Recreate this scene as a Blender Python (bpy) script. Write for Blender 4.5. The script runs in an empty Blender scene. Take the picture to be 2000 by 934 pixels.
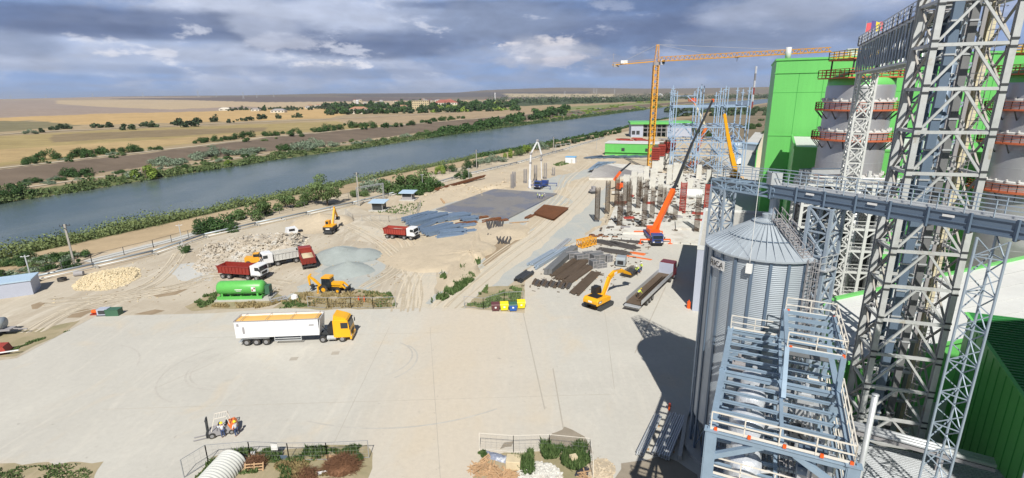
import bpy, bmesh, math, random
import numpy as np
from mathutils import Vector, Matrix, Euler
random.seed(7)
R_ = math.radians
S = bpy.context.scene
COL = S.collection
# ------------------------------------------------------------------ camera
CAMH = 33.0; FPX = 1000.0; PIT = R_(15.6); ROLL = R_(0.7)
cd = bpy.data.cameras.new('camera'); cam = bpy.data.objects.new('camera', cd); COL.objects.link(cam)
cd.sensor_width = 36; cd.lens = 18.0; cd.clip_start = 0.3; cd.clip_end = 60000
cam.location = (0, 0, CAMH)
cam.matrix_world = Matrix.Translation((0, 0, CAMH)) @ Matrix.Rotation(R_(90) - PIT, 4, 'X') @ Matrix.Rotation(-ROLL, 4, 'Z')
S.camera = cam
S.view_settings.view_transform = 'Standard'; S.view_settings.look = 'None'
S.view_settings.exposure = 0.24; S.view_settings.gamma = 1.0; S.view_settings.use_curve_mapping = False
SUN_EL = R_(46.5); SUN_AZ = R_(1.0)          # sun behind the camera: light travels towards +Y
# survey of the place: direction of a sight line, and where it meets a level or a distance
def ray(px, py):
    u = px - 1000; v = py - 467; c, s = math.cos(ROLL), math.sin(ROLL)
    u2 = u*c - v*s; v2 = u*s + v*c
    return u2, FPX*math.cos(PIT) - v2*math.sin(PIT), -(FPX*math.sin(PIT) + v2*math.cos(PIT))
def g(px, py, z=0.0):
    r = ray(px, py); t = (z-CAMH)/r[2]; return Vector((r[0]*t, r[1]*t, z))
def zy(px, py, Y):
    r = ray(px, py); t = Y/r[1]; return Vector((r[0]*t, Y, CAMH + r[2]*t))
# ------------------------------------------------------------------ nodes helpers
def mathn(nt, op, a, b=None, c=None, clamp=False):
    n = nt.nodes.new('ShaderNodeMath'); n.operation = op; n.use_clamp = clamp
    for i, x in enumerate((a, b, c)):
        if x is None: continue
        if isinstance(x, (int, float)): n.inputs[i].default_value = x
        else: nt.links.new(x, n.inputs[i])
    return n.outputs[0]
def mixc(nt, f, a, b, mode='MIX'):
    n = nt.nodes.new('ShaderNodeMix'); n.data_type = 'RGBA'; n.blend_type = mode
    for idx, x in ((0, f), (6, a), (7, b)):
        if isinstance(x, (int, float)): n.inputs[idx].default_value = x
        elif isinstance(x, tuple): n.inputs[idx].default_value = (x[0], x[1], x[2], 1)
        else: nt.links.new(x, n.inputs[idx])
    return n.outputs[2]
def noise(nt, vec, scale, detail=4, rough=.55, dist=0.0):
    n = nt.nodes.new('ShaderNodeTexNoise'); n.inputs['Scale'].default_value = scale
    n.inputs['Detail'].default_value = detail; n.inputs['Roughness'].default_value = rough
    n.inputs['Distortion'].default_value = dist
    if vec is not None: nt.links.new(vec, n.inputs['Vector'])
    return n.outputs['Fac']
def rng(nt, v, a, b, c=0.0, d=1.0, smooth=True):
    n = nt.nodes.new('ShaderNodeMapRange'); n.interpolation_type = 'SMOOTHSTEP' if smooth else 'LINEAR'
    nt.links.new(v, n.inputs[0])
    for i, x in enumerate((a, b, c, d)): n.inputs[i+1].default_value = x
    return n.outputs[0]
# ------------------------------------------------------------------ sky
W = bpy.data.worlds.new('World'); S.world = W; W.use_nodes = True
nt = W.node_tree; nt.nodes.clear()
wo = nt.nodes.new('ShaderNodeOutputWorld'); bg = nt.nodes.new('ShaderNodeBackground'); bg.inputs[1].default_value = 0.1
nt.links.new(bg.outputs[0], wo.inputs[0])
sky = nt.nodes.new('ShaderNodeTexSky'); sky.sky_type = 'NISHITA'; sky.sun_disc = False
sky.sun_elevation = SUN_EL; sky.sun_rotation = R_(180) + SUN_AZ; sky.air_density = 1.0; sky.dust_density = 0.6; sky.ozone_density = 1.5
tc = nt.nodes.new('ShaderNodeTexCoord'); nrm = nt.nodes.new('ShaderNodeVectorMath'); nrm.operation = 'NORMALIZE'
nt.links.new(tc.outputs['Generated'], nrm.inputs[0])
sp = nt.nodes.new('ShaderNodeSeparateXYZ'); nt.links.new(nrm.outputs[0], sp.inputs[0])
X, Y, Z = sp.outputs
zc = mathn(nt, 'MAXIMUM', Z, 0.0)
az = mathn(nt, 'ARCTAN2', X, Y); el = mathn(nt, 'ARCSINE', Z)
den = mathn(nt, 'ADD', zc, 0.10)
cx = nt.nodes.new('ShaderNodeCombineXYZ')
nt.links.new(mathn(nt, 'DIVIDE', X, den), cx.inputs[0]); nt.links.new(mathn(nt, 'DIVIDE', Y, den), cx.inputs[1])
ce = nt.nodes.new('ShaderNodeCombineXYZ')      # azimuth / height, flattened
nt.links.new(az, ce.inputs[0]); nt.links.new(mathn(nt, 'MULTIPLY', el, 2.6), ce.inputs[1])
n1 = noise(nt, cx.outputs[0], 0.62, 9, .58, .3)
n2 = noise(nt, ce.outputs[0], 5.0, 9, .6, .25)
n3 = noise(nt, ce.outputs[0], 16.0, 6, .6, .1)
K = 10.0
def kc(r, gg, b): return (r*K, gg*K, b*K)
skc = nt.nodes.new('ShaderNodeVectorMath'); skc.operation = 'SCALE'; nt.links.new(sky.outputs[0], skc.inputs[0]); skc.inputs['Scale'].default_value = 0.36
low = mixc(nt, rng(nt, el, 0.0, 0.2), kc(.25, .37, .62), kc(.19, .29, .53))
col = mixc(nt, rng(nt, el, 0.3, 0.7), low, skc.outputs[0])
col = mixc(nt, mathn(nt, 'MULTIPLY', rng(nt, n1, .40, .60, 0, .7), rng(nt, el, .25, .5, 1, .12)), col, kc(.29, .345, .49))          # thin grey veil
col = mixc(nt, mathn(nt, 'MULTIPLY', rng(nt, n2, .47, .62, 0, .75), rng(nt, el, .25, .5, 1, .12)), col, kc(.44, .49, .63))
n4 = noise(nt, ce.outputs[0], 8.0, 10, .62, .15)
def azel(px, py):
    r = ray(px, py); return math.atan2(r[0], r[1]), math.atan2(r[2], math.hypot(r[0], r[1]))
def blob(px, py, w, h, cc, amt, wob=.9, edge=(.45, 1.05), ns=None):
    global col
    a0, e0 = azel(px, py); wa = w/1000.0; we = h/1000.0
    da = mathn(nt, 'DIVIDE', mathn(nt, 'SUBTRACT', az, a0), wa); de = mathn(nt, 'DIVIDE', mathn(nt, 'SUBTRACT', el, e0), we)
    d = mathn(nt, 'SQRT', mathn(nt, 'ADD', mathn(nt, 'MULTIPLY', da, da), mathn(nt, 'MULTIPLY', de, de)))
    d = mathn(nt, 'ADD', d, mathn(nt, 'MULTIPLY', mathn(nt, 'SUBTRACT', ns or n2, .5), -2.2*wob))
    f = rng(nt, d, edge[0], edge[1], amt, 0.0)
    col = mixc(nt, f, col, cc)
LT = kc(.52, .57, .70); DK = kc(.12, .165, .29); MD = kc(.22, .275, .41); WH = kc(.72, .72, .78)
blob(640, 35, 330, 55, LT, .75); blob(250, 105, 300, 40, LT, .55); blob(560, 90, 260, 35, LT, .5)
blob(180, 40, 420, 26, DK, .85, .7); blob(40, 85, 60, 22, MD, .7); blob(330, 68, 230, 14, DK, .7, .7)
blob(740, 95, 260, 20, DK, .85, .8); blob(880, 60, 160, 34, MD, .75); blob(870, 20, 150, 18, MD, .6)
blob(1330, 55, 420, 55, DK, .92, .8, (.4, 1.15)); blob(1250, 10, 300, 20, kc(.12, .18, .33), .8); blob(1560, 20, 200, 34, LT, .45); blob(960, 10, 220, 10, DK, .7)
blob(1075, 104, 120, 34, kc(.47, .49, .58), .9, 1.5, (.3, 1.0), n2); blob(1060, 92, 80, 22, kc(.66, .64, .68), .85, 2.2, (.3, .95), n3); blob(1105, 116, 70, 18, kc(.62, .60, .66), .7, 2.4, (.3, .9), n3); blob(1085, 106, 26, 7, WH, .8, 2.0, (.3, .9), n3); blob(1040, 100, 200, 14, kc(.40, .45, .58), .5, 1.2)
blob(640, 124, 90, 11, WH, .85, 2.2, (.2, .9), n3); blob(220, 107, 36, 10, WH, .7, 2.2, (.2, .9), n3); blob(322, 103, 40, 13, WH, .6, 2.4, (.2, .9), n3)
blob(560, 85, 90, 16, WH, .35, 1.2, (.5, 1.), n3); blob(1290, 128, 300, 22, MD, .55); blob(750, 145, 160, 10, MD, .5)
blob(400, 137, 300, 10, MD, .4); blob(1000, 35, 180, 40, MD, .8, .9); blob(1480, 75, 200, 30, MD, .7, .9); blob(520, 60, 60, 26, LT, .5, 1.2); blob(760, 75, 170, 22, DK, .7, 1.0)
wf = mathn(nt, 'MULTIPLY', rng(nt, n4, .555, .64, 0, .6), mathn(nt, 'MULTIPLY', rng(nt, el, .02, .06), rng(nt, el, .12, .22, 1, 0)))
wf = mathn(nt, 'MULTIPLY', wf, rng(nt, az, -.1, .35, 1, .25)); col = mixc(nt, wf, col, kc(.60, .62, .70))
tex = nt.nodes.new('ShaderNodeVectorMath'); tex.operation = 'SCALE'; nt.links.new(col, tex.inputs[0]); nt.links.new(mathn(nt, 'ADD', mathn(nt, 'ADD', mathn(nt, 'MULTIPLY', n4, .55), mathn(nt, 'MULTIPLY', n3, .35)), .55), tex.inputs['Scale']); col = tex.outputs[0]
col = mixc(nt, rng(nt, el, -.02, .035, .7, 0), col, kc(.28, .38, .58)); col = mixc(nt, rng(nt, mathn(nt, 'ABSOLUTE', az), 1.1, 1.9, 0, .8), col, kc(.10, .13, .19))     # sky behind the camera dimmed, to deepen shade on walls facing us
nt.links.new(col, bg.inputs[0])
sd = bpy.data.lights.new('sun', 'SUN'); sd.energy = 5.0; sd.angle = R_(.53); sd.color = (1, .955, .87)
sun = bpy.data.objects.new('sun', sd); COL.objects.link(sun)
ld = Vector((math.sin(-SUN_AZ)*math.cos(SUN_EL), math.cos(SUN_AZ)*math.cos(SUN_EL), -math.sin(SUN_EL)))
sun.rotation_euler = ld.to_track_quat('-Z', 'Y').to_euler()
# ------------------------------------------------------------------ materials
MATS = {}
def mat(name, c, rough=.7, metal=0.0, var=.12, ns=3.0, bump=0.0, coord='Object', c2=None, f2=(.5, .65), s2=1.2, stripes=None, spec=None, amt2=1.0, stretch=None):
    if name in MATS: return MATS[name]
    m = bpy.data.materials.new(name); m.use_nodes = True; t = m.node_tree
    b = t.nodes['Principled BSDF']; tcn = t.nodes.new('ShaderNodeTexCoord')
    if coord == 'World':
        geo = t.nodes.new('ShaderNodeNewGeometry'); v = geo.outputs['Position']
    else: v = tcn.outputs['Object']
    if stretch:
        mp = t.nodes.new('ShaderNodeMapping'); t.links.new(v, mp.inputs[0]); mp.inputs['Scale'].default_value = stretch[:3]
        if len(stretch) > 3: mp.inputs['Rotation'].default_value = (0, 0, stretch[3])
        v = mp.outputs[0]
    n = noise(t, v, ns, 5, .6); nb = noise(t, v, ns*.13, 3, .6)
    k = mathn(t, 'ADD', mathn(t, 'MULTIPLY', n, var*1.4), mathn(t, 'MULTIPLY', nb, var*1.4)); k = mathn(t, 'ADD', k, 1 - var*1.4)
    base = (c[0], c[1], c[2])
    if c2: base = mixc(t, rng(t, noise(t, v, s2, 6, .62), f2[0], f2[1], 0, amt2), base, tuple(c2))
    cc = nt2 = t.nodes.new('ShaderNodeVectorMath'); cc.operation = 'SCALE'
    if isinstance(base, tuple): cc.inputs[0].default_value = base
    else: t.links.new(base, cc.inputs[0])
    t.links.new(k, cc.inputs['Scale'])
    t.links.new(cc.outputs[0], b.inputs['Base Color'])
    b.inputs['Roughness'].default_value = rough; b.inputs['Metallic'].default_value = metal
    if spec is not None: b.inputs['Specular IOR Level'].default_value = spec
    if bump or stripes:
        h = n
        if stripes:                               # (axis, period metres) ribs of profiled sheet
            sx = t.nodes.new('ShaderNodeSeparateXYZ'); t.links.new(v, sx.inputs[0])
            w = mathn(t, 'SINE', mathn(t, 'MULTIPLY', sx.outputs[stripes[0]], 2*math.pi/stripes[1])); h = mathn(t, 'ADD', mathn(t, 'MULTIPLY', w, .5), mathn(t, 'MULTIPLY', n, .3))
        bn = t.nodes.new('ShaderNodeBump'); bn.inputs['Strength'].default_value = bump or .4; bn.inputs['Distance'].default_value = .1
        t.links.new(h, bn.inputs['Height']); t.links.new(bn.outputs[0], b.inputs['Normal'])
    MATS[name] = m; return m
M = {}
def dm(k, *a, **kw): M[k] = mat(k.replace('_', ' '), *a, **kw)
dm('green', (.135, .49, .12), .42, ns=1.6, var=.13, stretch=(1, 1, .07))
dm('green_dark_trim', (.04, .30, .05), .5)
dm('green_roof', (.035, .22, .06), .45, var=.2)
dm('tank_green', (.11, .43, .09), .4, ns=2, var=.15, c2=(.28, .36, .2), f2=(.62, .74), amt2=.4)
dm('galv', (.52, .54, .56), .42, .35, ns=1.5, var=.18)
dm('silo_wall', (.42, .47, .52), .5, .3, ns=1.2, var=.14, stripes=(2, .16), bump=.35)
dm('silo_roof', (.42, .47, .52), .45, .3, ns=.8, var=.16)
dm('alu', (.45, .45, .455), .38, .6, ns=.7, var=.2, bump=.25)
dm('bluesteel', (.25, .34, .44), .45, .15, ns=2, var=.25)
dm('bluegrey', (.125, .175, .245), .5, .2, ns=2, var=.12)
dm('bluegrey_light', (.33, .40, .48), .5, .2, ns=2, var=.12)
dm('white_steel', (.62, .63, .62), .5, .1, ns=2, var=.15, c2=(.42, .36, .27), f2=(.62, .72), s2=2.2, amt2=.6)
dm('tower_steel', (.51, .525, .525), .48, .2, ns=2, var=.34, c2=(.36, .30, .20), f2=(.58, .7), s2=.9, amt2=.6)
dm('dark_steel', (.06, .065, .07), .55, .3)
dm('cream', (.60, .54, .38), .6)
dm('rail_white', (.68, .64, .57), .55)
dm('rail_orange', (.47, .115, .045), .6, ns=2, var=.3)
dm('rail_yellow', (.66, .42, .04), .5)
dm('crane_yellow', (.74, .36, .03), .5, ns=1, var=.18)
dm('mach_yellow', (.78, .38, .015), .38, ns=2, var=.1, c2=(.45, .3, .12), f2=(.62, .75), amt2=.5)
dm('truck_yellow', (.80, .41, .012), .35, ns=2, var=.12, c2=(.50, .36, .16), f2=(.62, .76), amt2=.4)
dm('orange', (.80, .115, .015), .4, var=.1)
dm('orange2', (.70, .17, .04), .45)
dm('red', (.25, .03, .022), .45, ns=2, var=.2, c2=(.30, .16, .10), f2=(.6, .75), amt2=.6)
dm('maroon', (.13, .02, .025), .35)
dm('redform', (.34, .05, .035), .6, ns=1, var=.3)
dm('white', (.72, .73, .75), .4, ns=2, var=.10, c2=(.52, .47, .39), f2=(.60, .75), amt2=.5)
dm('dirty_white', (.52, .52, .50), .5, ns=2, var=.2)
dm('black', (.02, .02, .022), .6)
dm('rubber', (.032, .031, .03), .8, ns=4, var=.3, c2=(.2, .17, .13), f2=(.5, .7), s2=2, amt2=.5)
dm('rim', (.30, .30, .31), .5, .3)
dm('glass', (.02, .028, .035), .08, 0.0, spec=.8)
dm('concrete', (.44, .43, .40), .85, ns=1.2, var=.22, bump=.1)
dm('concrete_pale', (.58, .57, .53), .85, ns=.8, var=.25, bump=.1, c2=(.40, .37, .32), f2=(.5, .62), s2=.4, amt2=.6)
dm('rubble', (.43, .38, .31), .9, ns=1.5, var=.35, bump=.5, c2=(.50, .48, .44), f2=(.5, .62), s2=.6)
dm('limestone', (.58, .49, .33), .9, ns=1.5, var=.3, bump=.4)
dm('gravel', (.30, .335, .33), .9, ns=6, var=.25, bump=.3)
dm('sand', (.48, .405, .30), .95, ns=1.3, var=.25, bump=.3)
dm('rust', (.19, .078, .034), .9, ns=2, var=.4)
dm('brownsteel', (.105, .075, .052), .8, ns=1.5, var=.4)
dm('bark', (.13, .10, .075), .9)
dm('wood', (.46, .30, .17), .8, ns=3, var=.3)
dm('straw', (.46, .38, .24), .9, ns=3, var=.3)
dm('brush', (.17, .085, .045), .9, ns=3, var=.4)
dm('maize', (.74, .44, .13), .9, ns=5, var=.12, bump=.3)
dm('pipe', (.36, .40, .43), .45, .3)
dm('polewood', (.36, .34, .31), .9)
dm('cladding', (.40, .43, .52), .5, ns=1, var=.08)
dm('plastic_film', (.52, .55, .60), .22, .15, ns=3, var=.3, bump=1.0)
dm('grey_roof', (.50, .53, .56), .4, .35, var=.12, stripes=(0, .3), bump=.9)
dm('white_roof', (.60, .61, .60), .55, ns=.6, var=.12)
dm('bin_yellow', (.80, .66, .02), .45); dm('bin_blue', (.03, .11, .40), .45); dm('bin_brown', (.12, .045, .05), .5); dm('bin_green', (.05, .13, .08), .5)
dm('blue_roof', (.40, .53, .66), .45, var=.1); dm('blue_truck', (.03, .06, .22), .4)
dm('skin', (.48, .29, .2), .6); dm('hivis', (.62, .82, .05), .7); dm('shirt', (.60, .64, .70), .8); dm('jeans', (.045, .075, .17), .85)
dm('hat_yellow', (.85, .72, .02), .4); dm('orange_vest', (.85, .22, .03), .7)
dm('house_wall', (.62, .58, .50), .8); dm('house_cream', (.50, .42, .27), .8); dm('tile_red', (.30, .10, .075), .8); dm('tile_orange', (.36, .20, .13), .8); dm('slate', (.30, .29, .30), .7); dm('store_steel', (.085, .078, .075), .7, ns=3, var=.4); dm('store_grey', (.16, .165, .17), .6, .1, ns=2, var=.3); dm('stack_blue', (.17, .24, .35), .5, .15, ns=2, var=.25); dm('window_dark', (.05, .055, .06), .3)
dm('flag_red', (.62, .10, .12), .7); dm('flag_yellow', (.85, .65, .05), .7); dm('flag_blue', (.10, .08, .28), .7)
dm('sign_white', (.75, .75, .74), .5); dm('ink', (.02, .02, .025), .6); dm('membrane', (.23, .225, .22), .5, ns=.8, var=.35, c2=(.12, .15, .23), f2=(.5, .56), s2=.09)
def leafmat(name, c, c2, tr=.25):
    m = bpy.data.materials.new(name); m.use_nodes = True; t = m.node_tree; b = t.nodes['Principled BSDF']
    geo = t.nodes.new('ShaderNodeNewGeometry'); oi = t.nodes.new('ShaderNodeObjectInfo')
    f = mathn(t, 'ADD', mathn(t, 'MULTIPLY', noise(t, geo.outputs['Position'], .8, 4), .8), mathn(t, 'MULTIPLY', oi.outputs['Random'], .3))
    f = mathn(t, 'ADD', f, mathn(t, 'MULTIPLY', geo.outputs['Random Per Island'], .35))
    t.links.new(mixc(t, rng(t, f, .4, 1.0), c, c2), b.inputs['Base Color']); b.inputs['Roughness'].default_value = .65
    b.inputs['Specular IOR Level'].default_value = .25
    M[name.replace(' ', '_')] = m; return m
leafmat('leaf dark', (.022, .055, .016), (.06, .12, .035)); leafmat('leaf green', (.05, .095, .028), (.15, .21, .08))
leafmat('leaf silver', (.11, .16, .11), (.24, .30, .21)); leafmat('leaf lime', (.12, .19, .03), (.22, .30, .06))
leafmat('leaf reed', (.06, .10, .035), (.18, .225, .09)); leafmat('leaf dry', (.22, .17, .08), (.36, .29, .15)); leafmat('leaf far', (.03, .052, .028), (.06, .09, .04))
# ------------------------------------------------------------------ mesh builder
class MB:
    def __init__(s): s.v = []; s.f = []; s.m = []
    def add(s, vs, fs, m=0):
        o = len(s.v); s.v.extend(vs); s.f.extend([tuple(i+o for i in f) for f in fs]); s.m.extend([m]*len(fs)); return s
    def box(s, x, y, z, sx, sy, sz, rz=0.0, m=0, taper=(1, 1), ry=0.0):
        """centre x,y, bottom z, sizes; taper scales the top"""
        c, n = math.cos(rz), math.sin(rz); vs = []
        for k, tz in ((0, 0), (1, sz)):
            tx, ty = taper if k else (1, 1)
            for a, b in ((-1, -1), (1, -1), (1, 1), (-1, 1)):
                px, py = a*sx/2*tx, b*sy/2*ty; vs.append((x+px*c-py*n, y+px*n+py*c, z+tz))
        return s.add(vs, [(0, 3, 2, 1), (4, 5, 6, 7), (0, 1, 5, 4), (1, 2, 6, 5), (2, 3, 7, 6), (3, 0, 4, 7)], m)
    def bb(s, x0, x1, y0, y1, z0, z1, m=0): return s.box((x0+x1)/2, (y0+y1)/2, z0, x1-x0, y1-y0, z1-z0, m=m)
    def beam(s, p, q, w=.1, h=None, m=0):
        p = Vector(p); q = Vector(q); h = h or w; d = q-p
        if d.length < 1e-6: return s
        d.normalize(); up = Vector((0, 0, 1)) if abs(d.z) < .95 else Vector((0, 1, 0))
        a = d.cross(up).normalized()*(w/2); b = a.cross(d).normalized()*(h/2)
        vs = [tuple(c+i*a+j*b) for c in (p, q) for i, j in ((-1, -1), (1, -1), (1, 1), (-1, 1))]
        return s.add(vs, [(0, 3, 2, 1), (4, 5, 6, 7), (0, 1, 5, 4), (1, 2, 6, 5), (2, 3, 7, 6), (3, 0, 4, 7)], m)
    def tube(s, p, q, r, n=8, r2=None, m=0, cap=True):
        p = Vector(p); q = Vector(q); r2 = r if r2 is None else r2; d = (q-p)
        if d.length < 1e-6: return s
        d.normalize(); up = Vector((0, 0, 1)) if abs(d.z) < .95 else Vector((0, 1, 0)); a = d.cross(up).normalized(); b = a.cross(d)
        vs = []
        for c, rr in ((p, r), (q, r2)):
            for i in range(n):
                t = 2*math.pi*i/n; vs.append(tuple(c + a*(rr*math.cos(t)) + b*(rr*math.sin(t))))
        fs = [(i, (i+1) % n, n+(i+1) % n, n+i) for i in range(n)]
        if cap: fs += [tuple(range(n))[::-1], tuple(range(n, 2*n))]
        return s.add(vs, fs, m)
    def path(s, pts, r, n=6, m=0):
        for a, b in zip(pts, pts[1:]): s.tube(a, b, r, n, m=m)
        return s
    def prism(s, poly, z0, z1, m=0):
        n = len(poly); vs = [(p[0], p[1], z0) for p in poly] + [(p[0], p[1], z1) for p in poly]
        return s.add(vs, [tuple(range(n))[::-1], tuple(range(n, 2*n))] + [(i, (i+1) % n, n+(i+1) % n, n+i) for i in range(n)], m)
    def xprism(s, poly, y0, y1, m=0):
        """profile in x,z extruded along y"""
        n = len(poly); vs = [(p[0], y0, p[1]) for p in poly] + [(p[0], y1, p[1]) for p in poly]
        return s.add(vs, [tuple(range(n)), tuple(range(n, 2*n))[::-1]] + [((i+1) % n, i, n+i, n+(i+1) % n) for i in range(n)], m)
    def lathe(s, prof, n=24, cx=0, cy=0, m=0):
        k = len(prof); vs = []
        for r, z in prof:
            for i in range(n):
                t = 2*math.pi*i/n; vs.append((cx+r*math.cos(t), cy+r*math.sin(t), z))
        return s.add(vs, [(j*n+i, j*n+(i+1) % n, (j+1)*n+(i+1) % n, (j+1)*n+i) for j in range(k-1) for i in range(n)], m)
    def quad(s, *p, m=0): return s.add([tuple(q) for q in p], [tuple(range(len(p)))], m)
    def truss(s, a, b, wv, hv, n, w=.12, d=.07, m=0, x=False):
        """lattice box girder from a to b; wv, hv span its section; n bays"""
        a, b, wv, hv = Vector(a), Vector(b), Vector(wv), Vector(hv)
        cs = [Vector((0, 0, 0)), wv, wv+hv, hv]
        for c in cs: s.beam(a+c, b+c, w, m=m)
        for i in range(n+1):
            p = a.lerp(b, i/n)
            for j in range(4): s.beam(p+cs[j], p+cs[(j+1) % 4], d, m=m)
            if i < n:
                q = a.lerp(b, (i+1)/n)
                for j in range(4):
                    c0, c1 = cs[j], cs[(j+1) % 4]
                    if i % 2: c0, c1 = c1, c0
                    s.beam(p+c0, q+c1, d, m=m)
                    if x: s.beam(p+c1, q+c0, d, m=m)
        return s
    def rail(s, pts, h=1.1, r=.025, step=1.5, m=0, bars=2, toe=False):
        for p, q in zip(pts, pts[1:]):
            p = Vector(p); q = Vector(q); L = (q-p).length; n = max(1, round(L/step))
            for i in range(n+1):
                c = p.lerp(q, i/n); s.beam(c, c+Vector((0, 0, h)), r*2, m=m)
            for k in range(bars):
                z = Vector((0, 0, h*(k+1)/bars)); s.beam(p+z, q+z, r*2, m=m)
            if toe: s.beam(p+Vector((0, 0, .08)), q+Vector((0, 0, .08)), .02, .16, m=m)
        return s
    def mesh(s, name, mats, smooth=False):
        me = bpy.data.meshes.new(name); me.from_pydata(s.v, [], s.f)
        if not isinstance(mats, (list, tuple)): mats = [mats]
        for mm in mats: me.materials.append(M[mm] if isinstance(mm, str) else mm)
        if len(mats) > 1: me.polygons.foreach_set('material_index', s.m)
        if smooth: me.polygons.foreach_set('use_smooth', [True]*len(me.polygons))
        me.update(); return me
    def build(s, name, mats, parent=None, smooth=False):
        o = bpy.data.objects.new(name, s.mesh(name, mats, smooth)); COL.objects.link(o)
        if parent is not None: o.parent = parent
        return o
def tag(o, label, cat=None, group=None, kind=None):
    if label: o['label'] = label
    if cat: o['category'] = cat
    if group: o['group'] = group
    if kind: o['kind'] = kind
    return o
def thing(name, label, cat, loc=(0, 0, 0), rz=0.0, group=None):
    o = bpy.data.objects.new(name, None); COL.objects.link(o); o.location = loc; o.rotation_euler = (0, 0, rz)
    o.empty_display_size = .5
    return tag(o, label, cat, group)
def struct(name, mb, m, smooth=False): return tag(mb.build(name, m, None, smooth), None, kind='structure')
KIDS = {}
def dup(root, loc, rz=None, label=None, group=None, scale=None):
    r = root.copy(); COL.objects.link(r); r.location = loc
    if rz is not None: r.rotation_euler = (0, 0, rz)
    if scale: r.scale = scale if isinstance(scale, tuple) else (scale,)*3
    if label: r['label'] = label
    if group: r['group'] = group
    for ch in list(root.children):
        c = ch.copy(); COL.objects.link(c); c.parent = r
        for gch in list(ch.children):
            d = gch.copy(); COL.objects.link(d); d.parent = c
    return r
def ang(p, q): return math.atan2(q[1]-p[1], q[0]-p[0])
# ------------------------------------------------------------------ terrain
NY = [-60, 60, 120, 178, 234, 309, 406, 524, 656, 904, 1228, 1997, 4000, 5000]
NX = [-206, -148, -118, -91, -62, -20, 35, 100, 162, 306, 504, 973, 2200, 2800]
FY = [-60, 60, 150, 184, 209, 259, 318, 384, 503, 645, 791, 1048, 1606, 2258, 3414, 4000, 5000]
FX = [-330, -262, -206, -190, -180, -165, -144, -113, -63, 2, 79, 207, 487, 881, 1660, 2040, 2700]
def xn(y): return np.interp(y, NY, NX)
def xf(y): return np.interp(y, FY, FX)
def sm(t): t = np.clip(t, 0, 1); return t*t*(3-2*t)
HA = [(-.95, 69), (-.75, 86), (-.5, 86), (-.34, 112), (-.1, 95), (-.05, 122), (.09, 142), (.25, 122), (.5, 122), (1.2, 120)]
def th(x, y):
    x = np.asarray(x, float); y = np.asarray(y, float)
    dn = x - xn(y); df = xf(y) - x
    e = np.interp(y, [300, 420], [70, 100])
    near = np.interp(dn, [-14, 0, 5, 11, 20], [-5.5, -3.1, -1.6, -.4, 0.0])
    wob = .5*np.sin(x*.11+y*.07)*np.sin(y*.05)
    far = np.interp(df, [-14, 0, 7, 16, 30], [-5.5, -3.1, -1.8, -1.1, -1.0])
    far = far + 4.0*sm((df-30)/(e-34)) - 1.2*sm((df-e-12)/60.) + wob*.5*(df > 32)
    h = np.where(dn > -.5*(xn(y)-xf(y)), near, far)
    h = np.where(y > 4400, 2.0, h)
    r = np.hypot(x, y); t = x/np.maximum(y, 1.)
    amp = np.interp(t, [a for a, b in HA], [b for a, b in HA])
    roll = 10*np.sin(x*.0011+1)*np.sin(y*.0009) * sm((r-2500)/2500)
    return h + amp*sm((r-3600)/5400) * (1 if True else 0) + roll*(amp/100)
def hz(x, y): return float(th(x, y))
def prj(x, y, z):
    z = z-CAMH; d = y*math.cos(PIT) - z*math.sin(PIT); d = np.where(d < .5, .5, d)
    v2 = (-z*math.cos(PIT) - y*math.sin(PIT))/d*FPX; u2 = x/d*FPX; c, s = math.cos(ROLL), math.sin(ROLL)
    return 1000+u2*c+v2*s, 467-u2*s+v2*c
def inpoly(px, py, poly):
    r = np.zeros(px.shape, bool); n = len(poly)
    for i in range(n):
        x0, y0 = poly[i]; x1, y1 = poly[(i+1) % n]
        if y0 == y1: continue
        c = ((y0 > py) != (y1 > py)) & (px < (x1-x0)*(py-y0)/(y1-y0)+x0); r ^= c
    return r
NR, NC = 620, 760
ty = np.exp(np.linspace(math.log(70), math.log(17200), NR)) - 130
tu = np.linspace(-1.75, 1.75, NC)
GY, GU = np.meshgrid(ty, tu, indexing='ij'); GX = GU*(GY+150); GZ = th(GX, GY)
ppx, ppy = prj(GX, np.maximum(GY, 5), np.where(GZ < -3, -3, GZ))
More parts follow.
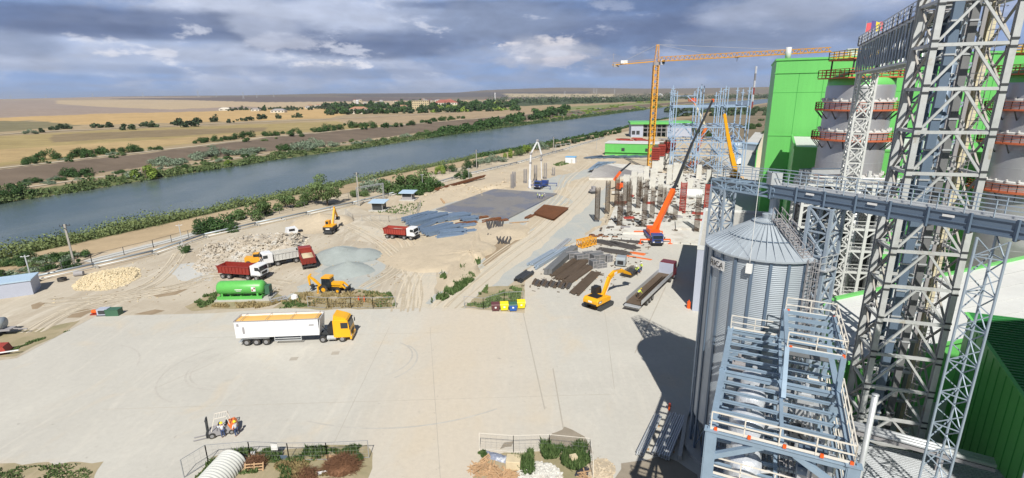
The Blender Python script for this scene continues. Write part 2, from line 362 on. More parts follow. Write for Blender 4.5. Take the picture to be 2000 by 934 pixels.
# jitter so that field edges are not ruler straight
jx = ppx + 3*np.sin(GY*.13+GX*.05); jy = ppy + .6*np.sin(GX*.09)*np.sin(GY*.03+1)
C = np.zeros(GX.shape+(4,)); C[..., 3] = 1
def setc(mask, c, a=1.0):
    for i in range(3): C[..., i] = np.where(mask, C[..., i]*(1-a)+c[i]*a, C[..., i])
dn = GX - xn(GY); df = xf(GY) - GX; near = dn > -.5*(xn(GY)-xf(GY))
setc(np.ones_like(near), (.33, .26, .165))
FIELDS = [  # outlines of fields and their crop colours
 ([(-900, 190), (480, 186), (1000, 172), (3000, 160), (3000, 196), (1500, 193), (900, 195), (400, 194), (-900, 196)], (.17, .145, .12)),
 ([(-900, 191), (150, 189), (420, 189), (380, 193), (110, 195), (-900, 196)], (.33, .26, .20)),
 ([(-900, 196), (110, 196), (110, 203), (200, 209), (330, 214), (480, 207), (520, 210), (400, 218), (200, 222), (60, 228), (-900, 262)], (.30, .24, .20)),
 ([(110, 196), (380, 195), (700, 199), (800, 196), (830, 203), (520, 210), (480, 208), (330, 214), (200, 209), (110, 203)], (.44, .345, .225)),
 ([(200, 193), (520, 189), (860, 192), (860, 196), (520, 200), (380, 196)], (.14, .115, .11)),
 ([(640, 186), (900, 181), (1200, 178), (1200, 186), (900, 190), (700, 190)], (.12, .11, .11)),
 ([(-900, 262), (60, 228), (200, 222), (400, 218), (640, 208), (720, 215), (640, 231), (400, 239), (150, 244), (60, 235), (-900, 300)], (.46, .32, .155)),
 ([(-900, 285), (0, 236), (90, 238), (160, 245), (0, 258), (-900, 310)], (.19, .17, .10)),
 ([(-900, 300), (0, 266), (250, 252), (500, 243), (780, 232), (780, 246), (500, 264), (250, 296), (0, 325), (-900, 390)], (.315, .25, .12)),
 ([(100, 264), (300, 254), (520, 249), (520, 256), (300, 268), (100, 278)], (.225, .175, .105)),
 ([(-900, 340), (0, 292), (250, 276), (500, 258), (500, 266), (250, 292), (0, 318), (-900, 380)], (.38, .28, .145)),
 ([(640, 232), (860, 219), (1010, 213), (1080, 213), (1010, 226), (870, 236), (700, 248)], (.34, .26, .17)),
 ([(1150, 176), (1700, 170), (1700, 187), (1400, 186), (1150, 184)], (.18, .155, .125)),
 ([(980, 183), (1280, 184), (1280, 190), (1000, 190)], (.42, .35, .23)),
 ([(1060, 212), (1320, 196), (1330, 208), (1190, 222), (1090, 234)], (.20, .22, .10)),
 ([(1000, 196), (1320, 186), (1320, 196), (1000, 208)], (.07, .09, .05)),
 ([(1200, 183), (1560, 183), (1560, 190), (1330, 192), (1200, 190)], (.25, .21, .15)),
]
farm = ~near | (GY > 3600)
for poly, c in FIELDS: setc(inpoly(jx, jy, poly) & farm, c)
e_ = np.interp(GY, [300, 420], [70, 100])
bankm = ~near & (GY < 4000)
setc(bankm & (df > 0) & (df < 20), (.12, .14, .06))
setc(bankm & (df >= 14) & (df < 34), (.34, .27, .18))
setc(bankm & (df >= 34) & (df < e_-4), (.155, .122, .094)); setc(bankm & (df >= e_-4) & (df < e_+5), (.38, .31, .21))
setc(near & (dn < 14), (.16, .15, .08)); setc(near & (dn >= 12) & (dn < 200) & (GY < 4000), (.40, .31, .20))
setc(near & (GY > 330) & (dn > 45), (.20, .165, .115)); setc(near & (GY > 330) & (dn > 18) & (dn <= 45), (.30, .235, .155))
setc(near & (GY < 500) & (dn > 30) & (GX < 150), (.46, .395, .30))
setc(near & (GY < 120) & (GX < -40) & (dn > 30), (.44, .37, .28))
me = bpy.data.meshes.new('ground')
V = np.stack([GX, GY, GZ], -1).reshape(-1, 3)
idx = np.arange(NR*NC).reshape(NR, NC)
F = np.stack([idx[:-1, :-1], idx[:-1, 1:], idx[1:, 1:], idx[1:, :-1]], -1).reshape(-1, 4)
me.vertices.add(len(V)); me.vertices.foreach_set('co', V.ravel())
me.loops.add(len(F)*4); me.loops.foreach_set('vertex_index', F.ravel())
me.polygons.add(len(F)); me.polygons.foreach_set('loop_start', np.arange(0, len(F)*4, 4))
me.polygons.foreach_set('use_smooth', np.ones(len(F), bool))
ca = me.color_attributes.new('land', 'FLOAT_COLOR', 'POINT'); ca.data.foreach_set('color', C.reshape(-1, 4).ravel())
me.update(); me.validate()
gm = bpy.data.materials.new('land'); gm.use_nodes = True; t = gm.node_tree; b = t.nodes['Principled BSDF']
at = t.nodes.new('ShaderNodeAttribute'); at.attribute_name = 'land'; geo = t.nodes.new('ShaderNodeNewGeometry'); P = geo.outputs['Position']
mp = t.nodes.new('ShaderNodeMapping'); t.links.new(P, mp.inputs[0]); mp.inputs['Rotation'].default_value = (0, 0, R_(-14)); mp.inputs['Scale'].default_value = (.25, 1, 1)
mr = t.nodes.new('ShaderNodeMapping'); t.links.new(P, mr.inputs[0]); mr.inputs['Rotation'].default_value = (0, 0, R_(62)); mr.inputs['Scale'].default_value = (.02, .6, 1)
a1 = mathn(t, 'ADD', mathn(t, 'MULTIPLY', noise(t, P, .9, 6, .65), .6), mathn(t, 'MULTIPLY', noise(t, mr.outputs[0], .25, 5, .7), .4)); a2 = noise(t, P, .07, 6, .6, .6); a3 = noise(t, mp.outputs[0], .02, 6, .62)
k = mathn(t, 'ADD', mathn(t, 'MULTIPLY', a1, .5), mathn(t, 'MULTIPLY', a2, .75)); k = mathn(t, 'ADD', k, mathn(t, 'MULTIPLY', a3, .7)); k = mathn(t, 'ADD', k, .03)
sc = t.nodes.new('ShaderNodeVectorMath'); sc.operation = 'SCALE'; t.links.new(at.outputs['Color'], sc.inputs[0]); t.links.new(k, sc.inputs['Scale'])
t.links.new(sc.outputs[0], b.inputs['Base Color']); b.inputs['Roughness'].default_value = .95; b.inputs['Specular IOR Level'].default_value = .1
bn = t.nodes.new('ShaderNodeBump'); bn.inputs['Strength'].default_value = .5; bn.inputs['Distance'].default_value = .25; t.links.new(a1, bn.inputs['Height']); t.links.new(bn.outputs[0], b.inputs['Normal'])
me.materials.append(gm)
go = bpy.data.objects.new('ground', me); COL.objects.link(go); go['kind'] = 'structure'
# ------------------------------------------------------------------ river
wm = bpy.data.materials.new('river water'); wm.use_nodes = True; t = wm.node_tree; b = t.nodes['Principled BSDF']
b.inputs['Base Color'].default_value = (.055, .095, .10, 1); b.inputs['Roughness'].default_value = .2; b.inputs['IOR'].default_value = 1.33
geo = t.nodes.new('ShaderNodeNewGeometry'); mp = t.nodes.new('ShaderNodeMapping'); t.links.new(geo.outputs['Position'], mp.inputs[0]); mp.inputs['Rotation'].default_value = (0, 0, R_(25)); mp.inputs['Scale'].default_value = (1, .45, 1)
h = mathn(t, 'ADD', mathn(t, 'MULTIPLY', noise(t, mp.outputs[0], 1.1, 5, .6), .6), mathn(t, 'MULTIPLY', noise(t, mp.outputs[0], .12, 3), 1.2))
bn = t.nodes.new('ShaderNodeBump'); bn.inputs['Strength'].default_value = .55; bn.inputs['Distance'].default_value = .3
t.links.new(h, bn.inputs['Height']); t.links.new(bn.outputs[0], b.inputs['Normal'])
t.links.new(mixc(t, rng(t, noise(t, mp.outputs[0], .03, 4), .4, .65), (.065, .095, .09), (.115, .14, .125)), b.inputs['Base Color'])
wb = MB(); ys = [-60, 0, 60, 120, 184, 250, 318, 384, 450, 503, 580, 645, 720, 791, 900, 1048, 1228, 1400, 1606, 1900, 2258, 2800, 3414, 4000, 4300]
vs = []
for y in ys: vs += [(float(xf(y))-5, y, -3.0), (float(xn(y))+4, y, -3.0)]
wb.add(vs, [(2*i, 2*i+1, 2*i+3, 2*i+2) for i in range(len(ys)-1)])
wo_ = wb.build('river', wm); wo_['kind'] = 'structure'
# ------------------------------------------------------------------ sheets on the ground
def sheet(name, pts, m, z=.008, res=None, jit=0.0):
    """flat outline given as surveyed points, edges broken up by jit metres"""
    P2 = [Vector((p[0], p[1])) for p in pts]; out = []
    for a, b in zip(P2, P2[1:]+P2[:1]):
        L = (b-a).length; n = max(1, int(L/(res or 1e9)))
        for i in range(n):
            p = a.lerp(b, i/n)
            if jit: p += Vector((random.uniform(-jit, jit), random.uniform(-jit, jit)))
            out.append(p)
    bm = bmesh.new(); vv = [bm.verts.new((p.x, p.y, z)) for p in out]
    f = bm.faces.new(vv); bmesh.ops.triangulate(bm, faces=[f]); bmesh.ops.recalc_face_normals(bm, faces=bm.faces)
    me = bpy.data.meshes.new(name); bm.to_mesh(me); bm.free()
    for p in me.polygons:
        if p.normal.z < 0: me.flip_normals(); break
    me.materials.append(M[m] if isinstance(m, str) else m); o = bpy.data.objects.new(name, me); COL.objects.link(o); o['kind'] = 'structure'; return o
def gp(l, z=0.0): return [g(x, y, z) for x, y in l]
def groundmat(name, c, c2, c3, s2=.05, s3=.35, track=None, amt3=.5):
    m = bpy.data.materials.new(name); m.use_nodes = True; t = m.node_tree; b = t.nodes['Principled BSDF']
    geo = t.nodes.new('ShaderNodeNewGeometry'); P = geo.outputs['Position']
    mp = t.nodes.new('ShaderNodeMapping'); t.links.new(P, mp.inputs[0]); mp.inputs['Rotation'].default_value = (0, 0, R_(track or 0)); mp.inputs['Scale'].default_value = (1, .16, 1)
    x = mixc(t, rng(t, noise(t, P, s2, 7, .62, .8), .38, .66), c, c2)
    x = mixc(t, rng(t, noise(t, mp.outputs[0], s3, 7, .65, 1.2), .5, .72, 0, amt3), x, c3)
    if name == 'yard concrete':          # dust dragged in from the haul road
        sx = t.nodes.new('ShaderNodeSeparateXYZ'); t.links.new(P, sx.inputs[0]); dx = mathn(t, 'ABSOLUTE', mathn(t, 'ADD', sx.outputs[0], 6.5))
        w_ = mathn(t, 'ADD', dx, mathn(t, 'MULTIPLY', noise(t, mp.outputs[0], .25, 5, .6, .8), 16)); x = mixc(t, rng(t, w_, 8, 24, .8, 0), x, (.54, .475, .385))
        x = mixc(t, rng(t, noise(t, P, .09, 6, .6, 1.0), .52, .68, 0, .6), x, (.53, .465, .37)); x = mixc(t, rng(t, noise(t, P, .35, 8, .7, 2.0), .62, .70, 0, .45), x, (.36, .335, .29)); x = mixc(t, rng(t, noise(t, P, 1.3, 3, .5, .5), .70, .76, 0, .5), x, (.30, .28, .25))
    k = mathn(t, 'ADD', mathn(t, 'MULTIPLY', noise(t, P, 1.7, 6, .7), .26), .87); sc = t.nodes.new('ShaderNodeVectorMath'); sc.operation = 'SCALE'
    t.links.new(x, sc.inputs[0]); t.links.new(k, sc.inputs['Scale']); t.links.new(sc.outputs[0], b.inputs['Base Color'])
    b.inputs['Roughness'].default_value = .92; b.inputs['Specular IOR Level'].default_value = .15
    bn = t.nodes.new('ShaderNodeBump'); bn.inputs['Strength'].default_value = .35; bn.inputs['Distance'].default_value = .06; t.links.new(noise(t, P, 3, 5, .7), bn.inputs['Height']); t.links.new(bn.outputs[0], b.inputs['Normal'])
    M[name.replace(' ', '_')] = m; return m
groundmat('yard concrete', (.465, .45, .41), (.51, .495, .45), (.55, .525, .47), .045, .5, 55, .6)
groundmat('site sand', (.50, .43, .325), (.44, .37, .275), (.57, .515, .43), .05, .3, -25, .7)
groundmat('site dirt', (.475, .425, .345), (.39, .335, .26), (.56, .515, .435), .06, .45, -60, .9)
groundmat('haul road dust', (.51, .465, .385), (.54, .48, .39), (.41, .39, .34), .06, .6, -18, .7)
groundmat('blue gravel', (.38, .40, .39), (.43, .43, .40), (.48, .45, .38), .1, .5, -18, .5)
groundmat('dry verge', (.36, .30, .20), (.26, .235, .14), (.42, .35, .25), .15, .6, 0, .6)
groundmat('mud', (.28, .215, .145), (.33, .26, .18), (.22, .175, .12), .2, .7)
groundmat('slab paving', (.47, .47, .45), (.50, .50, .48), (.42, .41, .38), .05, .3, 20, .5)
groundmat('damp concrete', (.27, .235, .185), (.30, .26, .21), (.24, .21, .17), .3, .7)
sheet('dirt_yard', gp([(-520, 720), (60, 560), (300, 500), (400, 465), (600, 424), (690, 403), (745, 420), (860, 440), (930, 520), (905, 600), (700, 640), (300, 640), (-520, 900)]), 'site_dirt', .006, 4, 1.2)
sheet('sand_site', gp([(690, 403), (760, 384), (900, 350), (1010, 325), (1180, 280), (1300, 300), (1180, 440), (1000, 520), (900, 590), (850, 560), (930, 430), (820, 425)]), 'site_sand', .010, 5, 1.2)
sheet('concrete_yard', gp([(-700, 800), (32, 700), (186, 618), (420, 612), (540, 603), (780, 604), (845, 600), (905, 603), (1025, 612), (1025, 530), (1180, 440), (1360, 440), (1345, 360), (1440, 290), (1475, 262), (1510, 262), (1800, 330), (2600, 420), (2600, 1400), (1000, 2400), (-1500, 1500)]), 'yard_concrete', .014, None)
sheet('gravel_verge', gp([(840, 590), (935, 515), (1010, 470), (1150, 372), (1190, 360), (1172, 440), (1060, 510), (960, 575), (905, 604)]), 'blue_gravel', .018, 3, .8)
sheet('haul_road', gp([(838, 604), (862, 578), (940, 528), (1030, 455), (1118, 395), (1110, 372), (1180, 340), (1200, 345), (1150, 400), (1045, 492), (985, 535), (935, 575), (908, 604)]), 'haul_road_dust', .022, 3, .5)
sheet('road_crossing', gp([(770, 604), (792, 560), (775, 480), (700, 470), (690, 440), (780, 450), (830, 470), (850, 540), (842, 604)]), 'haul_road_dust', .012, 3, .8)
sheet('gravel_patch', gp([(330, 528), (345, 516), (395, 512), (415, 530), (405, 548), (350, 550)]), 'slab_paving', .010, 2, .8)
sheet('gravel_patch', gp([(560, 585), (620, 535), (640, 500), (700, 485), (800, 495), (760, 520), (735, 560), (690, 590)]), 'blue_gravel', .012, 2, 1.0)
sheet('gravel_patch', gp([(1030, 372), (1080, 345), (1180, 325), (1195, 335), (1120, 352), (1095, 372)]), 'blue_gravel', .014, 2, 1.0)
sheet('gravel_patch', gp([(1000, 432), (1090, 380), (1120, 392), (1060, 410), (1025, 440)]), 'blue_gravel', .014, 2, .8)
sheet('gravel_patch', gp([(835, 415), (930, 376), (1080, 372), (1095, 384), (1000, 440), (900, 430)]), 'blue_gravel', .016, 3, .8)
for q in ([(945, 490), (985, 470), (1040, 465), (1025, 485), (975, 510), (945, 520)], [(848, 490), (870, 484), (888, 490), (860, 500)], [(780, 500), (800, 496), (805, 510), (790, 515)], [(825, 516), (843, 512), (842, 523), (828, 525)], [(60, 598), (85, 588), (92, 592), (80, 603), (62, 605)], [(300, 575), (330, 566), (362, 565), (345, 577), (310, 580)], [(120, 618), (165, 604), (190, 606), (150, 622)], [(265, 612), (300, 604), (320, 606), (300, 614)]):
    sheet('mud_patch', gp(q), 'mud', .020, 1.5, .5)
sheet('verge_patch', gp([(365, 600), (420, 570), (545, 568), (560, 590), (480, 604), (380, 606)]), 'dry_verge', .020, 1.5, .5)
sheet('verge_patch', gp([(535, 600), (580, 572), (700, 566), (770, 580), (778, 602), (620, 606)]), 'dry_verge', .020, 1.5, .5)
sheet('verge_patch', gp([(905, 600), (950, 560), (1020, 556), (1028, 606), (940, 604)]), 'dry_verge', .026, 1.5, .4)
sheet('verge_patch', gp([(-200, 760), (0, 700), (30, 700), (130, 645), (160, 628), (80, 640), (-200, 690)]), 'dry_verge', .020, 2, .6)
sheet('verge_patch', gp([(-400, 930), (0, 908), (200, 903), (170, 960), (-400, 1200)]), 'dry_verge', .020, 1, .25)
sheet('verge_patch', gp([(375, 935), (420, 890), (600, 872), (720, 872), (728, 900), (700, 1000), (380, 1000)]), 'dry_verge', .020, 1, .25)
sheet('verge_patch', gp([(925, 935), (940, 890), (1060, 880), (1140, 880), (1160, 940), (1190, 1000), (900, 1000)]), 'dry_verge', .020, 1, .25)
sheet('wet_patch', gp([(1062, 866), (1080, 848), (1105, 834), (1130, 846), (1150, 862), (1160, 885), (1110, 880), (1075, 872)]), 'damp_concrete', .024, .6, .15)
sheet('wet_patch', gp([(975, 878), (985, 866), (1002, 862), (1000, 872)]), 'damp_concrete', .024, .6, .1)
sheet('wet_patch', gp([(1195, 965), (1215, 905), (1300, 890), (1360, 930), (1360, 1000)]), 'damp_concrete', .024, 1, .2)
sheet('service_road', gp([(1480, 560), (1405, 600), (1352, 608), (1345, 640), (1200, 560), (1330, 430)][:0] or [(1395, 545), (1470, 400), (1500, 330), (1520, 262), (1475, 258), (1440, 300), (1432, 345), (1392, 440), (1368, 500)]), 'slab_paving', .018, None)
# path on the far bank, farm road, tracks along the embankment
def ribbon(name, pts, w, m, dz=.15, sub=8):
    mb = MB(); P3 = []
    for a, b in zip(pts, pts[1:]):
        for i in range(sub): P3.append(Vector(a[:2]).lerp(Vector(b[:2]), i/sub))
    P3.append(Vector(pts[-1][:2])); vs = []
    for i, p in enumerate(P3):
        d = (P3[min(i+1, len(P3)-1)] - P3[max(i-1, 0)]).normalized(); nn = Vector((-d.y, d.x)); ww = w/2*random.uniform(.85, 1.15)
        for s_ in (-1, 0, 1): q = p+nn*ww*s_; vs.append((q.x, q.y, max(hz(q.x, q.y), hz(p.x, p.y)-.3)+dz))
    k = len(P3)
    mb.add(vs, [(3*i+j, 3*i+j+1, 3*i+j+4, 3*i+j+3) for i in range(k-1) for j in (0, 1)])
    o = mb.build(name, m); o['kind'] = 'structure'
    for p in o.data.polygons:
        if p.normal.z < 0: o.data.flip_normals(); break
    return o
groundmat('pale track', (.50, .44, .34), (.46, .40, .31), (.54, .48, .38), .1, .3)
ribbon('riverside_path', [(float(xf(y))-19-4*sm((y-300)/150.), y) for y in (60, 120, 184, 250, 330, 420, 520, 640, 760)], 2.6, 'pale_track', .2, 10)
ribbon('embankment_track', [(float(xf(y))-float(np.interp(y, [300, 420], [70, 100])), y) for y in (60, 120, 184, 250, 330, 420, 520, 640, 760, 900)], 4, 'pale_track', .25, 10)
ribbon('farm_road', [g(x, y, 2) for x, y in ((-700, 330), (0, 263), (120, 256), (250, 250), (380, 244), (500, 239), (640, 233), (800, 225), (900, 219))], 9, 'pale_track', .5, 12)
ribbon('shore_track', [g(x, y, 0) for x, y in ((170, 512), (240, 494), (300, 478), (350, 466), (420, 444))], 3.2, 'slab_paving', .05, 6)
# tyre marks on the yard
tm = MB()
def arc(cx_, cy_, r, a0, a1, w=.22):
    n = 26; vs = []
    for i in range(n+1):
        a = R_(a0+(a1-a0)*i/n)
        for rr in (r-w/2, r+w/2): vs.append((cx_+rr*math.cos(a), cy_+rr*math.sin(a), .0185))
    tm.add(vs, [(2*i, 2*i+1, 2*i+3, 2*i+2) for i in range(n)])
for px_, py_, r, a0, a1 in ((460, 715, 5, 140, 275), (460, 715, 5.5, 150, 270), (445, 722, 7.6, 130, 250), (730, 700, 5, -60, 60), (730, 705, 5.6, -50, 50), (100, 740, 9, 20, 90), (560, 700, 30, 200, 250), (820, 640, 24, 250, 300), (620, 760, 40, 60, 110)):
    c_ = g(px_, py_); arc(c_.x, c_.y, r, a0, a1)
dm('tyre_dust', (.445, .425, .385), .95, ns=2, var=.3)
o = tm.build('tyre_marks', 'tyre_dust'); o['kind'] = 'structure'
rt = random.Random(31); dm('wheel_track', (.435, .375, .285), .95, ns=2, var=.35); dm('wheel_track_pale', (.55, .485, .38), .95, ns=2, var=.3); wt = MB(); wp = MB()
def track(pts, gauge=1.9, w=.42, mb=None):
    P_ = [g(*p) for p in pts]; Q = []
    for i in range(len(P_)-1):
        p0, p1, p2, p3 = P_[max(i-1, 0)], P_[i], P_[i+1], P_[min(i+2, len(P_)-1)]
        for k in range(8):
            u_ = k/8; Q.append(.5*((2*p1)+(p2-p0)*u_+(2*p0-5*p1+4*p2-p3)*u_*u_+(3*p1-p0-3*p2+p3)*u_**3))
    mb = mb or wt; track.k = getattr(track, 'k', 0) + 1; zt_ = .0285 + .0007*track.k
    for sd in (-gauge/2, gauge/2):
        vs = []
        for i in range(len(Q)):
            d_ = (Q[min(i+1, len(Q)-1)]-Q[max(i-1, 0)]).normalized(); n_ = Vector((-d_.y, d_.x, 0)); ww = w*rt.uniform(.5, .9)
            for e_ in (-ww/2, ww/2): q = Q[i]+n_*(sd+e_); vs.append((q.x, q.y, zt_))
        mb.add(vs, [(2*i, 2*i+1, 2*i+3, 2*i+2) for i in range(len(Q)-1)])
for base in ([(870, 604), (905, 570), (985, 505), (1060, 450), (1128, 385), (1160, 350), (1210, 330)], [(810, 604), (812, 560), (800, 520), (740, 470), (680, 440)], [(790, 604), (800, 550), (830, 510), (850, 470), (830, 440)], [(120, 610), (240, 585), (350, 560), (420, 540), (560, 560), (620, 590)][:5], [(60, 650), (150, 600), (280, 560), (330, 520), (350, 490)], [(100, 590), (200, 580), (330, 565), (380, 555)], [(700, 560), (760, 520), (780, 470), (700, 420)], [(1060, 420), (1100, 380), (1120, 345), (1160, 315)]):
    for r_ in range(4):
        o_ = (rt.uniform(-16, 16), rt.uniform(-5, 5)); track([(x+o_[0]+rt.uniform(-4, 4), y+o_[1]+rt.uniform(-2, 2)) for x, y in base], mb=wt if r_ % 2 else wp)
for mb_, m_ in ((wt, 'wheel_track'), (wp, 'wheel_track_pale')): o = mb_.build('wheel_tracks', m_); o['kind'] = 'structure'
jm = MB()
dm('joint', (.38, .35, .30), .95, ns=1, var=.3)
for a, b in (((1022, 612), (1064, 800)), ((1080, 720), (1100, 836)), ((1240, 690), (1300, 560)), ((186, 618), (32, 700))):
    jm.beam(g(*a)+Vector((0, 0, .012)), g(*b)+Vector((0, 0, .012)), .14, .014)
for a, b in (((300, 760), (620, 620)), ((620, 934), (760, 640)), ((380, 660), (860, 650)), ((200, 800), (1200, 770)), ((860, 934), (840, 640)), ((1200, 760), (1180, 600))): jm2 = jm.beam(g(*a)+Vector((0, 0, .0125)), g(*b)+Vector((0, 0, .0125)), .05, .014)
for px_, py_ in ((574, 701), (655, 690)):
    c_ = g(px_, py_); jm.box(c_.x, c_.y, .006, 1.0, .9, .014, .1)
o = jm.build('slab_joints', 'joint'); o['kind'] = 'structure'
# ------------------------------------------------------------------ vegetation
def leaves(rs, cen, rad, n, size, shell=.55):
    """n leaf clumps spread through balls cen (k,3) radius rad (k,3)"""
    k = len(cen); i = rs.integers(0, k, n)
    d = rs.normal(size=(n, 3)); d /= np.linalg.norm(d, axis=1)[:, None]
    r = shell + (1-shell)*rs.random(n)**.6; p = cen[i] + d*rad[i]*r[:, None]
    nrm_ = d + rs.normal(size=(n, 3))*.6; nrm_ /= np.linalg.norm(nrm_, axis=1)[:, None]
    a = np.cross(nrm_, rs.normal(size=(n, 3))); a /= np.linalg.norm(a, axis=1)[:, None]; b_ = np.cross(nrm_, a)
    s = size*(.6+.8*rs.random(n))[:, None]
    q = np.stack([p-a*s, p-b_*s*.6, p+a*s, p+b_*s*.6], 1)
    return q.reshape(-1, 3)
def quads_mesh(name, V, m):
    me = bpy.data.meshes.new(name); n = len(V)//4
    me.vertices.add(len(V)); me.vertices.foreach_set('co', V.ravel())
    me.loops.add(len(V)); me.loops.foreach_set('vertex_index', np.arange(len(V)))
    me.polygons.add(n); me.polygons.foreach_set('loop_start', np.arange(0, 4*n, 4)); me.update(); me.validate()
    me.materials.append(M[m]); return me
def crown_data(name, seed, n, size, m, w=1.0, h=1.0, z0=.15, lobes=9, flat=1.0, squat=False):
    rs = np.random.default_rng(seed); c = rs.normal(size=(lobes, 3)); c /= np.linalg.norm(c, axis=1)[:, None]
    c *= (.25+.28*rs.random(lobes))[:, None]; c[:, 0] *= w; c[:, 1] *= w; c[:, 2] = c[:, 2]*h*.8 + z0 + h*.5
    r = (.17+.15*rs.random(lobes))[:, None]*np.array([[w, w, h*.8]])
    if z0 < .1:                                    # bush: lobes stand on the ground, tallest in the middle
        a = rs.random(lobes)*6.28; q = .46*np.sqrt(rs.random(lobes)); c = np.stack([q*np.cos(a)*w, q*np.sin(a)*w, h*(.10+.62*(1-q/.5)*rs.random(lobes)**.7)], 1)
        r = (.10+.15*rs.random(lobes))[:, None]*np.array([[w, w, h*1.2]])
    V = leaves(rs, c, r, n, size, .35); V[:, 2] = np.maximum(V[:, 2], .0)
    return quads_mesh(name, V, m)
CR = {}
def crown(kind, var):
    key = (kind, var)
    if key in CR: return CR[key]
    nl, sz, m, w, h, z0 = {'tree': (3600, .028, 'leaf_green', 1.0, .95, .14), 'bush': (2600, .03, 'leaf_green', 1.1, .8, 0.0), 'dark': (2400, .03, 'leaf_dark', 1.1, .85, 0.0),
        'silver': (2200, .032, 'leaf_silver', 1.2, .75, 0.0), 'lime': (1600, .035, 'leaf_lime', .8, .9, 0.0), 'far': (240, .10, 'leaf_far', 1.1, .8, 0.0), 'fargreen': (240, .10, 'leaf_dark', 1.0, .9, 0.0),
        'farsilver': (240, .10, 'leaf_silver', 1.2, .6, 0.0), 'weed': (500, .06, 'leaf_green', 1.2, .5, 0.0), 'poplar': (400, .08, 'leaf_dark', .5, 1.3, 0.0), 'farlime': (240, .1, 'leaf_lime', 1.2, .5, 0)}[kind]
    CR[key] = crown_data('crown', var*17 + sum(map(ord, kind)), nl, sz, m, w, h, z0, 11 if kind in ('tree', 'dark', 'silver', 'bush') else 6)
    return CR[key]
TRK = None
def trunk_mesh():
    global TRK
    if TRK: return TRK
    b = MB(); b.tube((0, 0, -.05), (.01, 0, .3), .035, 7, .022)
    for i in range(5):
        a = i*1.3; b.tube((.01, 0, .24+.03*i), (.28*math.cos(a), .28*math.sin(a), .6+.05*(i % 2)), .016, 5, .005)
    TRK = b.mesh('trunk', 'bark'); return TRK
def tree(name, kind, loc, size, label, cat, group=None, var=None, parts=True, sz=None):
    var = random.randint(0, 3) if var is None else var
    loc = Vector(loc); s = size*.84; sz = sz*.9 if sz else None; scl = (s, s, sz or s*random.uniform(.9, 1.1))
    if parts:
        r = thing(name, label, cat, loc, random.uniform(0, 6.28), group); r.scale = scl
        for nm, me_ in (('crown', crown(kind, var)), ('trunk', trunk_mesh())):
            o = bpy.data.objects.new(nm, me_); COL.objects.link(o); o.parent = r
        if kind != 'tree': o.scale = (.5, .5, .62)
    else:
        r = bpy.data.objects.new(name, crown(kind, var)); COL.objects.link(r); r.location = loc; r.rotation_euler = (0, 0, random.uniform(0, 6.28)); r.scale = scl; tag(r, label, cat, group)
    return r
def gt(px, py, z=0.0):
    """foot of something at a surveyed sight line, put on the terrain"""
    r = ray(px, py); yy = np.geomspace(25, 16500, 5000); xx = r[0]/r[1]*yy; zz = CAMH + r[2]/r[1]*yy; hh = np.maximum(th(xx, yy), -3.0)
    i = int(np.argmax(zz <= hh)) if (zz <= hh).any() else int(np.argmin(zz-hh)); return Vector((float(xx[i]), float(yy[i]), float(hh[i])))
def wpx(px, py, n):  # n photo pixels in metres at that foot
    p = gt(px, py); return n*(p.y*math.cos(PIT)+CAMH*math.sin(PIT))/FPX
# near bank, each tree on its own: px, py foot, width px, kind
NB = [(640, 402, 52, 'tree', 'round green tree alone beside the pipeline above the river, darkest trunk showing', 7), (500, 425, 62, 'bush', 'big rounded green tree at the water left of the lone round tree', 3),
      (560, 408, 44, 'bush', 'low light green bush between the two bigger riverside trees', 3), (600, 398, 40, 'bush', 'small light bush just left of the lone round tree', 2), (430, 447, 60, 'dark', 'brownish green shrub at the left end of the riverside thicket', 3), (400, 452, 44, 'dark', 'small dark shrub left of the brownish green riverside shrub', 2),
      (363, 492, 24, 'dark', 'small dark bush growing against the pipeline', 2), (456, 452, 22, 'dark', 'tiny bush on the dry bank beside a fence post', 2),
      (735, 372, 52, 'silver', 'silver grey shrub at the left end of the big thicket', 3), (762, 374, 50, 'bush', 'green shrub in the big thicket next to the silver one', 3), (795, 376, 58, 'bush', 'tallest dark green tree of the big riverside thicket', 3), (826, 368, 58, 'bush', 'wide green shrub in the middle of the big riverside thicket', 3),
      (806, 378, 50, 'dark', 'dark shrub at the front of the thicket behind the guard shelters', 3), (845, 372, 40, 'dark', 'dark shrub at the right end of the big thicket', 2), (878, 335, 26, 'dark', 'dark tree with feathery top on the bank right of the big thicket', 2), (858, 340, 26, 'lime', 'light green low bush beside the feathery dark tree', 2),
      (700, 384, 30, 'bush', 'low bush behind the nearest cable portal frame', 2), (905, 348, 28, 'dark', 'dark bush on the dry bank beside the lamp post', 2), (920, 328, 30, 'dark', 'dark round tree left of the grey willows by the pole', 2), (945, 320, 30, 'silver', 'grey green willow just right of the pole by the river', 2), (970, 316, 28, 'silver', 'grey green willow second from the riverside pole', 2), (995, 308, 26, 'lime', 'yellow green bush right of the grey willows', 2), (1012, 304, 24, 'bush', 'green bush left of the pump boom on the bank', 2), (1030, 300, 26, 'lime', 'yellow green bush behind the pump boom', 2), (1050, 292, 30, 'silver', 'grey green willow behind the pump boom', 2), (1070, 288, 22, 'bush', 'small bush right of the pump boom by the river', 2)]
for i, (px_, py_, w_, kd, lb, _) in enumerate(NB):
    p = gt(px_, py_); tree('riverside_tree', kd, p, wpx(px_, py_, w_)*1.3, lb, 'tree', 'trees and shrubs on the near river bank', i % 4, True, wpx(px_, py_, w_)*1.25)
for i, px_ in enumerate(range(1085, 1216, 11)):
    py_ = 288 - (px_-1085)*.235; p = gt(px_, py_)
    tree('riverside_bush', 'fargreen' if i % 3 else 'far', p, wpx(px_, py_, random.uniform(16, 26)), 'dark bush in the hedge left of the open hall', 'bush', 'dark bushes in the hedge by the hall', i % 4, False)
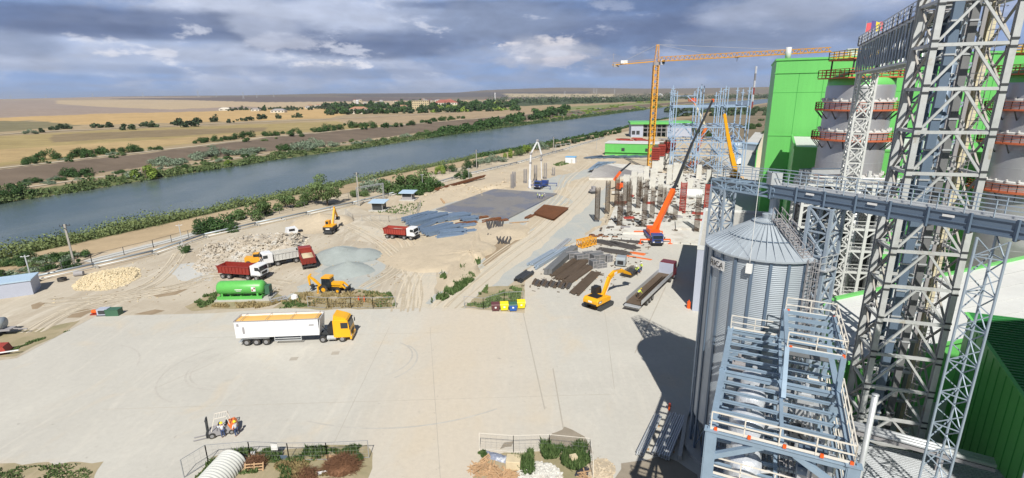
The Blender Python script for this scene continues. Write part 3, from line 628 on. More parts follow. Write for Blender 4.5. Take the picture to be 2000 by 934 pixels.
# far bank: embankment shrubs
FB = [(28, 332, 0, 0)]
def shrubs(lst, kind, label, group, name='shrub', cat='shrub', parts=False, hf=.8):
    for i, q in enumerate(lst):
        px_, py_, w_ = q[:3]; w_ = w_*1.22; p = gt(px_, py_); w = wpx(px_, py_, w_)
        tree(name, q[3] if len(q) > 3 else kind, p, w*.95, label, cat, group, i % 4, parts, w*hf)
shrubs([(68, 318, 34), (90, 312, 40), (60, 322, 24), (158, 306, 34), (185, 303, 44), (170, 308, 30), (232, 300, 28), (258, 297, 32), (304, 294, 24), (388, 280, 18), (400, 278, 24), (425, 276, 24), (445, 274, 24), (463, 272, 24), (485, 268, 28)], 'dark', 'dark green shrub on top of the far embankment, left row', 'shrubs along the top of the far embankment', parts=True)
shrubs([(548, 262, 16), (575, 262, 24), (520, 266, 22), (535, 266, 20), (620, 258, 28), (640, 256, 28), (660, 254, 26), (682, 250, 28), (705, 248, 26), (725, 250, 26), (778, 248, 20), (805, 245, 20), (830, 240, 18), (845, 238, 16), (862, 236, 16), (880, 234, 16), (900, 232, 16)], 'dark', 'dark green shrub on top of the far embankment, right row', 'shrubs along the top of the far embankment beyond the gap', parts=True)
shrubs([(330, 324, 46), (318, 320, 40), (350, 318, 34), (400, 308, 44), (430, 302, 40), (385, 312, 30), (485, 302, 46), (500, 296, 30), (596, 292, 50), (612, 284, 36), (640, 286, 34), (698, 282, 20)], 'silver', 'silver green willow shrub on the far bank beside the path', 'silver shrubs by the far path', hf=.7, parts=True)
shrubs([(155, 344, 44, 'dark'), (140, 344, 34, 'dark')], 'dark', 'low dark thicket alone on the brown embankment slope', 'thicket on the brown slope', parts=True)
shrubs([(65, 356, 26, 'dark')], 'dark', 'small faint dark bush on the brown slope at the far left', None, parts=True)
shrubs([(554, 294, 30, 'dark')], 'dark', 'single dark round tree on the far slope left of the silver shrubs', None, 'tree', 'tree', True, 1.0)
shrubs([(447, 324, 20, 'lime')], 'lime', 'yellow green willow tree standing in the far reeds', None, 'tree', 'tree', True, 1.2)
shrubs([(285, 348, 56, 'lime'), (262, 346, 30, 'silver')], 'lime', 'pale bush at the reed edge by the far path', 'pale bushes in the reeds', parts=True, hf=.8)
shrubs([(20, 384, 50), (40, 380, 44), (5, 376, 40)], 'dark', 'dark willow thicket at the water on the far left', 'willows at the far left waterline', parts=True)
shrubs([(120, 252, 22), (135, 252, 18), (210, 249, 22), (190, 250, 20), (250, 254, 26), (60, 262, 20, 'silver'), (78, 259, 18), (108, 254, 18), (285, 248, 22), (302, 249, 22), (355, 245, 30), (372, 248, 28), (385, 240, 22), (418, 238, 24), (450, 240, 16), (486, 236, 18), (510, 233, 22), (545, 232, 18), (580, 230, 20), (470, 236, 12), (335, 243, 10)], 'far', 'dark bush standing along the farm road between the fields', 'bushes along the farm road', hf=.9)
rq = random.Random(5); far_s = []
for i in range(90):
    px_ = rq.uniform(-10, 870); base = np.interp(px_, [0, 300, 600, 870], [372, 338, 300, 262]); top = np.interp(px_, [0, 300, 600, 870], [330, 296, 262, 238]); far_s.append((px_, base - (base-top)*rq.choice((rq.uniform(.02, .22), rq.uniform(.05, .35), rq.uniform(.9, 1.1))), rq.uniform(7, 20), rq.choice(('dark', 'silver', 'fargreen', 'bush'))))
for k_, (a_, b2, nm_) in enumerate(((-20, 290, 'left'), (290, 580, 'middle'), (580, 880, 'right'))): shrubs([q for q in far_s if a_ <= q[0] < b2][:30], 'far', 'small scrub bush on the far bank, %s third' % nm_, 'scrub of the far bank, %s third' % nm_, hf=.75)
# darker wooded stretch of the far bank on the right
lst = []
for i in range(90):
    px_ = random.uniform(862, 1110); base = np.interp(px_, [862, 930, 1000, 1110], [264, 256, 244, 226]); lst.append((px_, base-random.uniform(2, 14)*(1 if px_ > 930 else .6), random.uniform(14, 24)))
shrubs(lst, 'fargreen', 'dark tree in the wooded far bank,', 'dark trees in the wooded far bank', 'tree', 'tree', hf=.8)
lst = []
for i in range(60):
    px_ = random.uniform(1060, 1320); base = np.interp(px_, [1060, 1200, 1320], [234, 220, 207]); lst.append((px_, base-random.uniform(0, 14), random.uniform(8, 15), random.choice(('farlime', 'farsilver', 'farlime'))))
shrubs(lst, 'farlime', 'pale green bush on the sunny far bank,', 'pale bushes on the far bank', hf=.55)
# village and its trees
lst = []
for i in range(240):
    px_ = random.uniform(640, 1010); t_ = (px_-640)/370; lst.append((px_, random.uniform(208-t_*4, 226-t_*9), random.uniform(11, 23), random.choice(('far', 'fargreen', 'fargreen', 'farlime' if px_ > 800 else 'far'))))
shrubs(lst, 'far', 'leafy tree among the village houses,', 'trees of the village beyond the river', 'tree', 'tree', hf=.95)
lst = [(460+i*11+random.uniform(-4, 4), 217-i*.2+random.uniform(-2, 1), random.uniform(8, 14)) for i in range(24)] + [(516, 217, 16, 'poplar'), (450, 217, 10), (574, 216, 14)]
shrubs(lst, 'far', 'tree beside the low farm sheds at the edge of the wheat', 'trees around the farm sheds', 'tree', 'tree', hf=1.1)
# far belt of forest reads as one mass
rs = np.random.default_rng(5); Vs = []
for px_, p0, p1, n_, sz in ((0, 0, 0, 0, 0),):
    pass
cs = []
for i in range(420):
    px_ = random.uniform(960, 1760); py_ = np.interp(px_, [960, 1100, 1330, 1760], [199, 199, 193, 190]) + random.uniform(-7, 4)*(1 if px_ < 1330 else .35); p = gt(px_, py_); cs.append((p.x, p.y, p.z+4, wpx(px_, py_, random.uniform(8, 16))))
for i in range(60):
    px_ = random.uniform(1300, 1510); py_ = random.uniform(213, 228); p = gt(px_, py_); cs.append((p.x, p.y, p.z+1, wpx(px_, py_, 7)))
cs = np.array(cs); Vs.append(leaves(rs, cs[:, :3], np.stack([cs[:, 3]*.8, cs[:, 3]*.8, cs[:, 3]*.5], 1), 26000, 4.2))
o = bpy.data.objects.new('woodland', quads_mesh('woodland', np.concatenate(Vs), 'leaf_far')); COL.objects.link(o); tag(o, 'dark belt of far woodland across the river, behind the village and the crane', 'woodland', None, 'stuff')
shrubs([(1372, 262, 26), (1350, 258, 16), (1385, 268, 20), (1460, 252, 24), (1475, 248, 22), (1448, 250, 14), (1495, 262, 16), (1500, 246, 14), (1487, 236, 12), (1420, 226, 12), (1404, 226, 8)], 'dark', 'dark round bush on the brown waste ground behind the steel frame', 'bushes on the waste ground', hf=.8)
for i_ in range(17):
    px_ = -30 + i_*11.5 + random.uniform(-3, 3); py_ = 512 - (px_*.14) + random.uniform(-4, 4) + (26 if i_ % 3 == 0 else 10); p = gt(px_, py_)
    tree('bank_shrub', ('dark', 'bush', 'silver', 'dark')[i_ % 4], p, wpx(px_, py_, random.uniform(34, 54)), 'grey green shrub in the belt at the near waterline', 'shrub', 'shrubs of the near waterline', i_ % 4, True, wpx(px_, py_, 36))
# reeds and rough growth along the water
def strip(name, label, y0, y1, n, fx, spread, m, hh, size, zf=None):
    rs = np.random.default_rng(len(label)+n); k = n//26; yy = y0 + (y1-y0)*rs.random(k)**1.6; off = spread[0] + (spread[1]-spread[0])*rs.random(k)
    clump = .75 + .35*np.sin(yy*.31)*np.sin(yy*.083) + .5*rs.random(k); xx = fx(yy, off); zz = np.maximum(th(xx, yy), -3.05)
    hs_ = hh*clump*.55; rad = np.stack([hs_*(.8+.9*rs.random(k)), hs_*(.8+1.2*rs.random(k)), hs_*(.7+.5*rs.random(k))], 1); cen = np.stack([xx, yy, zz+hs_*.55], 1)
    V = leaves(rs, cen, rad, n, size, .3)
    o = bpy.data.objects.new(name, quads_mesh(name, V, m)); COL.objects.link(o); return tag(o, label, 'reeds', None, 'stuff')
strip('reeds', 'band of green reeds along the far waterline', 90, 1300, 46000, lambda y, o: xf(y)+1.5-o*(1+y/900)*(.75+.35*np.sin(y*.06)+.15*np.sin(y*.23)), (0, 11), 'leaf_reed', 2.3, .5)
strip('reeds', 'grey green reeds and bushes along the near waterline, left end', 60, 150, 30000, lambda y, o: xn(y)-2+o, (0, 13), 'leaf_reed', 4.6, .24)
strip('reeds', 'green reeds along the near waterline', 120, 330, 34000, lambda y, o: xn(y)-1+o, (0, 9), 'leaf_reed', 3.2, .28)
strip('reeds', 'green growth along the near waterline towards the bend', 300, 1500, 26000, lambda y, o: xn(y)+o, (0, 9), 'leaf_dark', 2.8, .55)
strip('reeds', 'dark growth at the far waterline, right of the wooded stretch', 480, 1300, 16000, lambda y, o: xf(y)+1-o*1.3, (0, 12), 'leaf_dark', 3.6, .6)
# grass and weeds in the yard's islands: uncountable
def weeds(label, polys, n, m, hh=.5, size=.12, name='weeds'):
    rs = np.random.default_rng(n+len(label)); out = []
    for poly, k in polys:
        P = gp(poly); xs = [p.x for p in P]; ys_ = [p.y for p in P]; pts = []
        while len(pts) < int(n*k):
            x_ = rs.uniform(min(xs), max(xs), 400); y_ = rs.uniform(min(ys_), max(ys_), 400)
            ok = inpoly(x_, y_, [(p.x, p.y) for p in P]) & (np.sin(x_*1.3+y_*.7)*np.sin(y_*1.1-x_*.4) + .5*np.sin(x_*3.1)*np.sin(y_*2.7) > -.25); pts += list(zip(x_[ok], y_[ok]))
        pts = np.array(pts[:int(n*k)]); q = len(pts); cl = .55+.45*np.sin(pts[:, 0]*1.7)*np.sin(pts[:, 1]*1.9)
        h = hh*(.3+.9*rs.random(q))*(.5+cl); a = rs.random(q)*6.28; w = size*(.5+rs.random(q)); ln = rs.normal(size=(q, 2))*.22*hh
        z1 = h*rs.random(q)*.5+.02; cc, ss = np.cos(a)*w, np.sin(a)*w
        A = np.stack([pts[:, 0]-cc, pts[:, 1]-ss, z1], 1); B = np.stack([pts[:, 0]+ln[:, 0]*.3, pts[:, 1]+ln[:, 1]*.3, z1*.2], 1); Cc = np.stack([pts[:, 0]+cc, pts[:, 1]+ss, z1+.03], 1); D = np.stack([pts[:, 0]+ln[:, 0], pts[:, 1]+ln[:, 1], z1+h*.6], 1)
        out.append(np.stack([A, B, Cc, D], 1).reshape(-1, 3))
    o = bpy.data.objects.new(name, quads_mesh(name, np.concatenate(out), m)); COL.objects.link(o); return tag(o, label, 'weeds', None, 'stuff')
weeds('rough green weeds at the left end of the green tank', [([(368, 600), (400, 578), (425, 572), (420, 590), (395, 602)], 1), ([(640, 586), (600, 600), (545, 604), (560, 592)], .5)], 1100, 'leaf_green', .4)
weeds('dry grass round the backhoe and behind the mesh fence', [([(545, 590), (600, 572), (740, 572), (772, 585), (765, 600), (640, 604)], 1), ([(400, 600), (480, 592), (560, 592), (500, 603)], .4)], 4200, 'leaf_dry', .45)
weeds('green weeds between the dry grass by the mesh fence', [([(700, 570), (765, 574), (774, 598), (740, 602), (720, 585)], .8), ([(540, 596), (585, 580), (595, 598)], .4)], 1300, 'leaf_green', .45)
weeds('lush green weeds on the bank left of the haul road', [([(842, 592), (872, 566), (900, 546), (925, 538), (930, 545), (900, 568), (866, 588)], 1), ([(858, 548), (866, 530), (872, 545)], .12), ([(890, 528), (922, 518), (932, 500), (938, 515), (905, 535)], .35)], 2000, 'leaf_green', .8, .15)
weeds('green weeds behind the recycling bins', [([(912, 598), (930, 590), (950, 585), (1000, 562), (1018, 566), (1015, 590), (975, 592), (950, 603)], 1), ([(935, 576), (952, 564), (952, 578)], .2)], 2200, 'leaf_green', .6)
weeds('patchy weeds on the verge at the left edge of the yard', [([(20, 690), (60, 672), (140, 645), (60, 668), (0, 690)], .5), ([(-80, 915), (0, 914), (190, 905), (160, 960), (-80, 980)], 1)], 2600, 'leaf_green', .25, .07)
weeds('green weeds behind the mesh fence and round the brush piles', [([(380, 934), (420, 895), (470, 880), (640, 874), (640, 905), (520, 905), (500, 925)], 1), ([(640, 880), (718, 872), (722, 895), (690, 905)], .5), ([(530, 934), (545, 912), (570, 920), (570, 960), (530, 960)], .3)], 4200, 'leaf_green', .42, .075)
weeds('dry straw between the brush piles', [([(540, 905), (640, 890), (640, 930), (560, 940), (530, 920)], 1)], 1500, 'leaf_dry', .35, .10)
weeds('tall green weeds inside the fenced island beside the damp concrete', [([(1000, 900), (1015, 885), (1040, 884), (1043, 930), (1020, 930), (1010, 910)], .4), ([(1055, 875), (1100, 866), (1150, 878), (1152, 905), (1135, 920), (1095, 918), (1060, 895)], 1)], 5200, 'leaf_green', .75, .075)
weeds('small round tuft of weeds at the corner of the fenced island', [([(934, 886), (948, 880), (950, 893), (938, 895)], 1)], 350, 'leaf_green', .4)
weeds('low scrub on the dry ground by the guard shelters and the white hut', [([(1080, 322), (1105, 314), (1112, 320), (1090, 326)], .5), ([(720, 415), (780, 400), (830, 395), (810, 420)], .3)], 1200, 'leaf_green', .5, .25)
# ------------------------------------------------------------------ village houses
def house(loc, w, d, h, rz, wall, roof, label, rows=1, hip=True, name='house', cat='house', rh=None, nw=5):
    t_ = thing(name, label, cat, loc, rz); b = MB(); b.box(0, 0, -1, w, d, h+1); b.build('wall', wall, t_)
    rh = rh if rh is not None else d*.25; r = MB(); o_ = .5
    if rh < .3: r.box(0, 0, h, w+1, d+1, .5)
    else:
        k = d/2 if hip else 0; x0, y0 = w/2+o_, d/2+o_
        r.add([(-x0, -y0, h), (x0, -y0, h), (x0, y0, h), (-x0, y0, h), (-x0+k, 0, h+rh), (x0-k, 0, h+rh)], [(0, 1, 5, 4), (1, 2, 5), (2, 3, 4, 5), (3, 0, 4), (3, 2, 1, 0)])
    r.build('roof', roof, t_)
    for j in range(rows):
        for i in range(nw):
            x = (-.5+(i+.5)/nw)*w; z = h*(j+.3)/rows; q = MB(); q.box(x, -d/2, z, w/nw*.45, .12, h/rows*.45); q.build('window', 'window_dark', t_)
    return t_
def hs(px_, py_, w_, h_, wall, roof, label, rows=1, rz=0, **k):
    p = gt(px_, py_); m = wpx(px_, py_, 1); return house(p, w_*m, k.pop('d', w_*m*.5), h_*m, rz, wall, roof, label, rows, **k)
hs(702, 222, 34, 9, 'house_wall', 'tile_orange', 'long white two storey house with pale orange hipped roof beyond the river', 2, nw=8)
hs(656, 221, 17, 6, 'house_wall', 'tile_red', 'small house with a bright red roof left of the long white house', 1, nw=3)
hs(786, 214, 20, 6, 'house_wall', 'tile_orange', 'house with orange roof between trees left of the yellow block', 1, nw=3)
hs(823, 212, 33, 15, 'house_cream', 'slate', 'yellow four storey apartment block in the village', 4, rh=.1, nw=8, name='apartment_block', cat='building')
hs(871, 209, 46, 8, 'house_wall', 'tile_red', 'long white building with a red roof right of the yellow block', 2, nw=9)
hs(986, 207, 11, 5, 'house_wall', 'slate', 'lone white house standing in the dark trees right of the village', 1, nw=2)
hs(1178, 199, 9, 6, 'house_wall', 'slate', 'tiny white tower house in the far woodland', 1, nw=2)
hs(545, 220, 27, 4, 'house_wall', 'slate', 'long white farm shed with grey roof, nearest the wheat field', 1, nw=4, name='farm_shed', cat='shed')
hs(500, 217, 16, 3, 'house_wall', 'slate', 'small white farm shed left of the long one', 1, nw=2, name='farm_shed', cat='shed')
hs(440, 216, 20, 3, 'house_wall', 'house_wall', 'low white farm shed at the left end of the row', 1, nw=2, name='farm_shed', cat='shed')
hs(1288, 187, 12, 2.5, 'white', 'white', 'white farm building alone on the far slope behind the crane mast', 1, nw=2, name='farm_building', cat='building')
for i in range(56):
    px_ = random.uniform(600, 1000); py_ = random.choice((random.uniform(195, 203), random.uniform(205, 212))) if px_ > 760 else random.uniform(206, 213); w_ = random.uniform(5, 11)
    if py_ > 205 and 690 < px_ < 900: py_ -= 8
    hs(px_, py_, w_, random.uniform(2.2, 4), random.choice(('house_wall', 'house_cream', 'dirty_white', 'house_wall')), random.choice(('tile_orange', 'slate', 'tile_red', 'slate')), 'small far village house', 1, random.uniform(-.4, .4), nw=2)['group'] = 'small houses of the far village'
for px_, py_, w_, h_, lb in ((699, 210, 6, 14, 'white water tower standing behind the long white house'), (967, 197, 2, 15, 'slim white chimney above the village')):
    p = gt(px_, py_); m_ = wpx(px_, py_, 1); b = MB(); b.lathe([(w_*m_*.38, -1), (w_*m_*.36, h_*m_*.75), (w_*m_*.5, h_*m_*.78), (w_*m_*.5, h_*m_), (0, h_*m_*1.02)], 16); o = b.build('water_tower' if w_ > 3 else 'chimney_stack', 'white'); o.location = p; tag(o, lb, 'water tower' if w_ > 3 else 'chimney')
# electricity pylons on the far hills
def pylon():
    b = MB(); H = 38
    for sx in (-1, 1):
        for sy in (-1, 1): b.beam((sx*4, sy*4, 0), (sx*.8, sy*.8, H*.72), .5); b.beam((sx*.8, sy*.8, H*.72), (0, 0, H), .4)
    for k in range(5):
        z = H*.72*k/5; s_ = 4-3.2*k/5; z2 = H*.72*(k+1)/5; s2_ = 4-3.2*(k+1)/5
        for sy in (-1, 1): b.beam((-s_, sy*s_, z), (s2_, sy*s2_, z2), .3); b.beam((s_, sy*s_, z), (-s2_, sy*s2_, z2), .3)
    for z, w_ in ((.66, 9), (.8, 7), (.92, 5)): b.beam((-w_, 0, H*z), (w_, 0, H*z), .5, .7)
    return b.mesh('pylon', 'galv')
pm = pylon()
for i, (px_, py_) in enumerate(((22, 195), (91, 194), (182, 191), (280, 190), (388, 190), (423, 190), (476, 193), (502, 191), (535, 190), (1103, 187), (1160, 182), (1165, 183), (1200, 183), (1417, 178))):
    p = gt(px_, py_); o = bpy.data.objects.new('electricity_pylon', pm); COL.objects.link(o); o.location = p; s_ = wpx(px_, py_, 9 if px_ not in (388, 476) else 13)/38; s_ = min(s_, 2.0); o.scale = (s_,)*3; tag(o, 'tiny lattice electricity pylon on the far horizon', 'pylon', 'pylons on the horizon')
# ------------------------------------------------------------------ pipeline, fence, poles
PLN = [g(x, y) for x, y in ((70, 548), (185, 523), (300, 497), (400, 464), (500, 441), (600, 420), (690, 400), (760, 383), (830, 366), (900, 346), (1010, 320), (1100, 294), (1180, 270))]
t_ = thing('pipeline', 'long grey insulated pipeline on low supports along the river side of the site', 'pipeline', PLN[0]); O = PLN[0]
b = MB(); b.path([p-O+Vector((0, 0, .85)) for p in PLN], .22, 8); b.build('pipe', 'pipe', t_, True)
b = MB(); b.path([p-O+Vector((.9, -.5, .45)) for p in PLN], .13, 6); b.build('pipe', 'white_steel', t_, True)
b = MB()
for p, q in zip(PLN, PLN[1:]):
    n = int((q-p).length/6)
    for i in range(n): c = p.lerp(q, i/n)-O; b.box(c.x+.4, c.y-.2, 0, 1.9, .25, .6, -.5)
b.build('pipe_support', 'concrete', t_)
b = MB(); b.tube((0, 0, .85), (-.5, -.2, .85), .42, 10); b.build('end_flange', 'rail_white', t_)
for p_, q_ in (((78, 568), (110, 545)),):
    pass
def fenceline(name, label, cat, pts, h, step, m, mesh=True, group=None, r=.035, rails=(1.0,), mesh_m=None):
    t_ = thing(name, label, cat, pts[0], 0, group); O = Vector(pts[0])
    fr = MB(); ms = MB(); k = 0
    for p, q in zip(pts, pts[1:]):
        p = Vector(p)-O; q = Vector(q)-O; n = max(1, round((q-p).length/step))
        for i in range(n+1):
            c = p.lerp(q, i/n)
            if k < 90: b = MB(); b.beam(c, c+Vector((0, 0, h)), r*2); b.build('post', m, t_); k += 1
        for z in rails: fr.beam(p+Vector((0, 0, h*z)), q+Vector((0, 0, h*z)), r*1.3)
        if mesh:
            L = (q-p).length; nn = int(L/.5)
            for i in range(nn): c = p.lerp(q, i/nn); ms.beam(c+Vector((0, 0, .1)), c+Vector((0, 0, h*.97)), .008)
            for z in np.arange(.15, h, .4): ms.beam(p+Vector((0, 0, z)), q+Vector((0, 0, z)), .008)
    fr.build('rail', m, t_)
    if mesh: ms.build('wire_mesh', mesh_m or m, t_)
    return t_
dm('fence_dark', (.11, .115, .12), .6); dm('mesh_grey', (.42, .43, .44), .5, .4)
fenceline('wire_fence', 'long dark wire fence between the pipeline and the dry river bank', 'fence', [g(x, y) for x, y in ((60, 543), (180, 514), (300, 484), (400, 456), (520, 425), (640, 396), (700, 383), (760, 371), (850, 346), (960, 322), (1090, 288))], 1.9, 5.0, 'fence_dark', False, None, .05, (.98, .35))
fenceline('wire_fence', 'low wire mesh fence round the guard shelters', 'fence', [g(x, y) for x, y in ((675, 420), (690, 432), (760, 434), (815, 420), (822, 402))], 1.8, 2.6, 'mesh_grey', True, None, .04)
fenceline('mesh_fence', 'grey temporary mesh fence in front of the backhoe', 'fence', [g(x, y) for x, y in ((602, 600), (642, 603), (686, 602), (729, 603), (773, 601))], 1.9, 40, 'mesh_grey', True, None, .045, (1.0, .05))
fenceline('mesh_fence', 'grey temporary mesh fence behind the recycling bins', 'fence', [g(x, y) for x, y in ((907, 600), (944, 604))] + [g(985, 592), g(1022, 590)], 1.9, 40, 'mesh_grey', True, None, .045, (1.0, .05))
fenceline('mesh_fence', 'bent grey mesh fence along the yard behind the brush piles', 'fence', [g(x, y) for x, y in ((360, 934), (407, 904), (490, 897), (565, 900), (640, 899), (721, 895))], 1.95, 40, 'mesh_grey', True, None, .035, (1.0, .05))
fenceline('mesh_fence', 'pale mesh fence standing before the damp concrete patch', 'fence', [g(x, y) for x, y in ((937, 879), (1003, 884), (1073, 882), (1152, 890), (1158, 935))], 1.9, 40, 'rail_white', True, None, .03, (1.0, .05), 'mesh_grey')
def panel(px0, px1, m, label, z=.7, w=1.2, h=.9):
    p = g(px0, px1); b = MB(); b.box(0, 0, 0, w, .03, h); o = b.build('sign_board', m); o.location = (p.x, p.y, z); o.rotation_euler = (R_(0), 0, 0); tag(o, label, 'sign board'); return o
panel(539, 895, 'sign_white', 'blank white board tied to the bent mesh fence', .9, .62, .85)
panel(555, 899, 'bluegrey', 'dark grey board leaning by the bent mesh fence', .1, .7, .45)
def pole(name, label, p, h, kind, group=None):
    t_ = thing(name, label, 'utility pole' if kind != 'lamp' else 'lamp post', p, R_(25), group)
    b = MB(); b.beam((0, 0, -.2), (0, 0, h), .32 if kind == 'conc' else .16); b.build('shaft', 'polewood' if kind == 'conc' else 'galv', t_)
    b = MB()
    if kind == 'conc':
        b.beam((-.9, 0, h-.35), (.9, 0, h-.35), .12); b.beam((0, -.7, h-.8), (0, .7, h-.8), .12)
        for x in (-.8, .8, -.3, .3): b.tube((x, 0, h-.3), (x, 0, h), .06, 6)
        b.build('crossarm', 'dark_steel', t_)
    else:
        b.beam((-.5, 0, h-.3), (.5, 0, h-.3), .07); b.box(-.5, 0, h-.3, .3, .2, .1); b.box(.5, 0, h-.3, .3, .2, .1); b.build('lamp_head', 'white', t_)
def polpx(px, pyb, pyt): p = g(px, pyb); q = zy(px, pyt, p.y); return p, q.z
for px_, a_, t__, k_, lb in ((145, 515, 438, 'conc', 'thick concrete utility pole on the river bank at the left, crossed arms on top'), (702, 403, 337, 'conc', 'concrete utility pole beside the cable portal in the middle of the bank'), (931, 331, 293, 'conc', 'utility pole on the bank between willows and the lamp post'), (1081, 298, 268, 'conc', 'slim utility pole at the far cable portal'),
                             (64, 556, 498, 'lamp', 'white lamp post behind the grey shed'), (357, 480, 438, 'lamp', 'short lamp post in the riverside fence right of the thick pole'), (826, 372, 340, 'lamp', 'lamp post behind the right guard shelter'), (1165, 292, 270, 'lamp', 'lamp post near the pale green building'), (916, 350, 328, 'lamp', 'thin lamp post by the pipeline in mid distance')):
    p, h = polpx(px_, a_, t__); pole('utility_pole' if k_ == 'conc' else 'lamp_post', lb, p, h, k_)
for (a, b_, top, lb) in (((700, 402), (750, 392), 366, 'grey steel cable portal over the pipeline beside the concrete pole'), ((1085, 300), (1113, 296), 283, 'small grey cable portal by the white hut')):
    p = g(*a); q = g(*b_); h = zy(a[0], top, p.y).z; t_ = thing('cable_portal', lb, 'steel portal', p); d = q-p
    for c in (Vector((0, 0, 0)), d):
        b = MB(); b.truss(c+Vector((-.2, -.2, 0)), c+Vector((-.2, -.2, h)), (.4, 0, 0), (0, .4, 0), 6, .08, .04); b.build('leg', 'galv', t_)
    b = MB(); b.truss(Vector((0, -.2, h-.4)), d+Vector((0, -.2, h-.4)), (0, .4, 0), (0, 0, .4), 8, .08, .04); b.build('beam', 'galv', t_)
for px_, py_, w_, lb in ((741, 411, 3.9, 'guard shelter with pale blue flat roof, nearer of the two, inside the wire mesh'), (798, 391, 3.9, 'guard shelter with pale blue flat roof behind the steel stacks, farther of the two')):
    p = g(px_, py_); t_ = thing('guard_shelter', lb, 'shelter', p, R_(-8))
    b = MB(); b.box(0, 0, 0, 5.2, 4.2, .4); b.build('base', 'concrete', t_)
    b = MB(); b.box(0, 0, .4, 3.2, 3, .9); b.build('wall', 'slate' if px_ > 770 else 'dark_steel', t_)
    b = MB(); b.box(0, 0, 1.3, 3.1, 2.9, 1.2); b.build('window', 'glass', t_)
    b = MB()
    for x in (-1.6, 1.6):
        for y in (-1.5, 1.5): b.beam((x, y, .4), (x, y, 2.6), .12)
    b.build('frame', 'galv', t_)
    b = MB(); b.add([(-2.6, -2.2, 2.55), (2.6, -2.2, 2.55), (2.6, 2.2, 2.95), (-2.6, 2.2, 2.95), (-2.6, -2.2, 2.7), (2.6, -2.2, 2.7), (2.6, 2.2, 3.1), (-2.6, 2.2, 3.1)], [(0, 3, 2, 1), (4, 5, 6, 7), (0, 1, 5, 4), (1, 2, 6, 5), (2, 3, 7, 6), (3, 0, 4, 7)]); b.build('roof', 'blue_roof', t_)
# little buildings of the site
p = g(1115, 318); t_ = thing('site_hut', 'small white hut with a bright blue roof at the far end of the dig', 'hut', p, R_(-18)); b = MB(); b.box(0, 0, 0, 5, 4, 2.9); b.build('wall', 'white', t_); b = MB(); b.box(0, 0, 2.9, 5.3, 4.3, .25); dm('roof_blue', (.16, .42, .72), .5); b.build('roof', 'roof_blue', t_); b = MB(); b.box(.8, -2.03, .1, .9, .08, 2); b.build('door', 'dirty_white', t_)
p = g(18, 582); t_ = thing('storage_shed', 'low grey metal shed cut by the left edge, beside the pipeline end', 'shed', p, R_(28)); b = MB(); b.box(-2.2, 2.2, 0, 11, 4.4, 2.6); b.build('wall', 'cladding', t_); b = MB(); b.box(-2.2, 2.2, 2.6, 11.3, 4.7, .22); b.build('roof', 'blue_roof', t_); b = MB(); b.box(-3, -.03, .1, 1, .08, 2); b.build('door', 'dirty_white', t_)
# ------------------------------------------------------------------ heaps
def heap(name, label, cat, poly, h, m, seed, rocks=0, rock=.3, peaks=None, rockm=None, rough=.12):
    P = gp(poly); cx_ = sum(p.x for p in P)/len(P); cy_ = sum(p.y for p in P)/len(P); rnd = random.Random(seed)
    n = 44; rings = 12; vs = [];
    ang_ = sorted((math.atan2(p.y-cy_, p.x-cx_), math.hypot(p.x-cx_, p.y-cy_)) for p in P); aa = [a for a, r in ang_]; rr = [r for a, r in ang_]
    aa = [aa[-1]-2*math.pi]+aa+[aa[0]+2*math.pi]; rr = [rr[-1]]+rr+[rr[0]]
    pk = peaks or [(0, 0, 1, 1)]; R0 = sum(rr)/len(rr)
    def hh(x, y, f):
        v = max(k*max(0, 1-math.hypot(x-a*R0, y-b*R0)/(s*R0)) for a, b, k, s in pk)
        v = min(v, (1-f)*3.2) if f > .7 else v
        return max(0, h*v*(1+rnd.uniform(-rough, rough)) if f < .97 else 0)
    for j in range(rings+1):
        f = j/rings
        for i in range(n):
            a = -math.pi+2*math.pi*i/n; r = np.interp(a, aa, rr)*f*(1+rnd.uniform(-.03, .03)); x, y = r*math.cos(a), r*math.sin(a); vs.append((x, y, hh(x, y, f)))
    b = MB(); b.add(vs, [(j*n+i, j*n+(i+1) % n, (j+1)*n+(i+1) % n, (j+1)*n+i) for j in range(rings) for i in range(n)])
    t_ = None
    if rocks:
        t_ = thing(name, label, cat, (cx_, cy_, .015)); b.build('heap', m, t_, True); rb = MB()
        for _ in range(rocks):
            a = rnd.uniform(-math.pi, math.pi); f = rnd.random()**.5*1.03; r = np.interp(a, aa, rr)*f; x, y = r*math.cos(a), r*math.sin(a); z = hh(x, y, min(f, .9)) if f < .93 else 0; s_ = rock*rnd.uniform(.35, 1.5)
            e = Euler((rnd.uniform(-.6, .6), rnd.uniform(-.6, .6), rnd.uniform(0, 6.28))).to_matrix(); q = [e @ Vector((sx*s_*rnd.uniform(.6, 1.1), sy*s_*rnd.uniform(.5, .9), sz*s_*rnd.uniform(.25, .6))) + Vector((x, y, z)) for sz in (-1, 1) for sx, sy in ((-1, -1), (1, -1), (1, 1), (-1, 1))]
            rb.add([tuple(v) for v in q], [(0, 3, 2, 1), (4, 5, 6, 7), (0, 1, 5, 4), (1, 2, 6, 5), (2, 3, 7, 6), (3, 0, 4, 7)])
        o = rb.build('rocks', rockm or m, t_); o['kind'] = 'stuff'; return t_
    o = b.build(name, m, None, True); o.location = (cx_, cy_, .015); return tag(o, label, cat)
heap('stone_heap', 'flat pale yellow heap of limestone blocks beside the pipeline', 'stone heap', [(152, 552), (170, 540), (205, 528), (245, 523), (270, 534), (258, 550), (215, 566), (175, 568)], 1.2, 'limestone', 1, 1900, .16, [(0, 0, 1, 1.1), (-.4, .1, .7, .8), (.4, .1, .7, .8)])
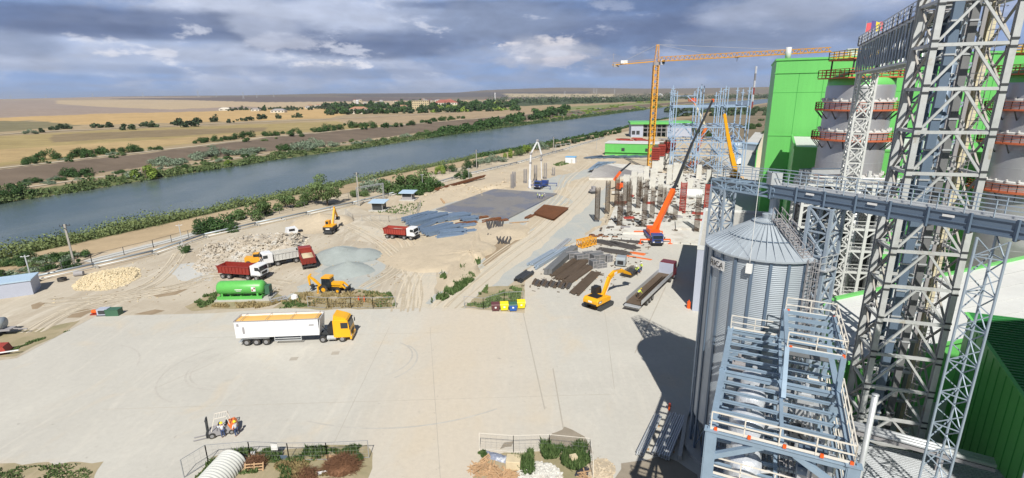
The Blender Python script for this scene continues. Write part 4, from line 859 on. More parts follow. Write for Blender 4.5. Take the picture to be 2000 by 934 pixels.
heap('rubble_heap', 'big heap of broken concrete and rubble behind the parked tippers', 'rubble heap', [(388, 528), (395, 505), (420, 478), (470, 462), (520, 458), (580, 458), (592, 480), (560, 505), (510, 515), (440, 532), (400, 535)], 3.0, 'rubble', 2, 1900, .27, [(-.5, -.1, .75, .7), (0, .2, 1, .8), (.5, .4, .9, .8), (-.9, -.3, .5, .5)], rough=.25)
heap('sand_heap', 'sandy brown spoil heap under the wheeled excavator', 'sand heap', [(572, 448), (590, 432), (612, 420), (640, 416), (668, 420), (672, 440), (640, 455), (600, 458)], 2.6, 'sand', 3, 0, 0, [(0, 0, 1, 1.0), (-.4, -.1, .7, .7), (.5, .1, .8, .6)], rough=.06)
heap('gravel_heap', 'pale blue grey gravel heap right of the red tipper, rear one', 'gravel heap', [(624, 512), (640, 488), (665, 480), (700, 486), (745, 494), (735, 508), (690, 515), (640, 520)], 2.2, 'gravel', 4, 0, 0, [(-.3, 0, 1, .9), (.4, .1, .6, .7)], rough=.04)
heap('gravel_heap', 'pale blue grey gravel heap behind the backhoe, front one', 'gravel heap', [(628, 535), (645, 520), (680, 512), (715, 520), (733, 530), (700, 540), (660, 546)], 1.9, 'gravel', 5, 0, 0, [(0, 0, 1, 1)], rough=.04)
heap('spoil_bank', 'low sandy spoil bank left of the muddy hollow', 'earth bank', [(858, 560), (880, 530), (925, 510), (935, 470), (930, 432), (945, 432), (948, 500), (940, 528), (900, 560), (868, 582)], 1.2, 'sand', 6, 0, 0, [(0, 0, 1, 1), (0, .7, .8, .7), (-.2, -.8, .9, .7)], rough=.2)
heap('sand_heap', 'smooth sandy mound beside the rusty rebar mats', 'sand heap', [(945, 470), (960, 445), (990, 430), (1020, 440), (1030, 455), (1005, 470), (970, 482)], 1.0, 'sand', 7, 0, 0, [(0, 0, 1, 1)], rough=.06)
heap('earth_bank', 'long sandy excavation edge in front of the pipeline, behind the dark slab', 'earth bank', [(820, 400), (850, 378), (905, 362), (985, 336), (1000, 345), (930, 372), (870, 395), (835, 410)], 1.6, 'sand', 8, 160, .4, [(-.8, -.5, 1, .8), (-.2, -.1, .9, .8), (.5, .4, .9, .8)], rough=.25)
heap('stone_strip', 'line of pale gravel and dirt at the right of the fenced island', 'gravel heap', [(1158, 900), (1180, 895), (1195, 930), (1180, 960), (1160, 950)], .25, 'sand', 9, 260, .09)
heap('stone_strip', 'white crushed stone inside the fenced island below the tall weeds', 'gravel heap', [(1040, 900), (1060, 905), (1095, 920), (1085, 960), (1020, 960), (1010, 925)], .3, 'concrete_pale', 10, 500, .10)
# ------------------------------------------------------------------ wheels and lorries
def wheel(par, x, y, r=.5, w=.3, rimm='rim'):
    a = 1 if y > 0 else -1
    if ('w', r, w) not in KIDS:
        b = MB(); n = 18; pr = [(r*.55, -w/2), (r*.93, -w/2), (r, -w*.32), (r, w*.32), (r*.93, w/2), (r*.55, w/2)]; vs = []
        for rr, yy in pr:
            for i in range(n): t = 2*math.pi*i/n; vs.append((rr*math.cos(t), yy, rr*math.sin(t)))
        k = len(pr); b.add(vs, [(j*n+i, (j+1)*n+i, (j+1)*n+(i+1) % n, j*n+(i+1) % n) for j in range(k-1) for i in range(n)] + [tuple(range(n)), tuple(range((k-1)*n, k*n))[::-1]])
        KIDS[('w', r, w)] = b.mesh('wheel', 'rubber')
    key = ('r', r, w, rimm)
    if key not in KIDS: b = MB(); b.tube((0, -w*.53, 0), (0, w*.53, 0), r*.52, 12); b.tube((0, -w*.60, 0), (0, w*.60, 0), r*.2, 8); KIDS[key] = b.mesh('rim', rimm)
    o = bpy.data.objects.new('wheel', KIDS[('w', r, w)]); COL.objects.link(o); o.parent = par; o.location = (x, y, r)
    q = bpy.data.objects.new('rim', KIDS[key]); COL.objects.link(q); q.parent = o
def cab(par, x0, L, W, z0, H, m, lamp=True, slope=.25, visor=None):
    """lorry cab from x0 to x0+L (front)"""
    x1 = x0+L; b = MB(); b.xprism([(x0, z0), (x1-.05, z0), (x1, z0+.5), (x1-.05, z0+H*.48), (x1-slope, z0+H*.93), (x1-slope-.25, z0+H), (x0+.1, z0+H), (x0, z0+H-.12)], -W/2, W/2); o = b.build('cab', m, par)
    mod = o.modifiers.new('bev', 'BEVEL'); mod.width = .06; mod.segments = 2; mod.angle_limit = R_(40)
    b = MB(); za, zb = z0+H*.5, z0+H*.88; xa = x1-.05+.012; xb = x1-slope*.88+.02
    b.quad((xa, -W/2+.15, za), (xa, W/2-.15, za), (xb, W/2-.2, zb), (xb, -W/2+.2, zb)); b.quad((xa-.03, -W/2+.15, za), (xb-.03, -W/2+.2, zb), (xb-.03, W/2-.2, zb), (xa-.03, W/2-.15, za)); b.build('windscreen', 'glass', o)
    for s_ in (-1, 1):
        b = MB(); b.box(x1-L*.33, s_*(W/2+.004), z0+H*.52, L*.42, .03, H*.32); b.build('side_window', 'glass', o)
        b = MB(); b.box(x1+.02, s_*(W/2+.2), z0+H*.5, .1, .22, .5); b.beam((x1-.05, s_*W/2, z0+H*.8), (x1+.02, s_*(W/2+.2), z0+H*.75), .05); b.build('mirror', 'black', o)
        b = MB(); b.box(x1+.0, s_*(W/2-.35), z0+.12, .06, .4, .22); b.build('headlight', 'white', o)
    b = MB(); b.box(x1+.0, 0, z0-.28, .25, W, .42); b.build('bumper', 'black' if m not in ('truck_yellow', 'maroon') else m, par)
    b = MB(); b.box(x1-.02, 0, z0+.35, .06, W*.62, .45); b.build('grille', 'black', o); return o
def ribbed_tub(par, x0, x1, W, z0, z1, m, ribs=8, load=None, lipm=None, inner=None, taper=.25):
    b = MB(); w = W/2; t = .09
    b.xprism([(x0+taper, z0), (x1-.05, z0), (x1, z1), (x0-.15, z1)], -w, -w+t); b.xprism([(x0+taper, z0), (x1-.05, z0), (x1, z1), (x0-.15, z1)], w-t, w)
    b.bb(x0+taper, x1-.05, -w+t, w-t, z0, z0+t); b.xprism([(x1-.05-t, z0), (x1-.05, z0), (x1, z1), (x1-t, z1)], -w+t, w-t); b.xprism([(x0+taper, z0), (x0+taper+t, z0), (x0-.15+t, z1-.1), (x0-.15, z1-.1)], -w+t, w-t)
    o = b.build('tipper_body', m, par); b = MB()
    for i in range(ribs+1):
        x = x0+taper+(x1-x0-taper-.1)*i/ribs
        for s_ in (-1, 1): b.box(x, s_*(w+.05), z0, .12, .1, z1-z0-.05)
    for s_ in (-1, 1): b.bb(x0-.1, x1, s_*w-.07+s_*.03, s_*w+.07+s_*.03, z1-.12, z1+.03); b.bb(x0+.1, x1-.05, s_*w-.05+s_*.03, s_*w+.06+s_*.03, z0, z0+.14)
    for i in range(1, 4): y = -w+2*w*i/4; b.box(x0+.02, y, z0+.1, .12, .1, z1-z0-.3)
    b.build('rib', lipm or m, o)
    if load:
        b = MB(); n = 10; rr = random.Random(3); vs = []
        for i in range(n+1):
            for j in range(7):
                f = math.sin(math.pi*i/n)*math.sin(math.pi*j/6); vs.append((x0+.1+(x1-x0-.3)*i/n, -w+.1+(2*w-.2)*j/6, z1-.75+.55*f+rr.uniform(-.03, .03)))
        b.add(vs, [(i*7+j, (i+1)*7+j, (i+1)*7+j+1, i*7+j+1) for i in range(n) for j in range(6)]); b.build('load', load, o, True)
    else:
        b = MB(); b.bb(x0+taper+.1, x1-.15, -w+t+.01, w-t-.01, z0+t+.004, z0+t+.02); b.build('tub_floor', inner or 'brownsteel', o)
    b = MB(); b.bb(x1-.02, x1+.65, -w+.05, w-.05, z1-.04, z1+.05); b.build('cab_guard', lipm or m, o); return o
def tipper(label, pr, pf, cabm, bodym, load=None, lip=None, L=8.6, inner=None, group=None, name='dump_truck'):
    a, c = g(*pr), g(*pf); mid = (a+c)/2; t_ = thing(name, label, 'dump truck', mid, ang(a, c), group)
    b = MB(); b.bb(-L/2+.4, L/2-.6, -.5, .5, .75, 1.05); b.bb(-L/2+.2, -L/2+.5, -1.1, 1.1, .6, .8); b.build('chassis', 'dark_steel', t_)
    cab(t_, L/2-2.15, 2.1, 2.5, .95, 2.05, cabm); ribbed_tub(t_, -L/2, L/2-2.35, 2.5, 1.2, 2.65, bodym, 9, load, lip, inner)
    for x in (L/2-1.1, L/2-2.9, -L/2+2.3, -L/2+.95):
        for y in (-1.08, 1.08): wheel(t_, x, y, .53, .34)
    b = MB()
    for s_ in (-1, 1): b.bb(-.2, .9, s_*.75-.25, s_*.75+.25, .55, 1.05); b.bb(L/2-2.0, L/2-.2, s_*1.05-.2, s_*1.05+.2, 1.02, 1.12)
    b.build('mudguard', 'black', t_); return t_
tipper('white cab tipper with ribbed dark red body, nearest of the trucks by the rubble', (432, 540), (524, 546), 'white', 'red', 'gravel' if 0 else None, 'red', 9.3, 'slate')
tipper('dusty all white tipper standing behind the red one, beside the rubble', (590, 508), (520, 521), 'white', 'dirty_white', 'rubble', None, 8.8)
tipper('red tipper seen from behind beside the gravel heaps', (608, 533), (594, 500), 'red', 'red', 'limestone', 'red', 8.6)
tipper('white cab tipper with bright red body parked beside the blue steel stacks', (752, 463), (818, 468), 'white', 'redform', 'rubble', 'red', 8.4)
# articulated lorry with grain
a, c = g(466, 677), g(688, 668); L = (c-a).length; mid = (a+c)/2; mid += Vector((-math.sin(ang(a, c)), math.cos(ang(a, c)), 0))*1.2
t_ = thing('grain_lorry', 'yellow lorry with a long white semi trailer full of maize, alone on the yard', 'lorry', mid, ang(a, c))
h = L/2; b = MB(); b.bb(-h+.5, h-.6, -.45, .45, .95, 1.2); b.bb(h-6.2, h-.5, -.4, .4, .8, .95); b.build('chassis', 'dark_steel', t_)
x0, x1 = -h-.1, h-4.35; w = 1.27; b = MB()
for s_ in (-1, 1): b.bb(x0, x1, min(s_*w, s_*(w-.07)), max(s_*w, s_*(w-.07)), 1.3, 3.75)
b.bb(x0, x0+.07, -w+.07, w-.07, 1.3, 3.75); b.xprism([(x1-.07, 1.3), (x1, 1.3), (x1+.25, 3.75), (x1+.18, 3.75)], -w+.07, w-.07); b.bb(x0+.07, x1-.07, -w+.07, w-.07, 1.3, 1.4); tr = b.build('trailer_box', 'white', t_)
b = MB()
for s_ in (-1, 1): b.bb(x0-.03, x1+.25, s_*(w)-.05, s_*(w)+.05, 3.7, 3.8)
for i in range(4): x = x0+.9+(x1-x0-1.2)*i/3.; b.tube((x, -w, 3.85), (x, w, 3.85), .03, 6)
b.bb(x0-.05, x0+.04, -w, w, 3.7, 3.8); b.build('top_rail', 'slate', tr)
b = MB(); n = 14; vs = []
for i in range(n+1):
    for j in range(5): vs.append((x0+.08+(x1-x0-.2)*i/n, (-w+.07)+(2*w-.14)*j/4, 3.5+.13*math.sin(j*math.pi/4)+.02*math.sin(i*2.1)))
b.add(vs, [(i*5+j, (i+1)*5+j, (i+1)*5+j+1, i*5+j+1) for i in range(n) for j in range(4)]); b.build('maize_load', 'maize', tr, True)
b = MB()
for i in range(9):
    x = x0+.6+(x1-x0-.9)*i/8
    for s_ in (-1, 1): b.bb(x-.015, x+.015, s_*w-.012, s_*w+.012, 1.35, 3.65)
b.build('side_seam', 'cladding', tr)
for s_ in (-1, 1):
    b = MB(); b.bb(x0+1.0, x0+1.3, s_*w-.015, s_*w+.015, 1.9, 2.9); b.bb(x0+.3, x0+.6, s_*w-.015, s_*w+.015, 3.0, 3.4); b.bb(x1-1.3, x1-.6, s_*w-.015, s_*w+.015, 2.75, 2.95); b.build('logo', 'slate', tr)
for i in range(3):
    for y in (-1.02, 1.02): wheel(t_, -h+1.15+i*1.31, y, .52, .36)
for x in (h-4.0, h-.95+.0):
    for y in (-1.02, 1.02): wheel(t_, x if x < h-2 else h-1.35, y, .5, .34)
b = MB(); b.bb(-h+.1, -h+.5, -1.2, 1.2, .55, .7); b.bb(-h+.55, -h+4.3, -1.2, -.85, 1.08, 1.14); b.bb(-h+.55, -h+4.3, .85, 1.2, 1.08, 1.14)
for s_ in (-1, 1): b.beam((-h+5, s_*1.15, .95), (-h+8.6, s_*1.15, .95), .06, .12); b.beam((-h+5, s_*1.15, .65), (-h+8.6, s_*1.15, .65), .06, .12); b.beam((-h+5, s_*1.15, .6), (-h+5, s_*1.15, 1.3), .08); b.beam((-h+8.6, s_*1.15, .6), (-h+8.6, s_*1.15, 1.3), .08)
b.build('side_guard', 'galv', t_)
b = MB()
for s_ in (-1, 1): b.tube((h-3.4, s_*.95, .7), (h-2.2, s_*.95, .7), .32, 10)
b.build('fuel_tank', 'galv', t_)
b = MB(); b.bb(h-3.3, h-2.55, -.9, .9, 1.2, 2.4); b.beam((h-3.2, -.5, 1), (h-4.2, -.2, 2.2), .06); b.build('air_lines', 'black', t_)
cb = cab(t_, h-2.45, 2.35, 2.48, .75, 2.65, 'truck_yellow', slope=.3)
b = MB(); b.xprism([(h-2.4, 3.4), (h-.5, 3.4), (h-.9, 3.62), (h-2.3, 4.05)], -1.0, 1.0); b.build('roof_deflector', 'truck_yellow', cb)
b = MB(); b.bb(h-.5, h-.15, -1.0, 1.0, 3.05, 3.15); b.build('sun_visor', 'black', cb)
# ------------------------------------------------------------------ diggers
def tracks(par, L, W, m='dark_steel'):
    for s_ in (-1, 1):
        b = MB(); b.xprism([(-L/2, .35), (-L/2+.3, .02), (L/2-.3, .02), (L/2, .35), (L/2-.1, .72), (L/2-.4, .85), (-L/2+.4, .85), (-L/2+.1, .72)], s_*W/2-.28, s_*W/2+.28); b.build('track', m, par)
def arm(par, pts, ws, m, name='boom'):
    b = MB()
    for (p, q), (w0, h0, h1) in zip(zip(pts, pts[1:]), ws):
        p, q = Vector(p), Vector(q); d = (q-p).normalized(); n = Vector((0, 1, 0)); u = d.cross(n).normalized(); vs = [tuple(c + n*(sy*w0/2) + u*(sz*hh/2)) for c, hh in ((p, h0), (q, h1)) for sy, sz in ((-1, -1), (1, -1), (1, 1), (-1, 1))]
        b.add(vs, [(0, 3, 2, 1), (4, 5, 6, 7), (0, 1, 5, 4), (1, 2, 6, 5), (2, 3, 7, 6), (3, 0, 4, 7)])
    o = b.build(name, m, par); return o
def bucket(par, p, s_, rot, m='dark_steel', w=1.0, name='bucket'):
    pr = [(0, 0), (.55, .1), (.75, -.35), (.55, -.8), (.1, -.95), (-.15, -.8), (.3, -.6), (.4, -.3), (.25, -.08)]; c, n = math.cos(rot), math.sin(rot); b = MB()
    b.xprism([(x*s_*c-z*s_*n, x*s_*n+z*s_*c) for x, z in pr], -w/2, w/2); o = b.build(name, m, par); o.location = p; return o
# tracked excavator loading the flat lorry
a, c = g(1170, 598), g(1262, 548); t_ = thing('excavator', 'yellow tracked excavator reaching over the open lorry', 'excavator', a, ang(a, c)-.02)
tracks(t_, 4.0, 2.5)
b = MB(); b.xprism([(-2.6, 1.05), (1.3, 1.05), (1.3, 1.75), (.4, 2.0), (-2.2, 2.15), (-2.6, 1.8)], -1.4, 1.4); o = b.build('body', 'mach_yellow', t_); md = o.modifiers.new('bev', 'BEVEL'); md.width = .12; md.segments = 3
b = MB(); b.bb(-2.63, -1.6, -1.2, 1.2, 1.05, 1.3); b.bb(-2.0, -.4, -.9, .9, 2.13, 2.22); b.build('engine_cover', 'black', o)
for s_ in (-1, 1):
    b = MB(); b.bb(-2.3, -1.4, s_*1.41-.01, s_*1.41+.01, 1.4, 1.75); b.build('decal', 'black', o); b = MB(); b.bb(-2.15, -1.55, s_*1.43-.01, s_*1.43+.01, 1.48, 1.68); b.build('decal', 'sign_white', o)
b = MB(); b.bb(-2.62, -2.61, -.35, .35, 1.45, 1.75); b.build('decal', 'sign_white', o)
b = MB(); b.xprism([(-.4, 1.7), (1.25, 1.7), (1.3, 2.3), (1.0, 3.1), (-.4, 3.15)], .45, 1.4); cb = b.build('cab', 'black', t_); b = MB(); b.bb(-.3, .95, 1.39, 1.42, 2.2, 3.0); b.quad((1.31, .5, 1.9), (1.31, 1.35, 1.9), (1.02, 1.35, 3.0), (1.02, .5, 3.0)); b.build('window', 'glass', cb)
bm_ = arm(t_, [(.9, -.1, 1.7), (2.6, -.1, 4.3), (4.0, -.1, 4.8), (6.6, -.1, 4.4)], [(.45, .6, .75), (.45, .75, .65), (.45, .65, .4)], 'mach_yellow')
ar = arm(t_, [(6.0, -.1, 4.75), (7.0, -.1, 4.1), (9.6, -.1, 2.9)], [(.35, .35, .6), (.35, .55, .3)], 'mach_yellow', 'stick')
b = MB()
for s_ in (-.35, .2): b.tube((1.2, s_, 1.6), (2.9, s_, 3.9), .08, 6)
b.tube((4.0, -.1, 5.2), (6.0, -.1, 5.0), .08, 6); b.build('hydraulic_ram', 'galv', bm_)
b = MB(); b.bb(3.7, 4.5, -.36, .16, 4.5, 4.85); b.build('decal', 'sign_white', bm_)
bucket(t_, (9.6, -.1, 2.9), 1.1, 2.4, w=1.1)
# wheeled excavator on the sand heap
a = g(645, 456); t_ = thing('wheeled_excavator', 'yellow and black wheeled excavator with raised boom on the sandy spoil heap', 'excavator', a+Vector((0, .8, 0)), R_(88))
b = MB(); b.bb(-2.1, 2.1, -.9, .9, .6, 1.05); b.bb(-2.5, -2.1, -1.1, 1.1, .4, .8); b.build('undercarriage', 'dark_steel', t_)
for x in (-1.3, 1.3):
    for y in (-1.0, 1.0): wheel(t_, x, y, .55, .4)
b = MB(); b.xprism([(-2.1, 1.1), (1.3, 1.1), (1.3, 1.7), (-1.9, 1.9), (-2.1, 1.7)], -1.25, 1.25); o = b.build('body', 'black', t_); b = MB(); b.bb(-1.9, 1.2, -1.22, 1.22, 1.86, 2.1); b.build('engine_cover', 'mach_yellow', o); b = MB(); b.bb(-2.12, -2.1, -.5, .5, 1.3, 1.6); b.build('decal', 'sign_white', o)
b = MB(); b.bb(-.3, 1.3, .3, 1.2, 1.9, 3.1); cb = b.build('cab', 'mach_yellow', t_); b = MB(); b.bb(-.2, 1.2, 1.19, 1.23, 2.2, 3.0); b.bb(-.32, -.29, .4, 1.1, 2.2, 3.0); b.build('window', 'glass', cb)
arm(t_, [(.9, -.2, 1.7), (2.6, -.2, 4.6), (3.1, -.2, 5.6)], [(.4, .6, .6), (.4, .6, .45)], 'mach_yellow'); arm(t_, [(3.0, -.2, 6.1), (3.3, -.2, 5.3), (4.6, -.2, 3.2)], [(.3, .3, .5), (.3, .5, .3)], 'mach_yellow', 'stick'); bucket(t_, (4.6, -.2, 3.2), 1.0, -.6)
# backhoe loader
a, c = g(608, 572), g(684, 574); t_ = thing('backhoe_loader', 'yellow backhoe loader on the dry verge, digging arm folded to the left', 'backhoe loader', (a+c)/2+Vector((0, .9, 0)), ang(a, c))
b = MB(); b.bb(-2.0, 1.6, -.5, .5, .6, 1.1); b.build('chassis', 'black', t_)
b = MB(); b.xprism([(.1, 1.0), (2.0, .95), (2.05, 1.45), (1.6, 1.65), (.1, 1.9)], -.5, .5); b.build('bonnet', 'mach_yellow', t_)
b = MB(); b.xprism([(-1.5, 1.0), (.1, 1.0), (.3, 1.5), (.05, 2.65), (-1.35, 2.65), (-1.5, 1.5)], -.75, .75); cb = b.build('cab', 'glass', t_)
b = MB(); b.xprism([(-1.55, 2.65), (.2, 2.65), (.1, 2.9), (-1.4, 2.92)], -.85, .85); b.build('cab_roof', 'mach_yellow', cb); b = MB()
for s_ in (-1, 1): b.beam((-1.5, s_*.77, 1), (-1.36, s_*.77, 2.65), .08); b.beam((.1, s_*.77, 1), (.06, s_*.77, 2.65), .08); b.beam((-.7, s_*.77, 1), (-.7, s_*.77, 2.65), .06)
b.build('cab_post', 'black', cb)
for y in (-.95, .95): wheel(t_, -1.05, y, .72, .45, 'mach_yellow'); wheel(t_, 1.45, y, .5, .34, 'mach_yellow')
for s_ in (-1, 1): arm(t_, [(.3, s_*.62, 1.6), (1.9, s_*.62, 1.6), (2.9, s_*.62, .75)], [(.14, .3, .35), (.14, .35, .22)], 'mach_yellow', 'loader_arm')
b = MB(); b.xprism([(2.85, .15), (3.7, .1), (3.6, .22), (3.0, .3), (2.95, .9), (3.2, 1.05), (3.1, 1.12), (2.8, .95)], -1.15, 1.15); b.build('loader_bucket', 'dark_steel', t_)
b = MB(); b.bb(-2.2, -1.95, -1.1, 1.1, .5, 1.15)
for s_ in (-1, 1): b.beam((-2.1, s_*1.0, 1.3), (-2.1, s_*1.0, .05), .18); b.bb(-2.3, -1.9, s_*1.0-.2, s_*1.0+.2, .0, .08)
b.build('stabiliser', 'mach_yellow', t_)
arm(t_, [(-2.1, 0, 1.0), (-3.1, 0, 2.1), (-4.0, 0, 2.75)], [(.26, .4, .45), (.26, .45, .3)], 'mach_yellow'); arm(t_, [(-3.6, 0, 3.2), (-4.1, 0, 2.6), (-4.0, 0, 1.1)], [(.22, .25, .4), (.22, .4, .25)], 'mach_yellow', 'stick'); bucket(t_, (-4.0, 0, 1.1), .8, .2, w=.8)
# small yellow loader half hidden behind the white tipper
a = g(500, 518); t_ = thing('wheel_loader', 'small dusty yellow loader half hidden between the red and the white tipper', 'loader', a, R_(12)); b = MB(); b.xprism([(-1.8, .8), (1.4, .8), (1.4, 1.6), (.2, 1.8), (-1.8, 1.9)], -.8, .8); b.build('body', 'crane_yellow', t_); b = MB(); b.bb(-.2, .9, -.6, .6, 1.7, 2.6); b.build('cab', 'crane_yellow', t_); b = MB(); b.bb(-.1, .95, -.62, .62, 1.9, 2.5); b.build('window', 'glass', t_)
for x in (-1.2, 1.2):
    for y in (-.9, .9): wheel(t_, x, y, .6, .4)
# white mixer body on the rubble
a = g(573, 472); t_ = thing('skip_container', 'white and black wreck of a lorry cab lying on top of the rubble heap', 'scrap cab', a+Vector((0, 0, 2.2)), .6); b = MB(); b.xprism([(-1.5, 0), (1, 0), (1.3, .8), (.9, 1.4), (-1.2, 1.3)], -.9, .9); b.build('shell', 'white', t_); b = MB(); b.bb(-.8, .5, -.93, .93, .6, 1.15); b.bb(1.4, 2.4, -.5, .5, 0, .4); b.build('opening', 'black', t_)
# ------------------------------------------------------------------ green tank
a = g(422, 590); c = g(510, 588); t_ = thing('storage_tank', 'bright green horizontal fuel tank on a green skid beside the dry verge', 'storage tank', (a+c)/2+Vector((0, 1.6, 0)), ang(a, c)); L = (c-a).length
b = MB(); b.bb(-L/2-.3, L/2+1.4, -1.7, 1.7, 0, .22); b.build('plinth', 'concrete', t_)
b = MB(); b.bb(-L/2, L/2, -1.25, -1.05, .22, .75); b.bb(-L/2, L/2, 1.05, 1.25, .22, .75)
for i in range(5): x = -L/2+.2+(L-.4)*i/4; b.bb(x-.1, x+.1, -1.05, 1.05, .3, .7)
b.build('skid', 'tank_green', t_)
pr = [(0, -L/2-.35), (.5, -L/2-.3), (1.0, -L/2-.05), (1.2, -L/2+.3), (1.2, L/2-.3), (1.0, L/2+.05), (.5, L/2+.25), (0, L/2+.3)]; b = MB(); n = 28; vs = []
for r, x in pr:
    for i in range(n): t = 2*math.pi*i/n; vs.append((x, r*math.cos(t), 1.95+r*math.sin(t)))
b.add(vs, [(j*n+i, (j+1)*n+i, (j+1)*n+(i+1) % n, j*n+(i+1) % n) for j in range(len(pr)-1) for i in range(n)]); tk = b.build('tank', 'tank_green', t_, True)
b = MB()
for x in (-L/2+.8, L/2-.8): b.box(x, 0, .6, .3, 2.0, .6)
b.build('saddle', 'tank_green', t_); b = MB(); b.bb(L/2-1.6, L/2-.9, -1.235, -1.19, 1.6, 2.4); b.build('notice', 'sign_white', tk); b = MB(); b.bb(L/2-1.55, L/2-1.3, -1.25, -1.235, 1.7, 2.0); b.bb(L/2-1.2, L/2-.95, -1.25, -1.235, 2.0, 2.3); b.build('hazard_square', 'red', tk)
b = MB(); b.bb(-.6, .6, -1.225, -1.2, 1.9, 2.02); b.bb(-.4, .4, -1.225, -1.2, 1.68, 1.76); b.build('tank_lettering', 'sign_white', tk)
b = MB(); b.bb(L/2+.35, L/2+1.1, -.6, .6, .8, 2.3); b.tube((L/2+.5, 0, 2.3), (L/2+.5, 0, 2.7), .1, 8); b.tube((L/2+.3, .4, 1.2), (L/2+1.2, .4, 1.2), .08, 8); b.build('pump_cabinet', 'bin_green', t_)
b = MB(); b.rail([(L/2+1.3, -1.5, .22), (L/2+1.3, 1.5, .22)], 1, .025, .8); b.build('guard_rail', 'fence_dark', t_)
a = g(545, 588); t_ = thing('metal_ramp', 'small grey steel ramp frame beside the green tank', 'steel frame', a, .7); b = MB(); b.bb(-1.4, 1.4, -.7, -.55, .3, .45); b.bb(-1.4, 1.4, .55, .7, .3, .45); b.build('side_beam', 'galv', t_); b = MB()
for i in range(6): b.beam((-1.3+i*.5, -.6, .4), (-1.3+i*.5, .6, .4), .1)
b.build('rung', 'slate', t_); b = MB()
for x in (-1.2, 1.2): b.beam((x, -.6, 0), (x, -.6, .35), .1); b.beam((x, .6, 0), (x, .6, .35), .1)
b.build('leg', 'galv', t_)
# bags, blocks, hydrants
a = g(576, 586); b = MB(); b.lathe([(0, 0), (.55, .02), (.62, .4), (.5, .85), (.25, 1.0), (0, .95)], 10); o = b.build('big_bag', 'sign_white'); o.location = a; tag(o, 'bulging white bag on the verge left of the mesh fence', 'bag')
for px_, lb in ((651, 'red hydrant on the verge behind the mesh fence, left one'), (662, 'red hydrant on the verge behind the mesh fence, right one')):
    a = g(px_+50, 590); t_ = thing('hydrant', lb, 'hydrant', a); b = MB(); b.tube((0, 0, 0), (0, 0, .9), .11, 8); b.build('barrel', 'orange', t_); b = MB(); b.tube((-.2, 0, .6), (.2, 0, .6), .07, 8); b.lathe([(.16, .85), (.14, 1.0), (0, 1.1)], 8); b.build('cap', 'red', t_)
# grey and green boxes with a red pump at the left yard edge
a = g(205, 615); t_ = thing('generator', 'small grey generator box at the left edge of the concrete', 'generator', a, .08); b = MB(); b.box(0, 0, .15, 1.6, 1.1, 1.0); b.build('housing', 'cladding', t_); b = MB(); b.box(0, -.56, .35, 1.1, .05, .6); b.build('grille', 'dark_steel', t_); b = MB(); b.box(0, 0, 0, 1.8, 1.2, .15); b.build('skid', 'black', t_)
a = g(224, 615); t_ = thing('tool_chest', 'dark green metal box right of the small generator', 'box', a, .05); b = MB(); b.box(0, 0, 0, 2.0, 1.2, 1.0); b.build('chest', 'bin_green', t_); b = MB(); b.box(0, 0, 1.0, 2.06, 1.26, .09); b.build('lid', 'bin_green', t_)
a = g(188, 614); t_ = thing('water_pump', 'red motor pump left of the small generator', 'pump', a, .1); b = MB(); b.tube((-.5, 0, .5), (.5, 0, .5), .3, 10); b.build('motor', 'orange', t_); b = MB(); b.bb(-.7, .7, -.4, .4, 0, .15); b.tube((.5, 0, .5), (.9, 0, .9), .12, 8); b.build('frame', 'red', t_)
# tank trailer and red machine at the left edge
a = g(10, 655); t_ = thing('tank_trailer', 'grey water tank trailer cut by the left edge', 'trailer', a+Vector((-1.5, 0, 0)), .15); b = MB(); b.tube((-2.5, 0, 1.9), (1.6, 0, 1.9), .85, 16); b.build('tank', 'pipe', t_, True); b = MB(); b.bb(-2.6, 2.6, -.7, .7, .8, 1.0); b.beam((2.6, 0, .9), (4.4, 0, .7), .14); b.build('chassis', 'slate', t_)
for x in (-.9, .6):
    for y in (-.85, .85): wheel(t_, x, y, .5, .3)
a = g(-8, 692); t_ = thing('farm_implement', 'red machine with a white boom end at the bottom left edge', 'machine', a, .35); b = MB(); b.xprism([(-1.6, .3), (1.6, .3), (1.3, 1.2), (-.5, 1.4), (-1.6, 1.2)], -.8, .8); b.build('body', 'redform', t_); b = MB(); b.beam((-1, -1, .5), (3.0, -1, .55), .14); b.build('boom', 'white', t_); wheel(t_, 0, -.9, .4, .25); wheel(t_, 0, .9, .4, .25)
a = g(122, 549); b = MB()
for k in range(2): b.lathe([(.35, .05+k*.32), (.7, .05+k*.32), (.75, .2+k*.32), (.7, .35+k*.32), (.35, .35+k*.32)], 16)
o = b.build('tyre_stack', 'rubber'); o.location = a; tag(o, 'two old tyres stacked left of the limestone heap', 'tyres')
a = g(146, 540); b = MB(); b.tube((0, 0, .5), (1.4, .5, .5), .5, 12); o = b.build('pipe_offcut', 'slate'); o.location = a; tag(o, 'short dark pipe piece lying between tyres and limestone heap', 'pipe')
